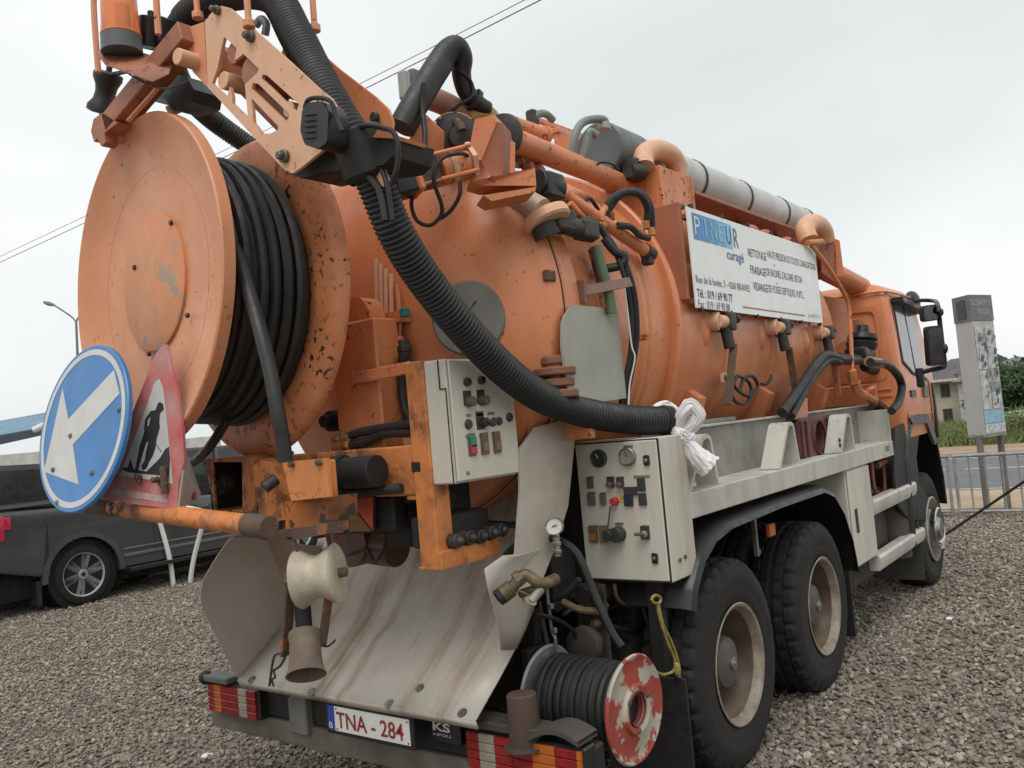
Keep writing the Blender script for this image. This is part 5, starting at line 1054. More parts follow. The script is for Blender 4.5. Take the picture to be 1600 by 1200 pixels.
b = B(); b.lathe([(0, .033), (.02, .033), (.022, .026), (.004, .024)], X(784, 930, xe-.11), (X(782, 932, xe-.12)-X(800, 918, xe-.08)), 20, True); part(b, 'valve_mouth', CHASSIS, wv)
b = B(); b.cyl(X(828, 941, xe-.06), X(846, 920, xe), .018, n=14); b.lathe([(0, .024), (.012, .024), (.012, .014)], X(828, 941, xe-.06), (X(846, 920, xe)-X(828, 941, xe)), 16, False); part(b, 'valve_spout', mat('dull_alloy', (.30, .28, .23), .5, metal=.3, dirt=.5, dscale=10), wv)
b = B(); b.cyl(X(812, 928, xe-.02), X(845, 918, xe), .018, n=10); b.beam(X(808, 922, xe-.08), X(832, 932, xe-.04), .02, .008); part(b, 'valve_handle', BRASS, wv)
for k, (pts, r0, m) in enumerate((([(853, 905), (858, 950), (862, 985), (868, 1000), (866, 1030)], .008, STEEL), ([(842, 940), (848, 970), (855, 1005)], .011, DARKSTEEL), ([(790, 868), (810, 850), (840, 838), (866, 842), (885, 850), (905, 870), (930, 930), (955, 985), (972, 1010)], .017, HOSE), ([(735, 815), (770, 818), (802, 820), (820, 815), (832, 825)], .016, HOSE), ([(866, 935), (885, 925), (905, 905)], .014, HOSE), ([(880, 940), (905, 952), (935, 955)], .016, BRASS), ([(800, 1040), (806, 1000), (812, 960), (822, 940)], .03, HOSE))):
    b = B(); b.tube([X(u, v, xv+.06-.02*(k == 2)) for u, v in pts], r0, 8, 6); part(b, 'pipe' if m in (STEEL, DARKSTEEL, BRASS) else 'hose', m, wv)
for k, (pts, r0, m, yy) in enumerate((([(880, 960), (905, 948), (940, 952), (975, 945), (1010, 950)], .010, DARKSTEEL, -.80), ([(895, 930), (920, 960), (960, 968), (1000, 960), (1030, 975)], .012, HOSE, -.78), ([(925, 915), (930, 945), (950, 975), (985, 985), (1015, 980)], .014, HOSE, -.86), ([(960, 912), (965, 935), (985, 948), (1005, 940), (1010, 915)], .009, BRASS, -.90), ([(1000, 912), (1004, 950), (1015, 985), (1020, 1015)], .011, HOSE, -.95), ([(905, 985), (940, 990), (980, 1000), (1010, 1005)], .018, RUST, -.7), ([(840, 960), (870, 968), (895, 985), (905, 1010)], .010, HOSE, -.80))):
    b = B(); b.tube([Y(u, v, yy) for u, v in pts], r0, 8, 6); part(b, 'brake_line' if k % 2 else 'air_line', m, wv)
for u, v, r0 in ((942, 948, .02), (1000, 955, .018), (968, 940, .016), (930, 975, .02)):
    q = Y(u, v, -.84); b = B(); b.cyl(q-Vector((.02, 0, 0)), q+Vector((.03, 0, 0)), r0, n=6); part(b, 'line_union', BRASS, wv)
b = B(); b.lathe([(0, .05), (.01, .085), (.05, .09), (.06, .085), (.10, .05), (.13, .045)], (.62, -.82, .80), (1, 0, 0), 24); part(b, 'brake_chamber', mat('dusty_chamber', (.06, .05, .04), .7, dirt=.5))
b = B(); b.prism([(.80, -.86, .55), (.80, -.70, .55), (.80, -.70, 1.05), (.80, -.86, 1.05)], (.02, 0, 0)); part(b, 'frame_plate', mat('muddy_frame', (.10, .075, .055), .75, base2=(.05, .04, .03), vscale=6, dirt=.6))
for u, v in ((861, 947), (866, 985)):
    q = X(u, v, xv+.06); b = B(); b.cyl(q-Vector((0, 0, .012)), q+Vector((0, 0, .012)), .016, n=6); part(b, 'pipe_nut', STEEL, wv)
tagp(X(838, 852, .5), NX, .06, .09, mat('box_brown_plate', (.10, .075, .05), .5), 'terminal_plate', wv)
b = B(); b.mm((.6, -.72, .95), (.8, -.3, 1.25), .02); b.cyl((.7, -.8, 1.0), (.95, -.8, 1.0), .06); b.mm((.45, -.7, .62), (.5, -.25, 1.0)); part(b, 'rear_pump', CHASSIS)
# ================================================================== boom head, swung across behind the reel
boom = empty('boom', (0, 0, 0)); boom.parent = T; xb1, xb2 = -.68, -.36
def bp(pts, x, th, name, m, holes=(), par=boom):
    b = B(); b.prism([X(u, v, x) for u, v in pts], (th, 0, 0), holes=[[X(u, v, x) for u, v in h] for h in holes]); return part(b, name, m, par)
o1 = [(320, 32), (335, 15), (346, 9), (358, 12), (430, 76), (500, 140), (516, 153), (528, 172), (531, 192), (527, 216), (500, 238), (470, 262), (457, 271), (445, 266), (400, 218), (325, 137)]
zz = lambda L: [(100+a/4, c/4) for a, c in L]
hA = zz([(1000, 230), (1078, 300), (1066, 380), (1122, 337), (1218, 430), (1208, 455), (1130, 528), (1150, 738), (1052, 645), (1052, 600), (1036, 542), (1018, 608), (925, 520), (960, 420)])
hB = zz([(1240, 466), (1268, 470), (1468, 650), (1455, 690), (1440, 688), (1236, 492)])
hC = zz([(1180, 518), (1212, 522), (1408, 712), (1404, 735), (1385, 760), (1172, 555)])
hD = zz([(1172, 615), (1338, 788), (1335, 812), (1290, 834), (1240, 836), (1184, 765)])
pl1 = bp(o1, xb1, .014, 'boom_plate', ORANGE_PALE, (hA, hB, hC, hD))
bp([(325, 137), (318, 34), (286, 46), (301, 112)], xb1+.03, .012, 'plate_flange', ORANGE_REEL)
for u, v, r0 in ((394, 58, .022), (447, 245, .024), (342, 17, .018)):
    q = X(u, v, xb1); b = B(); b.cyl(q+Vector((.0, 0, 0)), q-Vector((.02, 0, 0)), r0, n=18); b.cyl(q-Vector((.018, 0, 0)), q-Vector((.04, 0, 0)), r0*.65, n=6); part(b, 'pivot_bolt', mat('dull_green_steel', (.13, .125, .095), .5, metal=.4, dirt=.5), boom)
o2 = [(455, 40), (500, 82), (530, 108), (585, 150), (606, 170), (613, 190), (610, 220), (590, 240), (540, 245), (500, 200), (430, 110)]
bp(o2, xb2, .014, 'boom_plate', ORANGE)
q = X(588, 184, xb2-.004); b = B(); b.cyl(q, q-Vector((.02, 0, 0)), .02, n=14); part(b, 'pivot_bolt', DARKSTEEL, boom)
# cross rollers between the two plates
for u, v, r0, m in ((365, 82, .045, RED_OX), (392, 110, .06, RED_OX), (348, 125, .035, ORANGE_PALE), (450, 170, .03, ORANGE_PALE)):
    q = X(u, v, xb1+.012); b = B(); b.cyl(q, q+Vector((.30, 0, 0)), r0, n=22); part(b, 'cross_roller', m, boom)
b = B(); b.beam(X(352, 92, xb1+.17), X(462, 200, xb1+.17), .10, .08, (1, 0, 0)); part(b, 'inner_beam', RED_OX, boom)
# dark yoke that carries the hose at the boom tip
yk = empty('hose_yoke', (0, 0, 0)); yk.parent = T
b = B(); b.prism([X(u, v, -.62) for u, v in ((522, 222), (545, 205), (600, 207), (616, 215), (612, 244), (598, 258), (560, 264), (505, 268), (470, 278), (452, 272))], (.20, 0, 0)); part(b, 'yoke_block', RUBBER, yk)
b = B(); b.prism([X(u, v, -.64) for u, v in ((590, 203), (614, 210), (612, 216), (582, 214))], (.16, 0, 0)); part(b, 'yoke_strap', ORANGE, yk)
b = B(); c = D(572, 250, 3.06); dn = (D(590, 300, 3.08)-D(560, 215, 3.05)).normalized(); b.lathe([(-.11, .078), (-.10, .095), (.05, .098), (.07, .08)], c, dn, 32, False); part(b, 'hose_collar', RUBBER, yk)
b = B(); b.tube([X(u, v, -.66) for u, v in ((533, 215), (550, 203), (575, 196), (600, 200), (616, 208), (622, 230), (620, 262), (610, 290))], .009, 8, 5); part(b, 'cable', RUBBER, yk)
b = B(); b.tube([X(u, v, -.62) for u, v in ((560, 262), (585, 285), (596, 310), (602, 345))], .012, 8, 5); b.tube([X(u, v, -.6) for u, v in ((596, 262), (605, 290), (612, 345))], .010, 8, 5); part(b, 'hydraulic_hose', HOSE, yk)
b = B(); b.prism([X(u, v, -.6) for u, v in ((578, 262), (596, 262), (606, 285), (598, 292))], (.02, 0, 0)); part(b, 'link_plate', ORANGE_PALE, yk)
# work lamp on the plate
wl_ = empty('work_lamp', (0, 0, 0)); wl_.parent = T; c = X(492, 195, -.73)
b = B(); b.prism(rounded([X(u, v, -.78) for u, v in ((472, 172), (480, 160), (503, 158), (513, 176), (511, 222), (496, 233), (476, 226), (469, 205))], .012), (.09, 0, 0)); part(b, 'lamp_body', PLASTIC, wl_)
for k in range(5):
    b = B(); b.beam(X(475, 180+k*9, -.785), X(492, 178+k*9, -.785), .006, .006); part(b, 'cooling_fin', PLASTIC, wl_)
b = B(); b.tube([X(u, v, -.76) for u, v in ((476, 170), (482, 156), (500, 153), (518, 160), (526, 185), (535, 205))], .008, 8, 5); part(b, 'lamp_bracket', RUBBER, wl_)
# arm towards the left end, with beacon, roller and guard hoops -------------------------
xa = -.655; pA, pB = X(178, 196, xa), X(298, 52, xa)
b = B(); b.beam(pA, pB, .09, .10, (1, 0, 0)); part(b, 'arm', RED_OX, boom)
b = B(); b.beam(X(200, 190, xa-.052), X(246, 138, xa-.052), .012, .022, (1, 0, 0)); part(b, 'arm_edge', ORANGE_REEL, boom)
b = B(); b.prism(rounded([X(u, v, xa-.05) for u, v in ((146, 186), (160, 176), (184, 192), (170, 202), (163, 208), (165, 222), (158, 229), (152, 216), (147, 222), (142, 205))], .004), (.06, 0, 0)); part(b, 'arm_end', RED_OX, boom)
q = X(165, 208, xa-.02); b = B(); b.cyl(q, q+Vector((.32, -.02, 0)), .038, n=20); part(b, 'end_roller', ORANGE_REEL, boom)
q = X(287, 91, xa-.05); b = B(); b.cyl(q-Vector((.03, 0, 0)), q+Vector((.30, 0, 0)), .034, n=20); part(b, 'pivot_tube', ORANGE_PALE, boom)
bc = empty('beacon', (0, 0, 0)); bc.parent = T; zb = X(200, 90, xa).z
b = B(); b.prism([D(u, v, d) for u, v, d in ((150, 84, 3.72), (160, 78, 3.78), (188, 77, 3.80), (228, 87, 3.78), (270, 102, 3.64), (264, 116, 3.58), (238, 128, 3.57), (205, 116, 3.60), (165, 102, 3.66))], (0, 0, .010)); part(b, 'beacon_plate', RED_OX, bc)
c = D(191, 83, 3.71); b = B(); b.lathe([(0, .084), (.07, .082), (.076, .074)], c, (0, 0, 1), 36); part(b, 'beacon_base', mat('grey_beacon_base', (.10, .11, .115), .5), bc)
b = B(); b.lathe([(.076, .079), (.09, .080), (.12, .077), (.24, .074), (.29, .068), (.31, .05), (.315, 0)], c, (0, 0, 1), 40); part(b, 'beacon_lens', BEACON, bc)
b = B(); b.lathe([(.07, .081), (.075, .084), (.08, .081)], c, (0, 0, 1), 40, False); part(b, 'lens_ring', BEACON, bc)
b = B(); b.cyl(c+Vector((.0, -.02, .06)), c+Vector((0, -.02, .2)), .025, n=12); part(b, 'beacon_lamp', CHROME, bc)
b = B(); d1, d2 = X(232, 75, xa+.05), X(236, 28, xa+.05); b.cyl(d1, d2, .05, n=18); b.box((d1+d2)/2+Vector((.05, -.02, 0)), (.1, .1, .13), None, .02); b.cyl(d2, d2+Vector((0, 0, .03)), .015, n=8); part(b, 'beacon_motor', PLASTIC, bc)
def hoop(u0, v0, u1, v1, x, r0=.014):
    a, e = X(u0, v0, x), X(u1, v1, x); a.z = e.z = zb; h = Vector((0, 0, .40)); b = B()
    b.tube([a, a+h*.8, a+h*.97+(e-a)*.08, a+h+(e-a)*.25, e+h+(a-e)*.25, e+h*.97+(a-e)*.08, e+h*.8, e], r0, 8, 4); return part(b, 'guard_hoop', ORANGE_REEL, boom)
hoop(152, 90, 250, 90, xa-.02)
for (u, v), x, L in (((309, 26), xb1+.1, .35), ((389, 40), xb1-.01, .35), ((492, 46), xb2, .45)):
    q = X(u, v, x); b = B(); b.cyl(q, q+Vector((0, -.0, L)), .013, n=10); b.cyl(q-Vector((0, 0, .01)), q+Vector((0, 0, .02)), .024, n=10); part(b, 'guard_rod', ORANGE_REEL, boom)
q0, q1 = X(170, 112, xa+.1), X(160, 178, xa+.1); L = (q1-q0).length
b = B(); b.lathe([(0, .045), (.01, .066), (.035, .066), (L*.35, .05), (L*.5, .046), (L*.68, .052), (L-.035, .072), (L-.01, .074), (L, .05)], q0, q1-q0, 32); part(b, 'rubber_roller', HOSE, boom)
b = B(); b.cyl(q0-(q1-q0).normalized()*.03, q1+(q1-q0).normalized()*.02, .014, n=10); b.beam(X(176, 116, xa+.1), X(215, 108, xa+.06), .014, .02); part(b, 'roller_axle', DARKSTEEL, boom)
b = B(); b.prism([X(u, v, xa+.1) for u, v in ((228, 122), (260, 112), (292, 120), (303, 140), (300, 160), (270, 172), (256, 152), (238, 158), (224, 148))], (.14, 0, 0)); part(b, 'swivel_motor', PLASTIC, boom)
b = B(); b.tube([X(u, v, xa-.06) for u, v in ((165, 90), (190, 108), (230, 132), (262, 138), (295, 126))], .004, 6, 5); part(b, 'cable', DARKSTEEL, boom)
b = B(); b.beam(X(262, 175, -.55), X(285, 165, -.5), .04, .04); part(b, 'reel_stop', ORANGE_PALE, boom)
b = B(); q = X(408, 40, xb2-.1); b.tube([X(u, v, xb2-.15) for u, v in ((400, 40), (408, 30), (416, 38), (414, 55))], .016, 8, 5); part(b, 'hose_clip', mat('grey_clip', (.2, .22, .23), .5), boom)
# the long corrugated suction hose -----------------------------------------------------------
hs_ = empty('suction_hose', (0, 0, 0)); hs_.parent = T
hp_ = [(395, 232, 5.5), (330, 185, 5.3), (288, 140, 4.9), (268, 85, 4.4), (292, 28, 4.0), (355, -8, 3.72), (424, -6, 3.5), (462, 54, 3.34), (486, 102, 3.24), (510, 148, 3.14), (534, 190, 3.08), (562, 232, 3.05), (588, 290, 3.07), (618, 362, 3.12), (660, 432, 3.22), (720, 508, 3.36), (790, 580, 3.55), (850, 622, 3.74), (920, 646, 3.94), (990, 656, 4.10), (1040, 657, 4.20)]
b = B(); b.tube([D(u, v, d) for u, v, d in hp_], lambda t: .062 if t > .3 else .058, 24, 8, ribs=(.0185, .0075)); part(b, 'corrugated_hose', HOSE, hs_, ang=70)
a, e = D(1034, 657, 4.19), D(1052, 656, 4.225); b = B(); b.lathe([(0, .072), (.02, .074), (.05, .070), (.055, .05)], a, e-a, 28); part(b, 'hose_end', RUBBER, hs_)
# white plastic bag tied round the hose end
bg_ = empty('plastic_bag', D(1070, 670, 4.2)); lo = bg_.location
def crumple(name, pts, rad, seed, n=44, m=46, amp=1.0):
    P_ = [D(*q_)-lo for q_ in pts]; b = B(); C_ = []
    for i in range(m):                       # walk the centre line
        t = i/(m-1)*(len(P_)-1); k = min(int(t), len(P_)-2); C_.append(P_[k].lerp(P_[k+1], t-k))
    C_ = [C_[0]]+[(C_[i-1]+C_[i]*2+C_[i+1])/4 for i in range(1, m-1)]+[C_[-1]]; rows = []
    ax_, u_, w_ = b.frame(C_[1]-C_[0])
    for i in range(m):
        T_ = (C_[min(i+1, m-1)]-C_[max(i-1, 0)]).normalized(); u_ = (u_-T_*u_.dot(T_)).normalized(); w_ = T_.cross(u_); t = i/(m-1); row = []
        for k in range(n):
            a = 2*PI*k/n; ca, sa = math.cos(a), math.sin(a)
            f = abs(noise.noise((ca*2.6, sa*2.6+seed, t*1.6)))*.75+abs(noise.noise((ca*5.5+seed, sa*5.5, t*4.5)))*.35+noise.noise((ca*1.1, sa*1.1, t*3+seed))*.35
            row.append(C_[i]+(u_*ca+w_*sa*.8)*rad(t)*(.78+.22*(1-amp)+f*amp)+T_*noise.noise((ca*3, sa*3, t*5+seed))*.012)
        rows.append(row)
    vs = b.grid(rows, True); b.bm.faces.new(vs[0][::-1]); b.bm.faces.new(vs[-1]); return b.build(name, BAGWHITE, bg_, ang=24)
crumple('bag_knot', [(1058, 672, 4.17), (1066, 648, 4.15), (1078, 634, 4.15), (1090, 648, 4.15), (1080, 664, 4.16), (1070, 674, 4.16)], lambda t: .018+.027*math.sin(PI*t)**.7, 3, amp=.6)
crumple('bag_neck', [(1052, 662, 4.18), (1062, 676, 4.15), (1074, 684, 4.15), (1080, 676, 4.16)], lambda t: .022+.012*math.sin(PI*t), 17)
crumple('bag_tail', [(1066, 672, 4.16), (1074, 690, 4.15), (1086, 708, 4.14), (1098, 722, 4.14), (1108, 730, 4.14)], lambda t: .014+.050*t**.75, 8, amp=.42)
crumple('bag_wrap', [(1022, 640, 4.22), (1040, 637, 4.25), (1056, 648, 4.24), (1062, 666, 4.2)], lambda t: .022+.018*math.sin(PI*t), 5)
tag(bg_, 'white plastic bag knotted round the end of the black suction hose', 'plastic bag')
# ================================================================== top of the tank
tp = empty('tank_top_gear', (0, 0, 0)); tp.parent = T
def tb(pts, r0, m, name, n=12, sub=6, par=tp): b = B(); b.tube([D(u, v, d) for u, v, d in pts], r0, n, sub); return part(b, name, m, par)
def qd(pts, dv, m, name, par=tp): b = B(); b.prism([D(u, v, d) for u, v, d in pts], dv); return part(b, name, m, par)
qd([(622, 262, 3.75), (650, 190, 3.75), (662, 178, 3.77), (690, 205, 3.8), (688, 262, 3.82), (640, 300, 3.78)], (.02, 0, 0), ORANGE, 'bracket_plate')
qd([(622, 268, 3.6), (690, 255, 3.72), (712, 262, 3.85), (640, 285, 3.8)], (0, 0, -.015), ORANGE, 'bracket_base')
tb([(628, 200, 3.72), (640, 178, 3.74), (665, 135, 3.8), (688, 98, 3.86)], .060, HOSE, 'elbow_hose', 22)
tb([(682, 108, 3.86), (697, 84, 3.88), (712, 74, 3.9), (722, 90, 3.93), (721, 115, 3.96), (728, 142, 3.99), (748, 164, 4.03), (760, 172, 4.06)], lambda t: .060-.018*min(1, t*1.5), HOSE, 'elbow_hose', 22)
b = B(); b.lathe([(-.02, .05), (-.018, .056), (.0, .056), (.002, .05)], D(742, 158, 4.02), D(760, 174, 4.06)-D(735, 150, 4.0), 20, False); b.cyl(D(742, 148, 4.0), D(750, 152, 4.0), .012, n=8); part(b, 'hose_clamp', DARKSTEEL, tp)
tb([(655, 148, 4.05), (690, 160, 4.05), (720, 176, 4.06), (748, 192, 4.07)], .055, mat('rusty_pink_pipe', (.36, .20, .13), .55, base2=(.26, .13, .08), vscale=7, dirt=.4, dscale=8), 'rusty_pipe', 18)
tb([(734, 185, 4.05), (752, 178, 4.06), (764, 182, 4.08), (770, 195, 4.1)], .045, mat('ochre_pipe', (.42, .25, .08), .55, dirt=.4, dscale=9), 'rusty_elbow', 16)
vn = (CAM-D(715, 215, 3.9)).normalized()+Vector((-.1, -.5, .1)); c = D(714, 216, 3.92)
b = B(); b.lathe([(-.10, .10), (-.02, .115), (0, .11), (.015, .09), (.02, .05), (.05, .045), (.055, 0)], c, vn, 36); vv = part(b, 'round_valve', DARKSTEEL, tp); b = B(); b.lathe([(-.06, .118), (-.055, .124), (-.03, .124), (-.025, .118)], c, vn, 36, False); part(b, 'valve_flange', ORANGE_REEL, vv)
for k in range(8):
    ax_, u2, w2 = b.frame(vn); a = k*PI/4; qv = c-ax_*.02+(u2*math.cos(a)+w2*math.sin(a))*.112; b2 = B(); b2.cyl(qv, qv+ax_*.016, .011, n=6); part(b2, 'bolt', DARKSTEEL, vv)
tb([(712, 190, 3.9), (718, 196, 3.88), (722, 205, 3.87)], .022, RUST, 'valve_stem')
# tie-rod actuator cylinder
ac = empty('actuator', (0, 0, 0)); ac.parent = T
c0, c1 = D(640, 276, 3.5), D(736, 252, 3.6); da = (c1-c0)
b = B(); b.cyl(c0.lerp(c1, .48), c0.lerp(c1, .93), .062, n=28); part(b, 'cylinder', ORANGE, ac)
b = B(); ax_, u2, w2 = b.frame(da); b.lathe([(0, .02), (.002, .082), (.022, .082), (.024, 0)], c0.lerp(c1, .93), da, 6); part(b, 'end_plate', ORANGE_PALE, ac)
b = B(); b.box(c0.lerp(c1, .2), (.12, .12, .12), da.to_track_quat('X', 'Z').to_matrix(), .01); part(b, 'valve_body', DARKSTEEL, ac); b = B(); b.box(c0.lerp(c1, .05), (.03, .16, .16), da.to_track_quat('X', 'Z').to_matrix(), .01); part(b, 'mount_plate', ORANGE, ac)
b = B(); b.box(c0.lerp(c1, -.14), (.1, .14, .15), da.to_track_quat('X', 'Z').to_matrix(), .02); part(b, 'rod_head', PLASTIC, ac)
for su, sw in ((1, 1), (1, -1), (-1, 1), (-1, -1)):
    o = (u2*su+w2*sw)*.052; b = B(); b.cyl(c0+o, c1+o, .009, n=8); part(b, 'tie_rod', ORANGE, ac)
b = B(); b.lathe([(0, .066), (.006, .07), (.02, .07), (.026, .066)], c0.lerp(c1, .62), da, 28, False); part(b, 'cylinder_band', ORANGE_PALE, ac)
for pts in ([(737, 250, 3.58), (722, 240, 3.5), (690, 248, 3.46), (678, 280, 3.46), (690, 320, 3.5), (688, 338, 3.52), (672, 352, 3.53), (652, 345, 3.53), (643, 322, 3.54), (647, 300, 3.53), (660, 284, 3.52)], [(719, 283, 3.5), (718, 305, 3.5), (705, 328, 3.52), (688, 342, 3.53)]):
    tb(pts, .0085, RUBBER, 'cable', 8, 6, ac)
# shelf channel, column, pivot tube
b = B(); b.prism([D(u, v, d) for u, v, d in ((733, 284, 3.62), (836, 262, 3.66), (838, 290, 3.66), (800, 282, 3.7), (752, 290, 3.65))], (.10, .10, 0)); part(b, 'shelf_channel', ORANGE, tp)
b = B(); b.prism([D(u, v, d) for u, v, d in ((755, 305, 3.62), (838, 292, 3.64), (836, 300, 3.64), (768, 314, 3.62))], (.1, .12, 0)); part(b, 'shelf_lip', ORANGE, tp)
b = B(); b.beam(D(800, 285, 3.75), D(801, 222, 3.75), .02, .02); part(b, 'shelf_stay', ORANGE, tp)
qd([(730, 248, 3.75), (742, 186, 3.75), (760, 182, 3.75), (771, 178, 3.75), (776, 190, 3.75), (752, 250, 3.75)], (.14, .05, 0), ORANGE, 'column_plate')
qd([(752, 252, 3.76), (774, 190, 3.76), (786, 192, 3.78), (790, 210, 3.78), (785, 275, 3.78), (765, 275, 3.76)], (.12, .05, 0), RED_OX, 'column_web')
q0, q1 = Y(786, 212, -.47), Y(992, 297, -.62)
q0, q1 = D(786, 213, 4.0), D(998, 298, 5.25); b = B(); b.cyl(q0, q1, .058, n=32); part(b, 'boom_cylinder', ORANGE, tp); b = B(); dd = (q1-q0).normalized(); b.lathe([(-.03, .06), (-.02, .10), (.0, .105), (.015, .10), (.02, .06)], q0, dd, 30); part(b, 'cylinder_flange', DARKSTEEL, tp)
tb([(802, 196, 4.3), (852, 214, 4.45)], .045, ORANGE, 'stub_cylinder', 20, 1); b = B(); b.lathe([(0, .045), (.0, .055), (.02, .055), (.02, 0)], D(848, 212, 4.44), D(852, 214, 4.45)-D(802, 196, 4.3), 20); part(b, 'stub_cap', ORANGE, tp)
q0, q1 = D(878, 302, 4.15), D(1008, 392, 4.55); b = B(); b.cyl(q0, q1, .032, n=24); part(b, 'side_cylinder', ORANGE, tp); b = B(); b.cyl(q1, q1+(q1-q0).normalized()*.06, .04, n=16); b.box(q1+Vector((.02, 0, -.03)), (.05, .06, .09), None, .01); part(b, 'cylinder_eye', DARKSTEEL, tp)
b = B(); b.prism([D(u, v, d) for u, v, d in ((1003, 385, 4.6), (1012, 378, 4.6), (1018, 392, 4.62), (1014, 415, 4.62), (1004, 410, 4.6))], (.02, .02, 0)); part(b, 'eye_bracket', ORANGE, tp)
b = B(); b.cyl(D(838, 284, 4.0), D(872, 298, 4.1), .06, n=20); b.box(D(858, 292, 4.05), (.14, .1, .12), None, .02); part(b, 'rotary_union', PLASTIC, tp)
b = B(); c = D(850, 335, 3.86); b.lathe([(0, .02), (.0, .105), (.012, .11), (.04, .11), (.05, .10), (.05, 0)], c, Vector((.1, -.35, -.9)), 32); part(b, 'inlet_flange', ORANGE_PALE, tp); tb([(803, 305, 3.95), (825, 318, 3.92), (846, 330, 3.88)], .06, mat('cream_pipe', (.50, .38, .28), .5, dirt=.3, dscale=8), 'inlet_pipe', 20)
b = B(); b.cyl(D(846, 345, 3.85), D(856, 370, 3.86), .06, n=20); b.box(D(874, 345, 3.92), (.16, .10, .10), None, .02); b.cyl(D(880, 350, 3.93), D(925, 365, 4.1), .045, n=16); b.box(D(915, 360, 4.05), (.12, .09, .09), None, .02); part(b, 'valve_chain', DARKSTEEL, tp)
for k, pts in enumerate(([(890, 318, 4.05), (905, 335, 4.1), (920, 350, 4.2), (945, 352, 4.3)], [(900, 350, 4.05), (925, 345, 4.15), (955, 380, 4.25), (968, 405, 4.3)])): tb(pts, .018, DARKSTEEL if k else ORANGE_WORN, 'manifold_pipe', 10, 5)
for pts, r0, m, nm in (([(945, 336, 4.35), (955, 312, 4.35), (978, 300, 4.4), (1000, 305, 4.45), (1012, 325, 4.5), (1010, 350, 4.52)], .020, HOSE, 'hydraulic_hose'), ([(950, 330, 4.4), (970, 304, 4.42), (998, 300, 4.48), (1016, 322, 4.52), (1019, 358, 4.55)], .018, HOSE, 'hydraulic_hose'), ([(938, 345, 4.3), (942, 330, 4.32), (950, 322, 4.36)], .018, ORANGE, 'hose_fitting'), ([(1008, 345, 4.52), (1002, 360, 4.5), (992, 372, 4.48)], .015, ORANGE, 'hose_fitting'), ([(965, 352, 4.35), (985, 355, 4.4), (1000, 368, 4.45), (1014, 372, 4.5)], .017, DARKSTEEL, 'manifold_pipe'),
    ([(930, 385, 4.1), (940, 420, 4.1), (950, 455, 4.1), (956, 490, 4.1)], .026, GREENHOSE, 'green_hose'), ([(944, 372, 4.2), (960, 392, 4.2), (976, 402, 4.2), (968, 415, 4.2), (948, 420, 4.2), (938, 428, 4.2)], .022, HOSE, 'elbow_pipe'), ([(972, 405, 4.22), (985, 440, 4.22), (992, 480, 4.24), (993, 530, 4.26), (984, 585, 4.26), (972, 640, 4.26)], .020, RUBBER, 'cable_bundle'), ([(966, 405, 4.18), (979, 445, 4.18), (986, 490, 4.2), (986, 540, 4.2), (978, 590, 4.2), (968, 640, 4.2)], .012, RUBBER, 'cable_bundle'), ([(975, 440, 4.17), (981, 490, 4.17), (987, 540, 4.17), (992, 560, 4.17), (984, 600, 4.17), (982, 640, 4.15)], .004, WHITE, 'thin_cable'),
    ([(922, 390, 4.15), (932, 430, 4.15), (940, 470, 4.15), (945, 500, 4.15)], .011, ORANGE_WORN, 'conduit'), ([(936, 330, 4.4), (920, 310, 4.3), (905, 330, 4.25)], .010, RUBBER, 'cable'), ([(662, 130, 3.7), (660, 170, 3.7), (664, 215, 3.65), (658, 255, 3.6)], .012, RUBBER, 'cable'), ([(718, 110, 3.9), (736, 128, 3.95), (738, 150, 3.95), (716, 165, 3.95), (700, 178, 3.95)], .008, RUBBER, 'cable')):
    tb(pts, r0, m, nm, 10, 6)
b = B(); b.beam(D(905, 456, 4.0), D(986, 440, 4.12), .006, .05, (0, .3, 1)); b.box(D(908, 456, 4.0), (.01, .05, .11), None, .003); part(b, 'cable_bracket', mat('grey_brown_bar', (.20, .12, .09), .55, dirt=.4), tp)
for u, v in ((955, 338), (944, 325), (1010, 352), (1018, 362), (940, 410), (936, 430)):
    q = D(u, v, 4.4 if v < 380 else 4.15); b = B(); b.cyl(q-Vector((0, 0, .02)), q+Vector((0, 0, .02)), .02, n=6); part(b, 'fitting', ORANGE_WORN, tp)
b = B(); b.box(D(1005, 527, 4.35), (.03, .05, .03), None, .004); part(b, 'cable_clamp', ORANGE_WORN, tp)
# turret box, carrying bends and the silver tank ----------------------------------------------
tu = empty('turret_box', (0, 0, 0)); tu.parent = T; ye = -.88
E0, E1 = Y(1030, 258, ye), Y(1032, 402, ye); F0, F1 = Y(1060, 262, ye), Y(1068, 388, ye)
xr0 = E0.x; b = B(); zt = E0.z; zb_ = E1.z
b.prism([(xr0, ye, zt), (xr0, ye, zb_), (xr0, ye+.08, zb_-.08), (xr0, ye+.60, zb_+.30), (xr0, ye+.62, zt), (xr0, ye+.2, zt+.04)], (.42, 0, 0)); part(b, 'turret', ORANGE, tu)
b = B(); b.mm((xr0-.008, ye-.008, zb_+.04), (xr0+.015, ye+.012, zt)); b.mm((xr0+.405, ye-.008, zb_+.04), (xr0+.425, ye+.012, zt)); part(b, 'turret_edge', ORANGE, tu)
b = B(); b.box(D(990, 266, 5.0), (.12, .1, .12), None, .02); b.cyl(D(986, 268, 4.95), D(1006, 268, 4.98), .045, n=16); part(b, 'limit_switch', DARKSTEEL, tu)
tb([(1006, 262, 5.0), (1005, 245, 5.05), (1016, 236, 5.12), (1034, 236, 5.2), (1050, 245, 5.28), (1058, 262, 5.32), (1060, 285, 5.34)], .062, ORANGE_PALE, 'carrying_bend', 20, 6, tu)
b = B(); b.cyl(Y(1004, 252, -.6), Y(1004, 262, -.6), .02, n=8); part(b, 'bend_bolt', DARKSTEEL, tu)
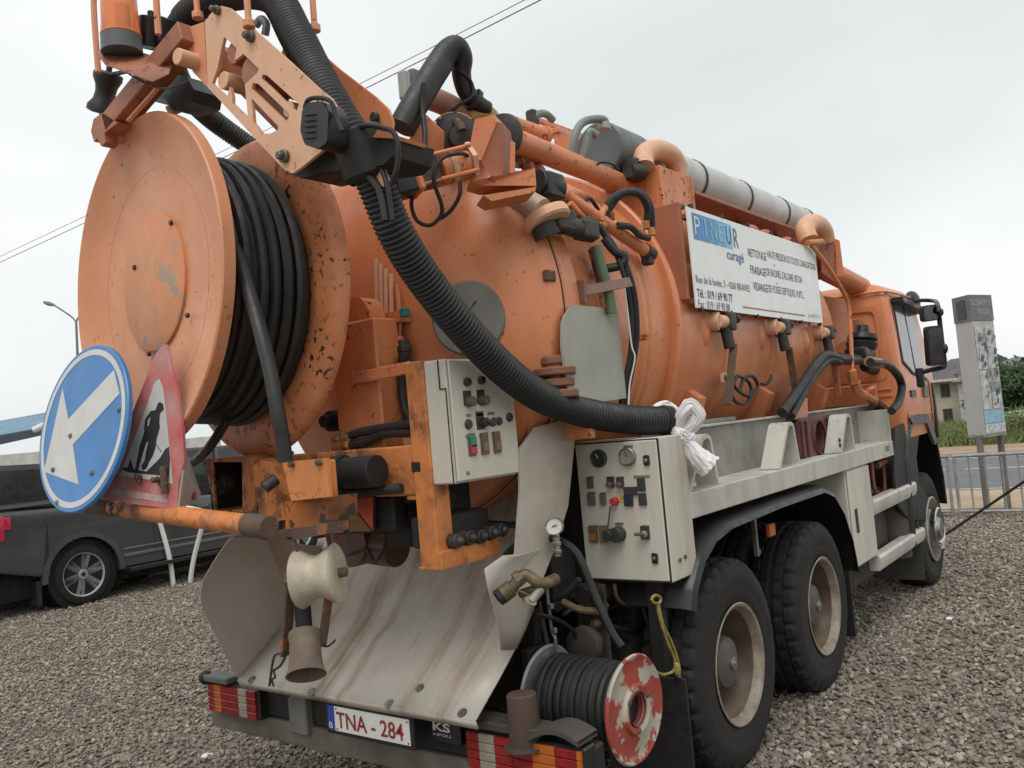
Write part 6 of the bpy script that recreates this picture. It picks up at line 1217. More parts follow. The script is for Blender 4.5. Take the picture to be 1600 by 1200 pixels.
tb([(1056, 325, 4.95), (1066, 323, 5.0)], .018, RUST, 'box_pin', 10, 1, tu)
stn = empty('water_cylinder', (0, 0, 0)); stn.parent = T; yc_, zc2 = -.60, 3.40
b = B(); b.lathe([(1.95, .145), (5.15, .145)], (0, yc_, zc2), (1, 0, 0), 48); part(b, 'silver_tube', ALU, stn)
b = B(); b.lathe([(1.60, 0), (1.602, .148), (1.61, .158), (1.95, .158), (1.96, .152), (1.965, .14)], (0, yc_, zc2-.01), (1, 0, 0), 48); part(b, 'end_cap', GREYCAP, stn)
for x in (2.75, 3.55, 4.35, 5.0):
    b = B(); b.lathe([(0, .147), (.002, .151), (.03, .151), (.032, .147)], (x, yc_, zc2), (1, 0, 0), 48, False); b.beam((x+.015, yc_, zc2-.14), (x+.015, yc_, zc2-.4), .03, .02, (1, 0, 0)); part(b, 'strap', DARKSTEEL, stn)
b = B(); b.mm((1.9, yc_-.17, zc2-.17), (5.1, yc_+.1, zc2-.145)); part(b, 'cylinder_tray', RED_OX, stn)
tb([(946, 198, 4.7), (944, 188, 4.7), (930, 186, 4.65), (910, 192, 4.6), (898, 212, 4.55), (893, 240, 4.55)], .022, mat('grey_green_hose', (.20, .23, .21), .5), 'vent_hose', 12, 6, stn)
tb([(932, 212, 4.62), (922, 206, 4.6), (918, 218, 4.6), (912, 242, 4.6), (906, 258, 4.6)], .022, MATS['grey_green_hose'], 'vent_hose', 12, 6, stn)
b = B(); b.cyl(D(944, 202, 4.7), D(945, 192, 4.7), .035, n=14); part(b, 'vent_cap', mat('pale_fitting', (.4, .4, .38), .5), stn)
tb([(925, 262, 4.7), (940, 254, 4.66), (955, 256, 4.66), (968, 266, 4.7)], .006, RUBBER, 'cable', 6, 5, stn)
b = B(); b.beam(D(862, 205, 5.2), D(925, 232, 5.9), .10, .03); part(b, 'walkway_rail', ORANGE_REEL, tp); b = B(); b.beam(D(835, 186, 5.0), D(935, 222, 6.2), .03, .03); part(b, 'walkway_rail', ORANGE, tp); b = B(); b.prism([D(u, v, 5.2) for u, v in ((866, 205), (900, 215), (905, 250), (870, 240))], (.02, .02, 0)); part(b, 'rail_plate', ORANGE, tp)
tb([(830, 196, 4.9), (838, 180, 4.9), (852, 178, 4.95), (864, 188, 5.0)], .022, MATS['grey_green_hose'], 'loop_hose', 10, 6); b = B(); b.box(D(832, 186, 4.9), (.06, .06, .1), None, .01); part(b, 'loop_block', DARKSTEEL, tp)
for u, v in ((795, 232), (797, 244), (800, 255)):
    b = B(); b.cyl(D(u-6, v, 4.1), D(u+14, v+3, 4.25), .018, n=10); part(b, 'fitting', STEEL, tp)
for u, v, d in ((812, 250, 4.2), (826, 262, 4.25), (842, 268, 4.3), (835, 255, 4.35)):
    b = B(); b.box(D(u, v, d), (.09, .06, .05), Matrix.Rotation(R(25), 3, 'Z'), .01); part(b, 'valve_block', RED_OX, tp)
tb([(780, 262, 4.1), (790, 258, 4.1), (800, 268, 4.15), (796, 280, 4.15)], .016, RUBBER, 'loop_hose', 8, 5)
b = B(); b.box(D(648, 128, 4.2), (.1, .08, .1), None, .02); part(b, 'small_lamp', GREYCAP, tp); b = B(); b.box(D(632, 134, 4.1), (.05, .05, .14), None, .01); part(b, 'small_box', mat('grey_cover', (.35, .34, .32), .5), tp)
# ================================================================== right side
# name board ----------------------------------------------------------------------
sbd = empty('name_board', (0, 0, 0)); sbd.parent = T; yb = -1.02
c00, c10, c11, c01 = Y(1073, 325, yb), Y(1272, 388, yb), Y(1282, 502, yb), Y(1089, 483, yb)
bx0, bx1, bz0, bz1 = 1.80, 4.02, 2.408, 2.985; Wb, Hb = bx1-bx0, bz1-bz0
b = B(); b.mm((bx0, yb, bz0), (bx1, yb+.012, bz1), .001); part(b, 'panel', BOARD, sbd)
def bt(s, u, v, h, m, w=None, bold=0): return text(s, (bx0+u*Wb, yb-.001, bz0+v*Hb), (1, 0, 0), (0, 0, 1), h, m, sbd, width=w, bold=bold)
sq = [NAVY, NAVY, MIDBLUE, MIDBLUE, LIGHTBLUE]; cols = ((.04, .22, .50), (.05, .26, .55), (.07, .32, .60), (.12, .40, .66), (.22, .50, .72))
for k in range(5):
    b = B(); u0 = .022+k*.0505; b.mm((bx0+u0*Wb, yb-.002, bz0+.69*Hb), (bx0+(u0+.048)*Wb, yb-.0005, bz0+.955*Hb), 0); part(b, 'blue_square', mat('square_blue_%s' % 'abcde'[k], cols[k], .4, var=.04), sbd)
    o = text('PINEU'[k], (bx0+(u0+.024)*Wb, yb-.003, bz0+.735*Hb), (1, 0, 0), (0, 0, 1), .115, [WHITE, mat('pale_letter', (.30, .52, .68), .4), MATS['pale_letter'], MATS['pale_letter'], mat('deep_blue_letter', (.03, .12, .28), .4)][k], sbd, width=(.012 if 'PINEU'[k] == 'I' else .042)*Wb*.8 if 'PINEU'[k] != 'I' else .018, align='CENTER')
text('R', (bx0+.298*Wb, yb-.002, bz0+.715*Hb), (1, 0, 0), (0, 0, 1), .13, MATS['deep_blue_letter'], sbd, width=.07, align='CENTER')
def bl_(st, u0, u1, v, h, m, bold=0):
    a, e = Y(u0, v, yb), Y(u1, v, yb); return text(st, (a.x, yb-.001, a.z), (1, 0, 0), (0, 0, 1), h, m, sbd, width=e.x-a.x, bold=bold)
bl_('curag\u00e9', 1136, 1162, 404, .062, MATS['deep_blue_letter'], .01)
for u0, u1, v, st, bo in ((1169, 1197, 400, 'NETTOYAGE', 0), (1173, 1196.5, 427, 'FRAISAGE', 0), (1177.5, 1199.5, 453, 'VIDANGE', 0)): bl_(st, u0, u1, v, .056, INK2, bo)
for u0, u1, v, st in ((1199, 1272, 402, 'HAUTE PRESSION DE TOUTES CANALISATIONS'), (1198, 1252, 430, 'DE RACINES, CALCAIRE, BETON'), (1201, 1256, 456, 'DE FOSSES SEPTIQUES, PUITS...')): bl_(st, u0, u1, v, .052, INK)
for u, v in ((1209, 416), (1213, 444)): bl_('o', u, u+2, v, .022, INK)
bl_('Rue de la hav\u00e9e, 3 - 4260 BRAIVES', 1087.5, 1170, 441, .045, INK)
bl_('T\u00e9l. : 019 / 69 90 77', 1089.5, 1144, 464, .05, INK2, .01); bl_('Fax : 019 / 69 90 88', 1091.5, 1140, 480, .047, INK)
b = B(); b.mm((bx0+.30*Wb, yb-.002, bz0+.065*Hb), (bx0+.82*Wb, yb-.0005, bz0+.078*Hb), 0); part(b, 'red_line', PLATE_RED, sbd); bt('Gsm 0475 90 77', .85, .06, .03, mat('faded_print', (.36, .42, .44), .5), .28)
b = B()
for x in np.linspace(bx0+.06, bx1-.06, 6):
    for z in (bz0-.012, bz1+.006): b.mm((x-.008, yb-.006, z-.006), (x+.008, yb+.02, z+.018), .001)
part(b, 'clips', DARKSTEEL, sbd, kind='stuff')
b = B(); b.mm((bx0-.04, yb+.03, bz0+.05), (bx0-.01, yb+.25, bz1+.03)); part(b, 'board_bracket', RED_OX, sbd); b = B(); b.mm((bx0+.02, yb+.02, bz1-.06), (bx1, yb+.06, bz1-.03)); b.mm((bx0+.02, yb+.02, bz0+.03), (bx1, yb+.06, bz0+.06)); part(b, 'board_rail', RED_OX, sbd)
for x in (3.05, 3.3, 3.75): 
    b = B(); b.ball((x, yb+.12, bz1+.02), .07, (1.3, .8, 1)); part(b, 'valve_cap', mat('red_cap', (.42, .10, .06), .5, dirt=.3), sbd)
# row of hose valves under the board ------------------------------------------------------
for k, (u, v) in enumerate(((1132, 503), (1220, 512), (1290, 520))):
    q = Y(u, v, -1.0); h = empty('side_valve', (0, 0, 0)); h.parent = T; d = Vector((.1, -1, -.12)).normalized()
    b = B(); b.cyl(q-d*.16-Vector((.12, 0, 0)), q+d*.01-Vector((.10, 0, 0)), .055, n=20); b.cyl(q-Vector((.10, 0, 0)), q+Vector((.0, 0, 0)), .04, n=16); part(b, 'valve_pipe', ORANGE_PALE, h)
    b = B(); b.box(q+Vector((.03, 0, 0)), (.09, .10, .11), None, .02); b.cyl(q+Vector((.0, 0, -.02)), q+Vector((.02, -.01, -.16)), .035, n=14); b.cyl(q+Vector((.08, 0, .02)), q+Vector((.22, .0, .03)), .02, n=10); b.cyl(q+Vector((.16, 0, .025)), q+Vector((.19, 0, .027)), .032, n=6); part(b, 'valve_body', DARKSTEEL, h)
    b = B(); b.beam(q+Vector((.03, -.03, -.14)), q+Vector(((-.12, .12, .08)[k], -.02, -.50)), .012, .05, (0, 1, 0)); part(b, 'valve_lever', RUST if k < 2 else RED_OX, h)
    p2 = Y(u-34, v+12, -.93); b = B(); b.ball(p2+Vector((0, .03, .0)), .092, (.9, .75, 1.3), 3); part(b, 'pipe_boss', ORANGE_TANK, h)
b = B(); b.tube([Y(u, v, -1.02) for u, v in ((1150, 590), (1142, 610), (1150, 628), (1166, 630), (1174, 612), (1168, 595), (1152, 588), (1146, 600), (1158, 614), (1172, 618), (1184, 604), (1176, 588), (1162, 592), (1156, 612))], .011, 8, 6); part(b, 'coiled_cable', RUBBER)
b = B(); b.tube([Y(u, v, -.99) for u, v in ((1190, 600), (1198, 600), (1204, 592), (1205, 586))], .010, 8, 5); part(b, 'cable_end', RUBBER)
b = B(); q = Y(1135, 590, -.95); b.box(q, (.16, .01, .06), None, .002); part(b, 'hazard_plate', ORANGE_PALE); b = B(); b.ball(q+Vector((-.03, -.006, 0)), .02, (1, .15, 1)); part(b, 'hazard_mark', SIGNBLACK)
for pts, r0 in (([(1316, 562), (1300, 556), (1288, 556), (1274, 570), (1250, 605), (1222, 645)], .035), ([(1312, 566), (1296, 562), (1280, 576), (1256, 612), (1236, 650)], .03)):
    b = B(); b.tube([Y(u, v, -1.05) for u, v in pts], r0, 12, 6); part(b, 'side_hose', HOSE)
b = B(); b.prism([Y(u, v, -1.0) for u, v in ((1238, 625), (1262, 622), (1262, 655), (1236, 656))], (0, .02, 0)); part(b, 'tank_foot', ORANGE_TANK)
for x in (1.9, 3.0, 4.2):
    b = B(); b.prism([(x, -.75, 1.42), (x, -.93, 1.9), (x, -.80, 2.0), (x, -.5, 1.5)], (.10, 0, 0)); part(b, 'tank_saddle', ORANGE_TANK)
# grey-white flap in front of the tank -------------------------------------------------------
b = B(); b.prism([Y(u, v, -1.0) for u, v in ((879, 540), (880, 505), (884, 492), (893, 479), (900, 477), (962, 482), (966, 490), (979, 622), (894, 634), (888, 610))], (0, .014, 0)); fl = part(b, 'side_flap', mat('flap_grey', (.33, .33, .28), .45, base2=(.29, .29, .245), vscale=2, dirt=.25, dscale=4, dirt_col=(.16, .12, .08)))
b = B(); b.mm((.62, -.985, 1.75), (.66, -.8, 2.3)); part(b, 'flap_arm', ORANGE, fl)
dv = Y(868, 598, -.93); dv.z -= 2.0; b = B()
for z, r0 in ((1.93, .10), (1.98, .085), (2.03, .095), (2.08, .06)): b.lathe([(0, r0-.006), (.006, r0), (.03, r0), (.036, r0-.006)], (dv.x, dv.y, z+dv.z), (0, 0, 1), 28)
b.cyl((dv.x, dv.y, 1.86+dv.z), (dv.x, dv.y, 2.12+dv.z), .05, n=20); b.cyl((dv.x, dv.y, 1.95+dv.z), (dv.x+.3, dv.y+.1, 1.93+dv.z), .05, n=16); part(b, 'drain_valve', mat('dirty_orange_brown', (.22, .09, .045), .6, vscale=8, dirt=.6, dscale=6))
# hose rack ------------------------------------------------------------------------------------
rk = empty('hose_rack', (0, 0, 0)); rk.parent = T; y0 = -1.2
b = B(); b.mm((1.095, y0-.012, 1.318), (4.90, y0+.012, 1.44), .004); part(b, 'rack_beam', RACKGREY, rk)
b = B(); b.mm((1.095, y0+.012, 1.425), (4.90, -.95, 1.44), .002); part(b, 'rack_floor', RACKGREY, rk)
b = B(); b.mm((1.15, -.965, 1.44), (5.15, -.95, 1.735), .003); part(b, 'rack_back', mat('dirty_rack_inside', (.27, .265, .235), .6, base2=(.20, .195, .17), vscale=4, dirt=.5, dscale=6), rk)
b = B(); b.mm((1.15, -.985, 1.735), (5.15, -.94, 1.75), .003); part(b, 'rack_edge', RACKGREY, rk)
b = B(); b.mm((1.5, -.95, 1.75), (2.35, -.86, 1.775), .004); part(b, 'tank_tread', mat('tread_grey', (.25, .25, .23), .6, dirt=.5), rk)
for xl, xr_, xa_ in ((1.10, 1.46, 1.36), (2.31, 2.68, 2.58), (3.52, 3.87, 3.78)):
    o = rounded([(xl, y0-.004, 1.44), (xa_-.06, y0-.004, 1.70), (xa_+.0, y0-.004, 1.715), (xa_+.05, y0-.004, 1.695), (xr_, y0-.004, 1.44)], .02, 3)
    i_ = rounded([(xl+.026, y0-.004, 1.44), (xa_-.045, y0-.004, 1.678), (xa_, y0-.004, 1.692), (xa_+.032, y0-.004, 1.678), (xr_-.022, y0-.004, 1.44)], .015, 3)
    b = B(); b.prism(o+i_[::-1], (0, .12, 0)); part(b, 'rack_bracket', RACKGREY, rk)
for z in (1.50, 1.535):
    b = B(); b.cyl((3.505, y0-.012, z), (3.505, y0, z), .016, n=14); part(b, 'bolt', DARKSTEEL, rk)
b = B(); b.mm((4.86, y0-.008, 1.43), (4.89, -.95, 1.70)); part(b, 'rack_end', RACKGREY, rk)
b = B(); b.mm((4.66, y0-.0145, 1.365), (4.76, y0-.0125, 1.41), 0); lb = part(b, 'rack_label', mat('faded_label', (.20, .20, .18), .5, var=.4, vscale=60), rk)
# maroon hose adaptor lying in the rack (framed round socket)
ma = empty('hose_adaptor', (0, 0, 0)); ma.parent = T; cx = 3.52; cz = 1.575; ym = -1.06
hole = [Vector((cx+.115*math.cos(t), ym, cz-.01+.115*math.sin(t))) for t in np.linspace(0, 2*PI, 28)[:-1]]
b = B(); b.prism(rounded([Vector((cx+a*.40, ym, cz+c*.14)) for a, c in ((-1, -1), (1.0, -1), (1.0, .6), (.8, 1), (-.8, 1), (-1, .8))], .02), (0, .02, 0), holes=[hole]); part(b, 'adaptor_plate', MAROON, ma)
b = B(); b.lathe([(-.015, .116), (-.02, .128), (0, .13), (.10, .118)], (cx, ym, cz-.01), (0, 1, 0), 30, False); part(b, 'adaptor_socket', MAROON, ma); b = B(); b.lathe([(.09, 0), (.09, .117), (.095, .117)], (cx, ym, cz-.01), (0, 1, 0), 30, False); part(b, 'socket_floor', mat('maroon_dark', (.04, .014, .02), .6), ma)
for x in (-.36, -.26, .24, .34):
    b = B(); b.mm((cx+x-.012, ym-.02, cz-.13), (cx+x+.012, ym, cz+.12)); part(b, 'rib', MAROON, ma)
tag(ma, None)
# locker and side rails -----------------------------------------------------------------------
lk = empty('locker', (0, 0, 0)); lk.parent = T
b = B(); b.mm((3.59, -1.19, .62), (4.16, -.75, 1.315), .006); part(b, 'locker_body', GREYWHITE, lk); b = B(); b.mm((3.60, -1.205, .628), (4.15, -1.192, 1.305), .004); part(b, 'locker_door', GREYWHITE, lk)
b = B(); b.mm((3.68, -1.214, .86), (3.725, -1.205, 1.03), .003); part(b, 'door_handle', DARKSTEEL, lk); b = B(); b.prism([(3.59, -1.195, .62), (4.16, -1.195, .62), (4.05, -1.0, .50), (3.62, -1.0, .50)], (0, .01, 0)); part(b, 'locker_apron', RACKGREY, lk)
b = B(); b.mm((3.45, -1.12, .88), (3.60, -1.09, .92)); part(b, 'locker_stay', DARKSTEEL, lk)
for z0, xe in ((.965, 5.53), (.545, 5.66)):
    b = B(); b.prism([(4.165, -1.215, z0), (4.165, -1.215, z0+.05), (4.165, -1.20, z0+.068), (4.165, -1.13, z0+.068), (4.165, -1.13, z0-.045), (4.165, -1.20, z0-.045)], (xe-4.165, 0, 0)); part(b, 'side_rail', RACKGREY)
for x, z0, z1 in ((4.35, .5, 1.03), (5.2, .5, 1.03), (5.45, .5, 1.1)):
    b = B(); b.mm((x, -1.12, z0), (x+.03, -1.09, z1)); part(b, 'rail_stay', DARKSTEEL)
b = B(); b.mm((4.45, -1.05, .55), (5.1, -.55, 1.05), .06); part(b, 'battery_box', mat('muddy_box', (.075, .066, .055), .75, base2=(.05, .045, .04), vscale=4, dirt=.6, bump=.1)); b = B(); b.cyl((5.25, -1.02, .42), (5.25, -1.02, 1.0), .16, n=28); part(b, 'air_tank', MATS['muddy_box'])
b = B(); b.tube([(4.7, -1.08, 1.28), (4.72, -1.08, 1.05), (5.0, -1.08, 1.02), (5.05, -1.08, 1.26)], .015, 8, 6); b.cyl((4.85, -1.08, 1.24), (5.15, -1.08, 1.24), .025); part(b, 'dipstick_pipe', RED_OX); b = B(); b.mm((4.3, -.9, .3), (5.6, -.88, .95)); part(b, 'mud_guard', MATS['muddy_box'])
b = B(); q = Y(1404, 713, -1.12); b.cyl(q, q+Vector((.12, 0, .1)), .035, n=14); part(b, 'filler_neck', mat('pale_plastic', (.42, .42, .38), .5))
b = B(); q = Y(1410, 702, -1.12); b.cyl(q, q+Vector((.25, -.02, .02)), .014, n=8); part(b, 'step_rod', DARKSTEEL); b = B(); b.box(Y(1399, 680, -1.1), (.12, .08, .14), None, .03); part(b, 'pipe_clamp', STEEL)
b = B(); b.mm((4.9, -.7, 1.05), (5.4, .7, 1.75), .05); part(b, 'engine_guard', CHASSIS)
# front mudguard --------------------------------------------------------------------------------
b = B(); rows = []
pf = [(5.26, .50), (5.28, .9), (5.36, 1.25), (5.50, 1.50), (5.72, 1.62), (6.10, 1.64), (6.42, 1.52), (6.62, 1.28), (6.72, 1.0), (6.75, .7)]
P2 = []
for i in range(len(pf)-1):
    for k in range(3): t = k/3; P2.append(tuple(pf[i][j]*(1-t)+pf[i+1][j]*t for j in (0, 1)))
P2.append(pf[-1])
for x, z in P2:
    d = Vector((x-6.05, z-.6)).normalized(); f = lambda y, k: Vector((x-d[0]*k, y, z-d[1]*k)); rows.append([f(-.70, .0), f(-1.14, 0), f(-1.20, .015), f(-1.215, .05), f(-1.20, .055), f(-1.14, .03), f(-.70, .03)])
b.grid(rows, True); part(b, 'front_mudguard', PLASTIC)
b = B(); b.prism([(5.56, -1.19, .16), (5.56, -1.19, .80), (5.56, -.75, .80), (5.56, -.75, .16)], (.012, 0, 0)); part(b, 'mud_flap', mat('muddy_flap', (.06, .055, .047), .75, dirt=.6))
b = B(); b.prism([(5.45, -.7, .9), (6.7, -.7, .9), (6.5, -.7, 1.5), (5.6, -.7, 1.5)], (0, .02, 0)); part(b, 'wheel_well', CHASSIS)
b = B(); b.prism(rounded([Vector(p) for p in ((5.55, -1.218, 1.60), (6.30, -1.218, 1.60), (6.55, -1.218, 1.35), (6.45, -1.218, 1.28), (6.2, -1.218, 1.52), (5.62, -1.218, 1.54))], .04), (0, .03, 0)); part(b, 'mudguard_trim', mat('grey_trim_plastic', (.09, .095, .095), .5, dirt=.4))
b = B(); b.prism([Y(u, v, -1.185) for u, v in ((1398, 668), (1425, 656), (1437, 672), (1432, 715), (1437, 755), (1452, 782), (1450, 812), (1420, 812), (1404, 790), (1397, 740))], (0, .02, 0)); part(b, 'mudguard_panel', RUBBER)
# cab ---------------------------------------------------------------------------------------------
cb = empty('cab', (0, 0, 0)); cb.parent = T
def section(z, xb_, xf_, hw, rf=.25, rb=.06):
    pts = [Vector((xb_, hw, z)), Vector((xb_, -hw, z)), Vector((xf_, -hw, z)), Vector((xf_, hw, z))]; o = []
    rad = [rb, rb, rf, rf]
    for i in range(4):
        p, a, e = pts[i], pts[i-1], pts[(i+1) % 4]; A, C_ = p+(a-p).normalized()*rad[i], p+(e-p).normalized()*rad[i]
        for k in range(6): t = k/5; o.append(A*(1-t)**2+p*2*t*(1-t)+C_*t*t)
    return o
b = B(); secs = [section(1.42, 5.46, 6.95, 1.19), section(1.66, 5.44, 6.98, 1.205), section(2.05, 5.44, 6.95, 1.20), section(2.12, 5.44, 6.92, 1.195), section(2.62, 5.46, 6.70, 1.165), section(2.74, 5.48, 6.62, 1.145), section(2.80, 5.52, 6.56, 1.10), section(2.85, 5.62, 6.45, .98), section(2.87, 5.8, 6.3, .75)]
vs = b.grid(secs, True); b.bm.faces.new(vs[-1]); b.bm.faces.new(vs[0][::-1]); ORANGE_CAB = mat('orange_cab_paint', (.61, .225, .10), .36, base2=(.58, .20, .085), vscale=1.5, dirt=.25, dscale=3, streak=3, coat=.2); part(b, 'cab_body', ORANGE_CAB, cb, ang=40)
b = B(); b.tube([Y(1338, 466, -.9)] and [Vector((5.45, -.55, 2.745)), Vector((5.455, -1.05, 2.745)), Vector((5.52, -1.16, 2.735)), Vector((6.0, -1.17, 2.735)), Vector((6.5, -1.17, 2.72))], .012, 8, 5); part(b, 'roof_drip', ORANGE_CAB, cb)
ysd = lambda z: -1.206+.0 if z < 2.06 else -1.206+(z-2.06)*.065
def sidep(pts, off, th, name, m): b = B(); b.prism([Vector((x, ysd(z)-off, z)) for x, z in pts], (0, th, 0)); return part(b, name, m, cb)
sidep(rounded([Vector((5.62, 2.02, 0)), Vector((6.42, 1.94, 0)), Vector((6.22, 2.62, 0)), Vector((5.60, 2.64, 0))], .05) and [(5.60, 2.10), (5.9, 2.0), (6.45, 1.94), (6.28, 2.60), (5.62, 2.63)], .003, .006, 'side_window', GLASS_SKY)
sidep([(5.585, 2.09), (5.90, 1.985), (6.46, 1.92), (6.45, 1.945), (5.9, 2.01), (5.61, 2.11)], .006, .012, 'window_seal', RUBBER); sidep([(5.575, 2.09), (5.60, 2.08), (5.625, 2.65), (5.60, 2.66)], .006, .012, 'window_seal', RUBBER); sidep([(6.30, 2.61), (6.29, 2.635), (5.60, 2.66), (5.60, 2.635)], .006, .012, 'window_seal', RUBBER); sidep([(6.0, 1.99), (6.03, 1.985), (5.98, 2.62), (5.95, 2.62)], .006, .012, 'window_bar', RUBBER)
b = B(); b.beam((5.58, -1.215, 2.66), (6.5, -1.215, 2.60), .05, .10, (0, 1, 0)); part(b, 'wind_deflector', PLASTIC, cb); b = B(); b.ball((6.42, -1.16, 2.70), .10, (1.6, .7, 1.1)); part(b, 'roof_corner', PLASTIC, cb)
for pts in ([(5.53, 1.5), (5.54, 1.5), (5.56, 2.7), (5.55, 2.7)], [(6.50, 1.5), (6.51, 1.5), (6.51, 1.92), (6.50, 1.92)]): sidep(pts, .004, .006, 'door_gap', CHASSIS)
sidep([(5.72, 1.78), (5.90, 1.78), (5.90, 1.84), (5.72, 1.84)], .012, .016, 'door_handle', PLASTIC); sidep([(5.55, 1.62), (6.5, 1.60), (6.5, 1.61), (5.55, 1.63)], .005, .008, 'door_crease', ORANGE_CAB); b = B(); b.box((6.30, -1.215, 1.82), (.16, .02, .12), None, .01); part(b, 'side_badge', mat('badge_grey', (.16, .12, .09), .5), cb)
b = B(); b.mm((6.62, -1.22, 1.35), (6.70, -1.08, 1.9), .02); part(b, 'wind_corner', PLASTIC, cb)
# rear wall pressing
b = B(); zr = lambda y, z: Vector((5.432+.0*z, y, z)); pp_ = rounded([zr(-.42, 2.62), zr(-1.08, 2.62), zr(-1.10, 1.95), zr(-.42, 1.95)], .08); pi_ = rounded([zr(-.46, 2.58), zr(-1.04, 2.58), zr(-1.06, 1.99), zr(-.46, 1.99)], .06); b.prism(pp_, (.012, 0, 0), holes=[pi_]); part(b, 'rear_pressing', ORANGE_CAB, cb)
for z in (1.86, 1.80):
    b = B(); b.mm((5.425, -1.12, z), (5.44, -.9, z+.02), .003); part(b, 'pressed_rib', ORANGE_CAB, cb)
# cab-back tank front: white smeared plate, hydraulic pieces
b = B(); b.prism([X(u, v, 5.0) for u, v in ((1284, 462), (1325, 468), (1325, 530), (1300, 545), (1290, 505))], (.02, 0, 0)); part(b, 'bleached_plate', mat('bleached_orange', (.52, .30, .20), .55, base2=(.5, .2, .09), vscale=4, dirt=.3))
q0, q1 = D(1258, 405, 7.2), D(1345, 450, 8.0); b = B(); b.cyl(q0, q1, .095, n=28); part(b, 'intake_pipe', ORANGE); b = B(); b.cyl(q1-(q1-q0)*.02, q1+(q1-q0)*.01, .08, n=20); part(b, 'pipe_mouth', CHASSIS)
b = B(); b.prism([D(u, v, 7.1) for u, v in ((1280, 375), (1303, 372), (1303, 440), (1284, 425))], (.12, .06, 0)); part(b, 'front_box', RED_OX); b = B(); b.prism([D(u, v, 7.2) for u, v in ((1305, 373), (1312, 376), (1319, 430), (1308, 432))], (.02, .2, 0)); part(b, 'front_box_side', ORANGE)
b = B(); b.tube([D(u, v, d) for u, v, d in ((1264, 376, 6.7), (1258, 360, 6.75), (1264, 350, 6.85), (1276, 350, 7.0), (1286, 360, 7.1), (1290, 376, 7.15))], .075, 18, 6); part(b, 'front_bend', ORANGE_PALE)
b = B(); b.tube([Y(u, v, -1.05) for u, v in ((1268, 383), (1290, 412), (1312, 447), (1325, 474), (1329, 520), (1332, 585))], .017, 10, 6); part(b, 'orange_line', ORANGE); b = B(); b.cyl(Y(1262, 380, -1.05), Y(1284, 378, -1.05), .025, n=10); part(b, 'line_fitting', ORANGE_WORN); b = B(); b.cyl(Y(1330, 578, -1.05), Y(1334, 600, -1.05), .04, n=8); part(b, 'line_fitting', ORANGE_WORN)
b = B(); b.tube([Y(u, v, -1.05) for u, v in ((1336, 598), (1342, 612), (1358, 622), (1375, 632), (1386, 640))], lambda t: .042-.008*t, 12, 6); b.cyl(Y(1356, 610, -1.08), Y(1364, 606, -1.08), .02); part(b, 'orange_elbow', ORANGE); b = B(); b.cyl(Y(1368, 626, -1.06), Y(1384, 640, -1.06), .035, n=8); part(b, 'elbow_union', BRASS)
b = B(); b.lathe([(0, .08), (.02, .12), (.06, .13), (.08, .11), (.10, .13), (.14, .12), (.16, .06), (.22, .05)], Y(1346, 548, -1.0), Vector((.15, -.1, 1)), 24); b.box(Y(1344, 552, -1.0), (.34, .18, .10), None, .03); part(b, 'diaphragm_pump', PLASTIC)
b = B(); b.tube([Y(u, v, -1.02) for u, v in ((1310, 560), (1326, 562), (1345, 562), (1360, 566))], .045, 12, 4); b.cyl(Y(1352, 572, -1.0), Y(1366, 578, -1.0), .05, n=14); part(b, 'pump_pipe', HOSE); b = B(); b.tube([Y(u, v, -1.27) for u, v in ((1360, 566), (1385, 570), (1402, 585), (1409, 605), (1404, 628), (1393, 642))], .034, 12, 6); part(b, 'air_hose', HOSE); b = B(); b.cyl(Y(1358, 565, -1.26), Y(1374, 568, -1.26), .042, n=14); part(b, 'hose_union', mat('ochre_union', (.32, .22, .10), .5))
b = B(); b.box(Y(1342, 512, -.95), (.12, .06, .16), None, .01); part(b, 'valve_cap', RED_OX); b = B(); b.mm((5.405, -1.0, 1.74), (5.43, -.5, 1.93), .03); part(b, 'rear_cover', ORANGE_CAB, cb)
b = B(); b.mm((5.2, -1.05, 1.45), (5.44, .9, 1.72), .03); part(b, 'cab_mount', PLASTIC)
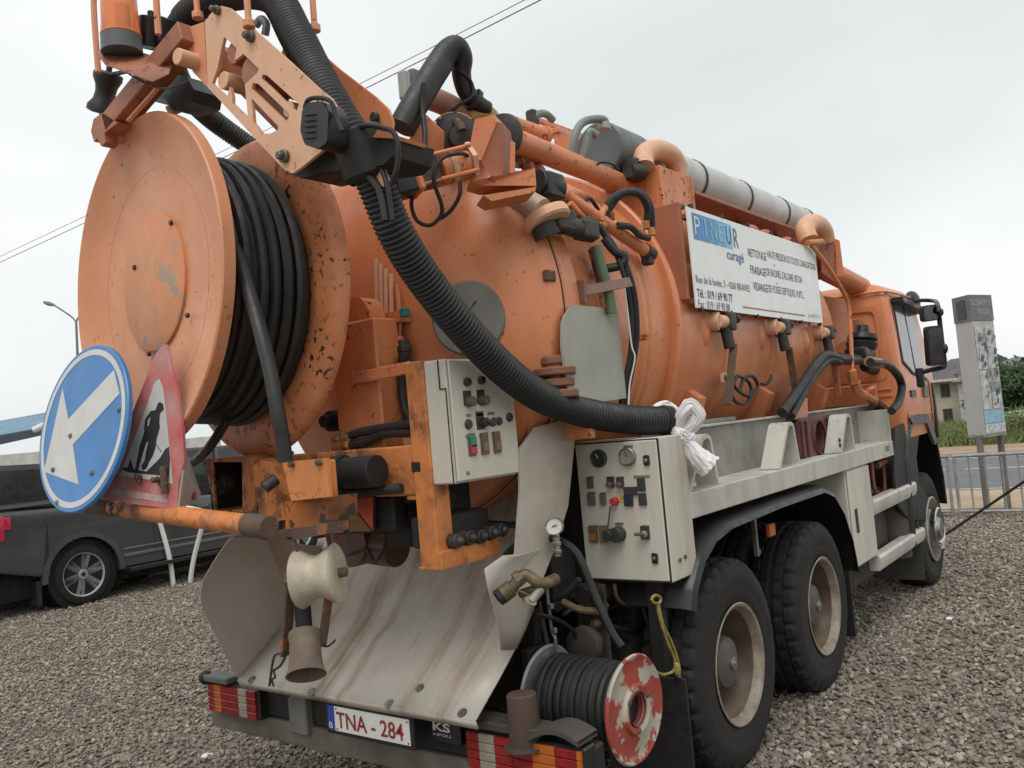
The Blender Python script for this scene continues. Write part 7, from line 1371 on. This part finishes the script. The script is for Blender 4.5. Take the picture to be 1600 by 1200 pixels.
# mirrors --------------------------------------------------------------------------------------------
ym_ = -1.40; mr = empty('mirror_set', (0, 0, 0)); mr.parent = T; xm0 = 6.35
def MY(u, v): return Y(u, v, -1.36)
q = [Vector((6.28, -1.18, 2.66)), D(1430, 470, (Vector((6.3, -1.25, 2.66))-CAM).dot(FW)), D(1458, 470, (Vector((6.3, -1.5, 2.66))-CAM).dot(FW)), D(1465, 477, 7.0), D(1468, 500, 7.0), D(1472, 535, 7.0), D(1476, 568, 7.0), D(1472, 574, 7.0), D(1455, 578, 7.05), D(1438, 582, 7.1)]
b = B(); b.tube(q, .019, 10, 5); part(b, 'mirror_arm', PLASTIC, mr)
def mirror(us, name):
    c = [D(u, v, 6.95) for u, v in us]; b = B(); b.prism(rounded(c, .03), FW*.07); h = part(b, name, PLASTIC, mr); ce = sum(c, Vector())/4
    b = B(); b.prism(rounded([ce+(p-ce)*.88-FW*.004 for p in c], .025), FW*.003); part(b, 'mirror_glass', mat('mirror_silver', (.10, .105, .11), .05, metal=1, var=.02), h)
mirror([(1441, 478), (1464, 475), (1467, 500), (1444, 503)], 'wide_mirror'); mirror([(1448, 510), (1473, 508), (1475, 570), (1453, 572)], 'main_mirror')
b = B(); b.cyl(D(1470, 545, 6.98), D(1478, 545, 6.98), .04, n=12); b.cyl(D(1466, 488, 6.98), D(1472, 488, 6.98), .03, n=12); part(b, 'mirror_clamp', PLASTIC, mr)
b = B(); b.box(D(1438, 590, 7.1), (.06, .06, .16), None, .02); part(b, 'mirror_foot', PLASTIC, mr)
# yellow rope tied at the box ---------------------------------------------------------------------------
rp = empty('rope', Vector((.9, -1.1, .9))); lo = rp.location
for pts in ([(1018, 935), (1024, 930), (1032, 934), (1030, 942), (1022, 942), (1018, 936)], [(1026, 942), (1032, 970), (1042, 1000), (1054, 1030), (1058, 1048), (1064, 1070)], [(1028, 942), (1036, 975), (1050, 1005), (1060, 1035), (1062, 1050)], [(1026, 1050), (1036, 1054), (1050, 1050), (1056, 1042)], [(1054, 1036), (1060, 1050), (1066, 1068), (1070, 1090)]):
    b = B(); b.tube([Y(u, v, -1.16)-lo for u, v in pts], .0065 if pts[0][0] != 1054 else .005, 8, 6); b.build('strand', ROPE, rp)
b = B(); b.ball(Y(1058, 1046, -1.17)-lo, .018, (1, 1, 1.8)); b.build('knot', ROPE, rp); tag(rp, 'frayed yellow rope hanging between small reel and rear wheel', 'rope')
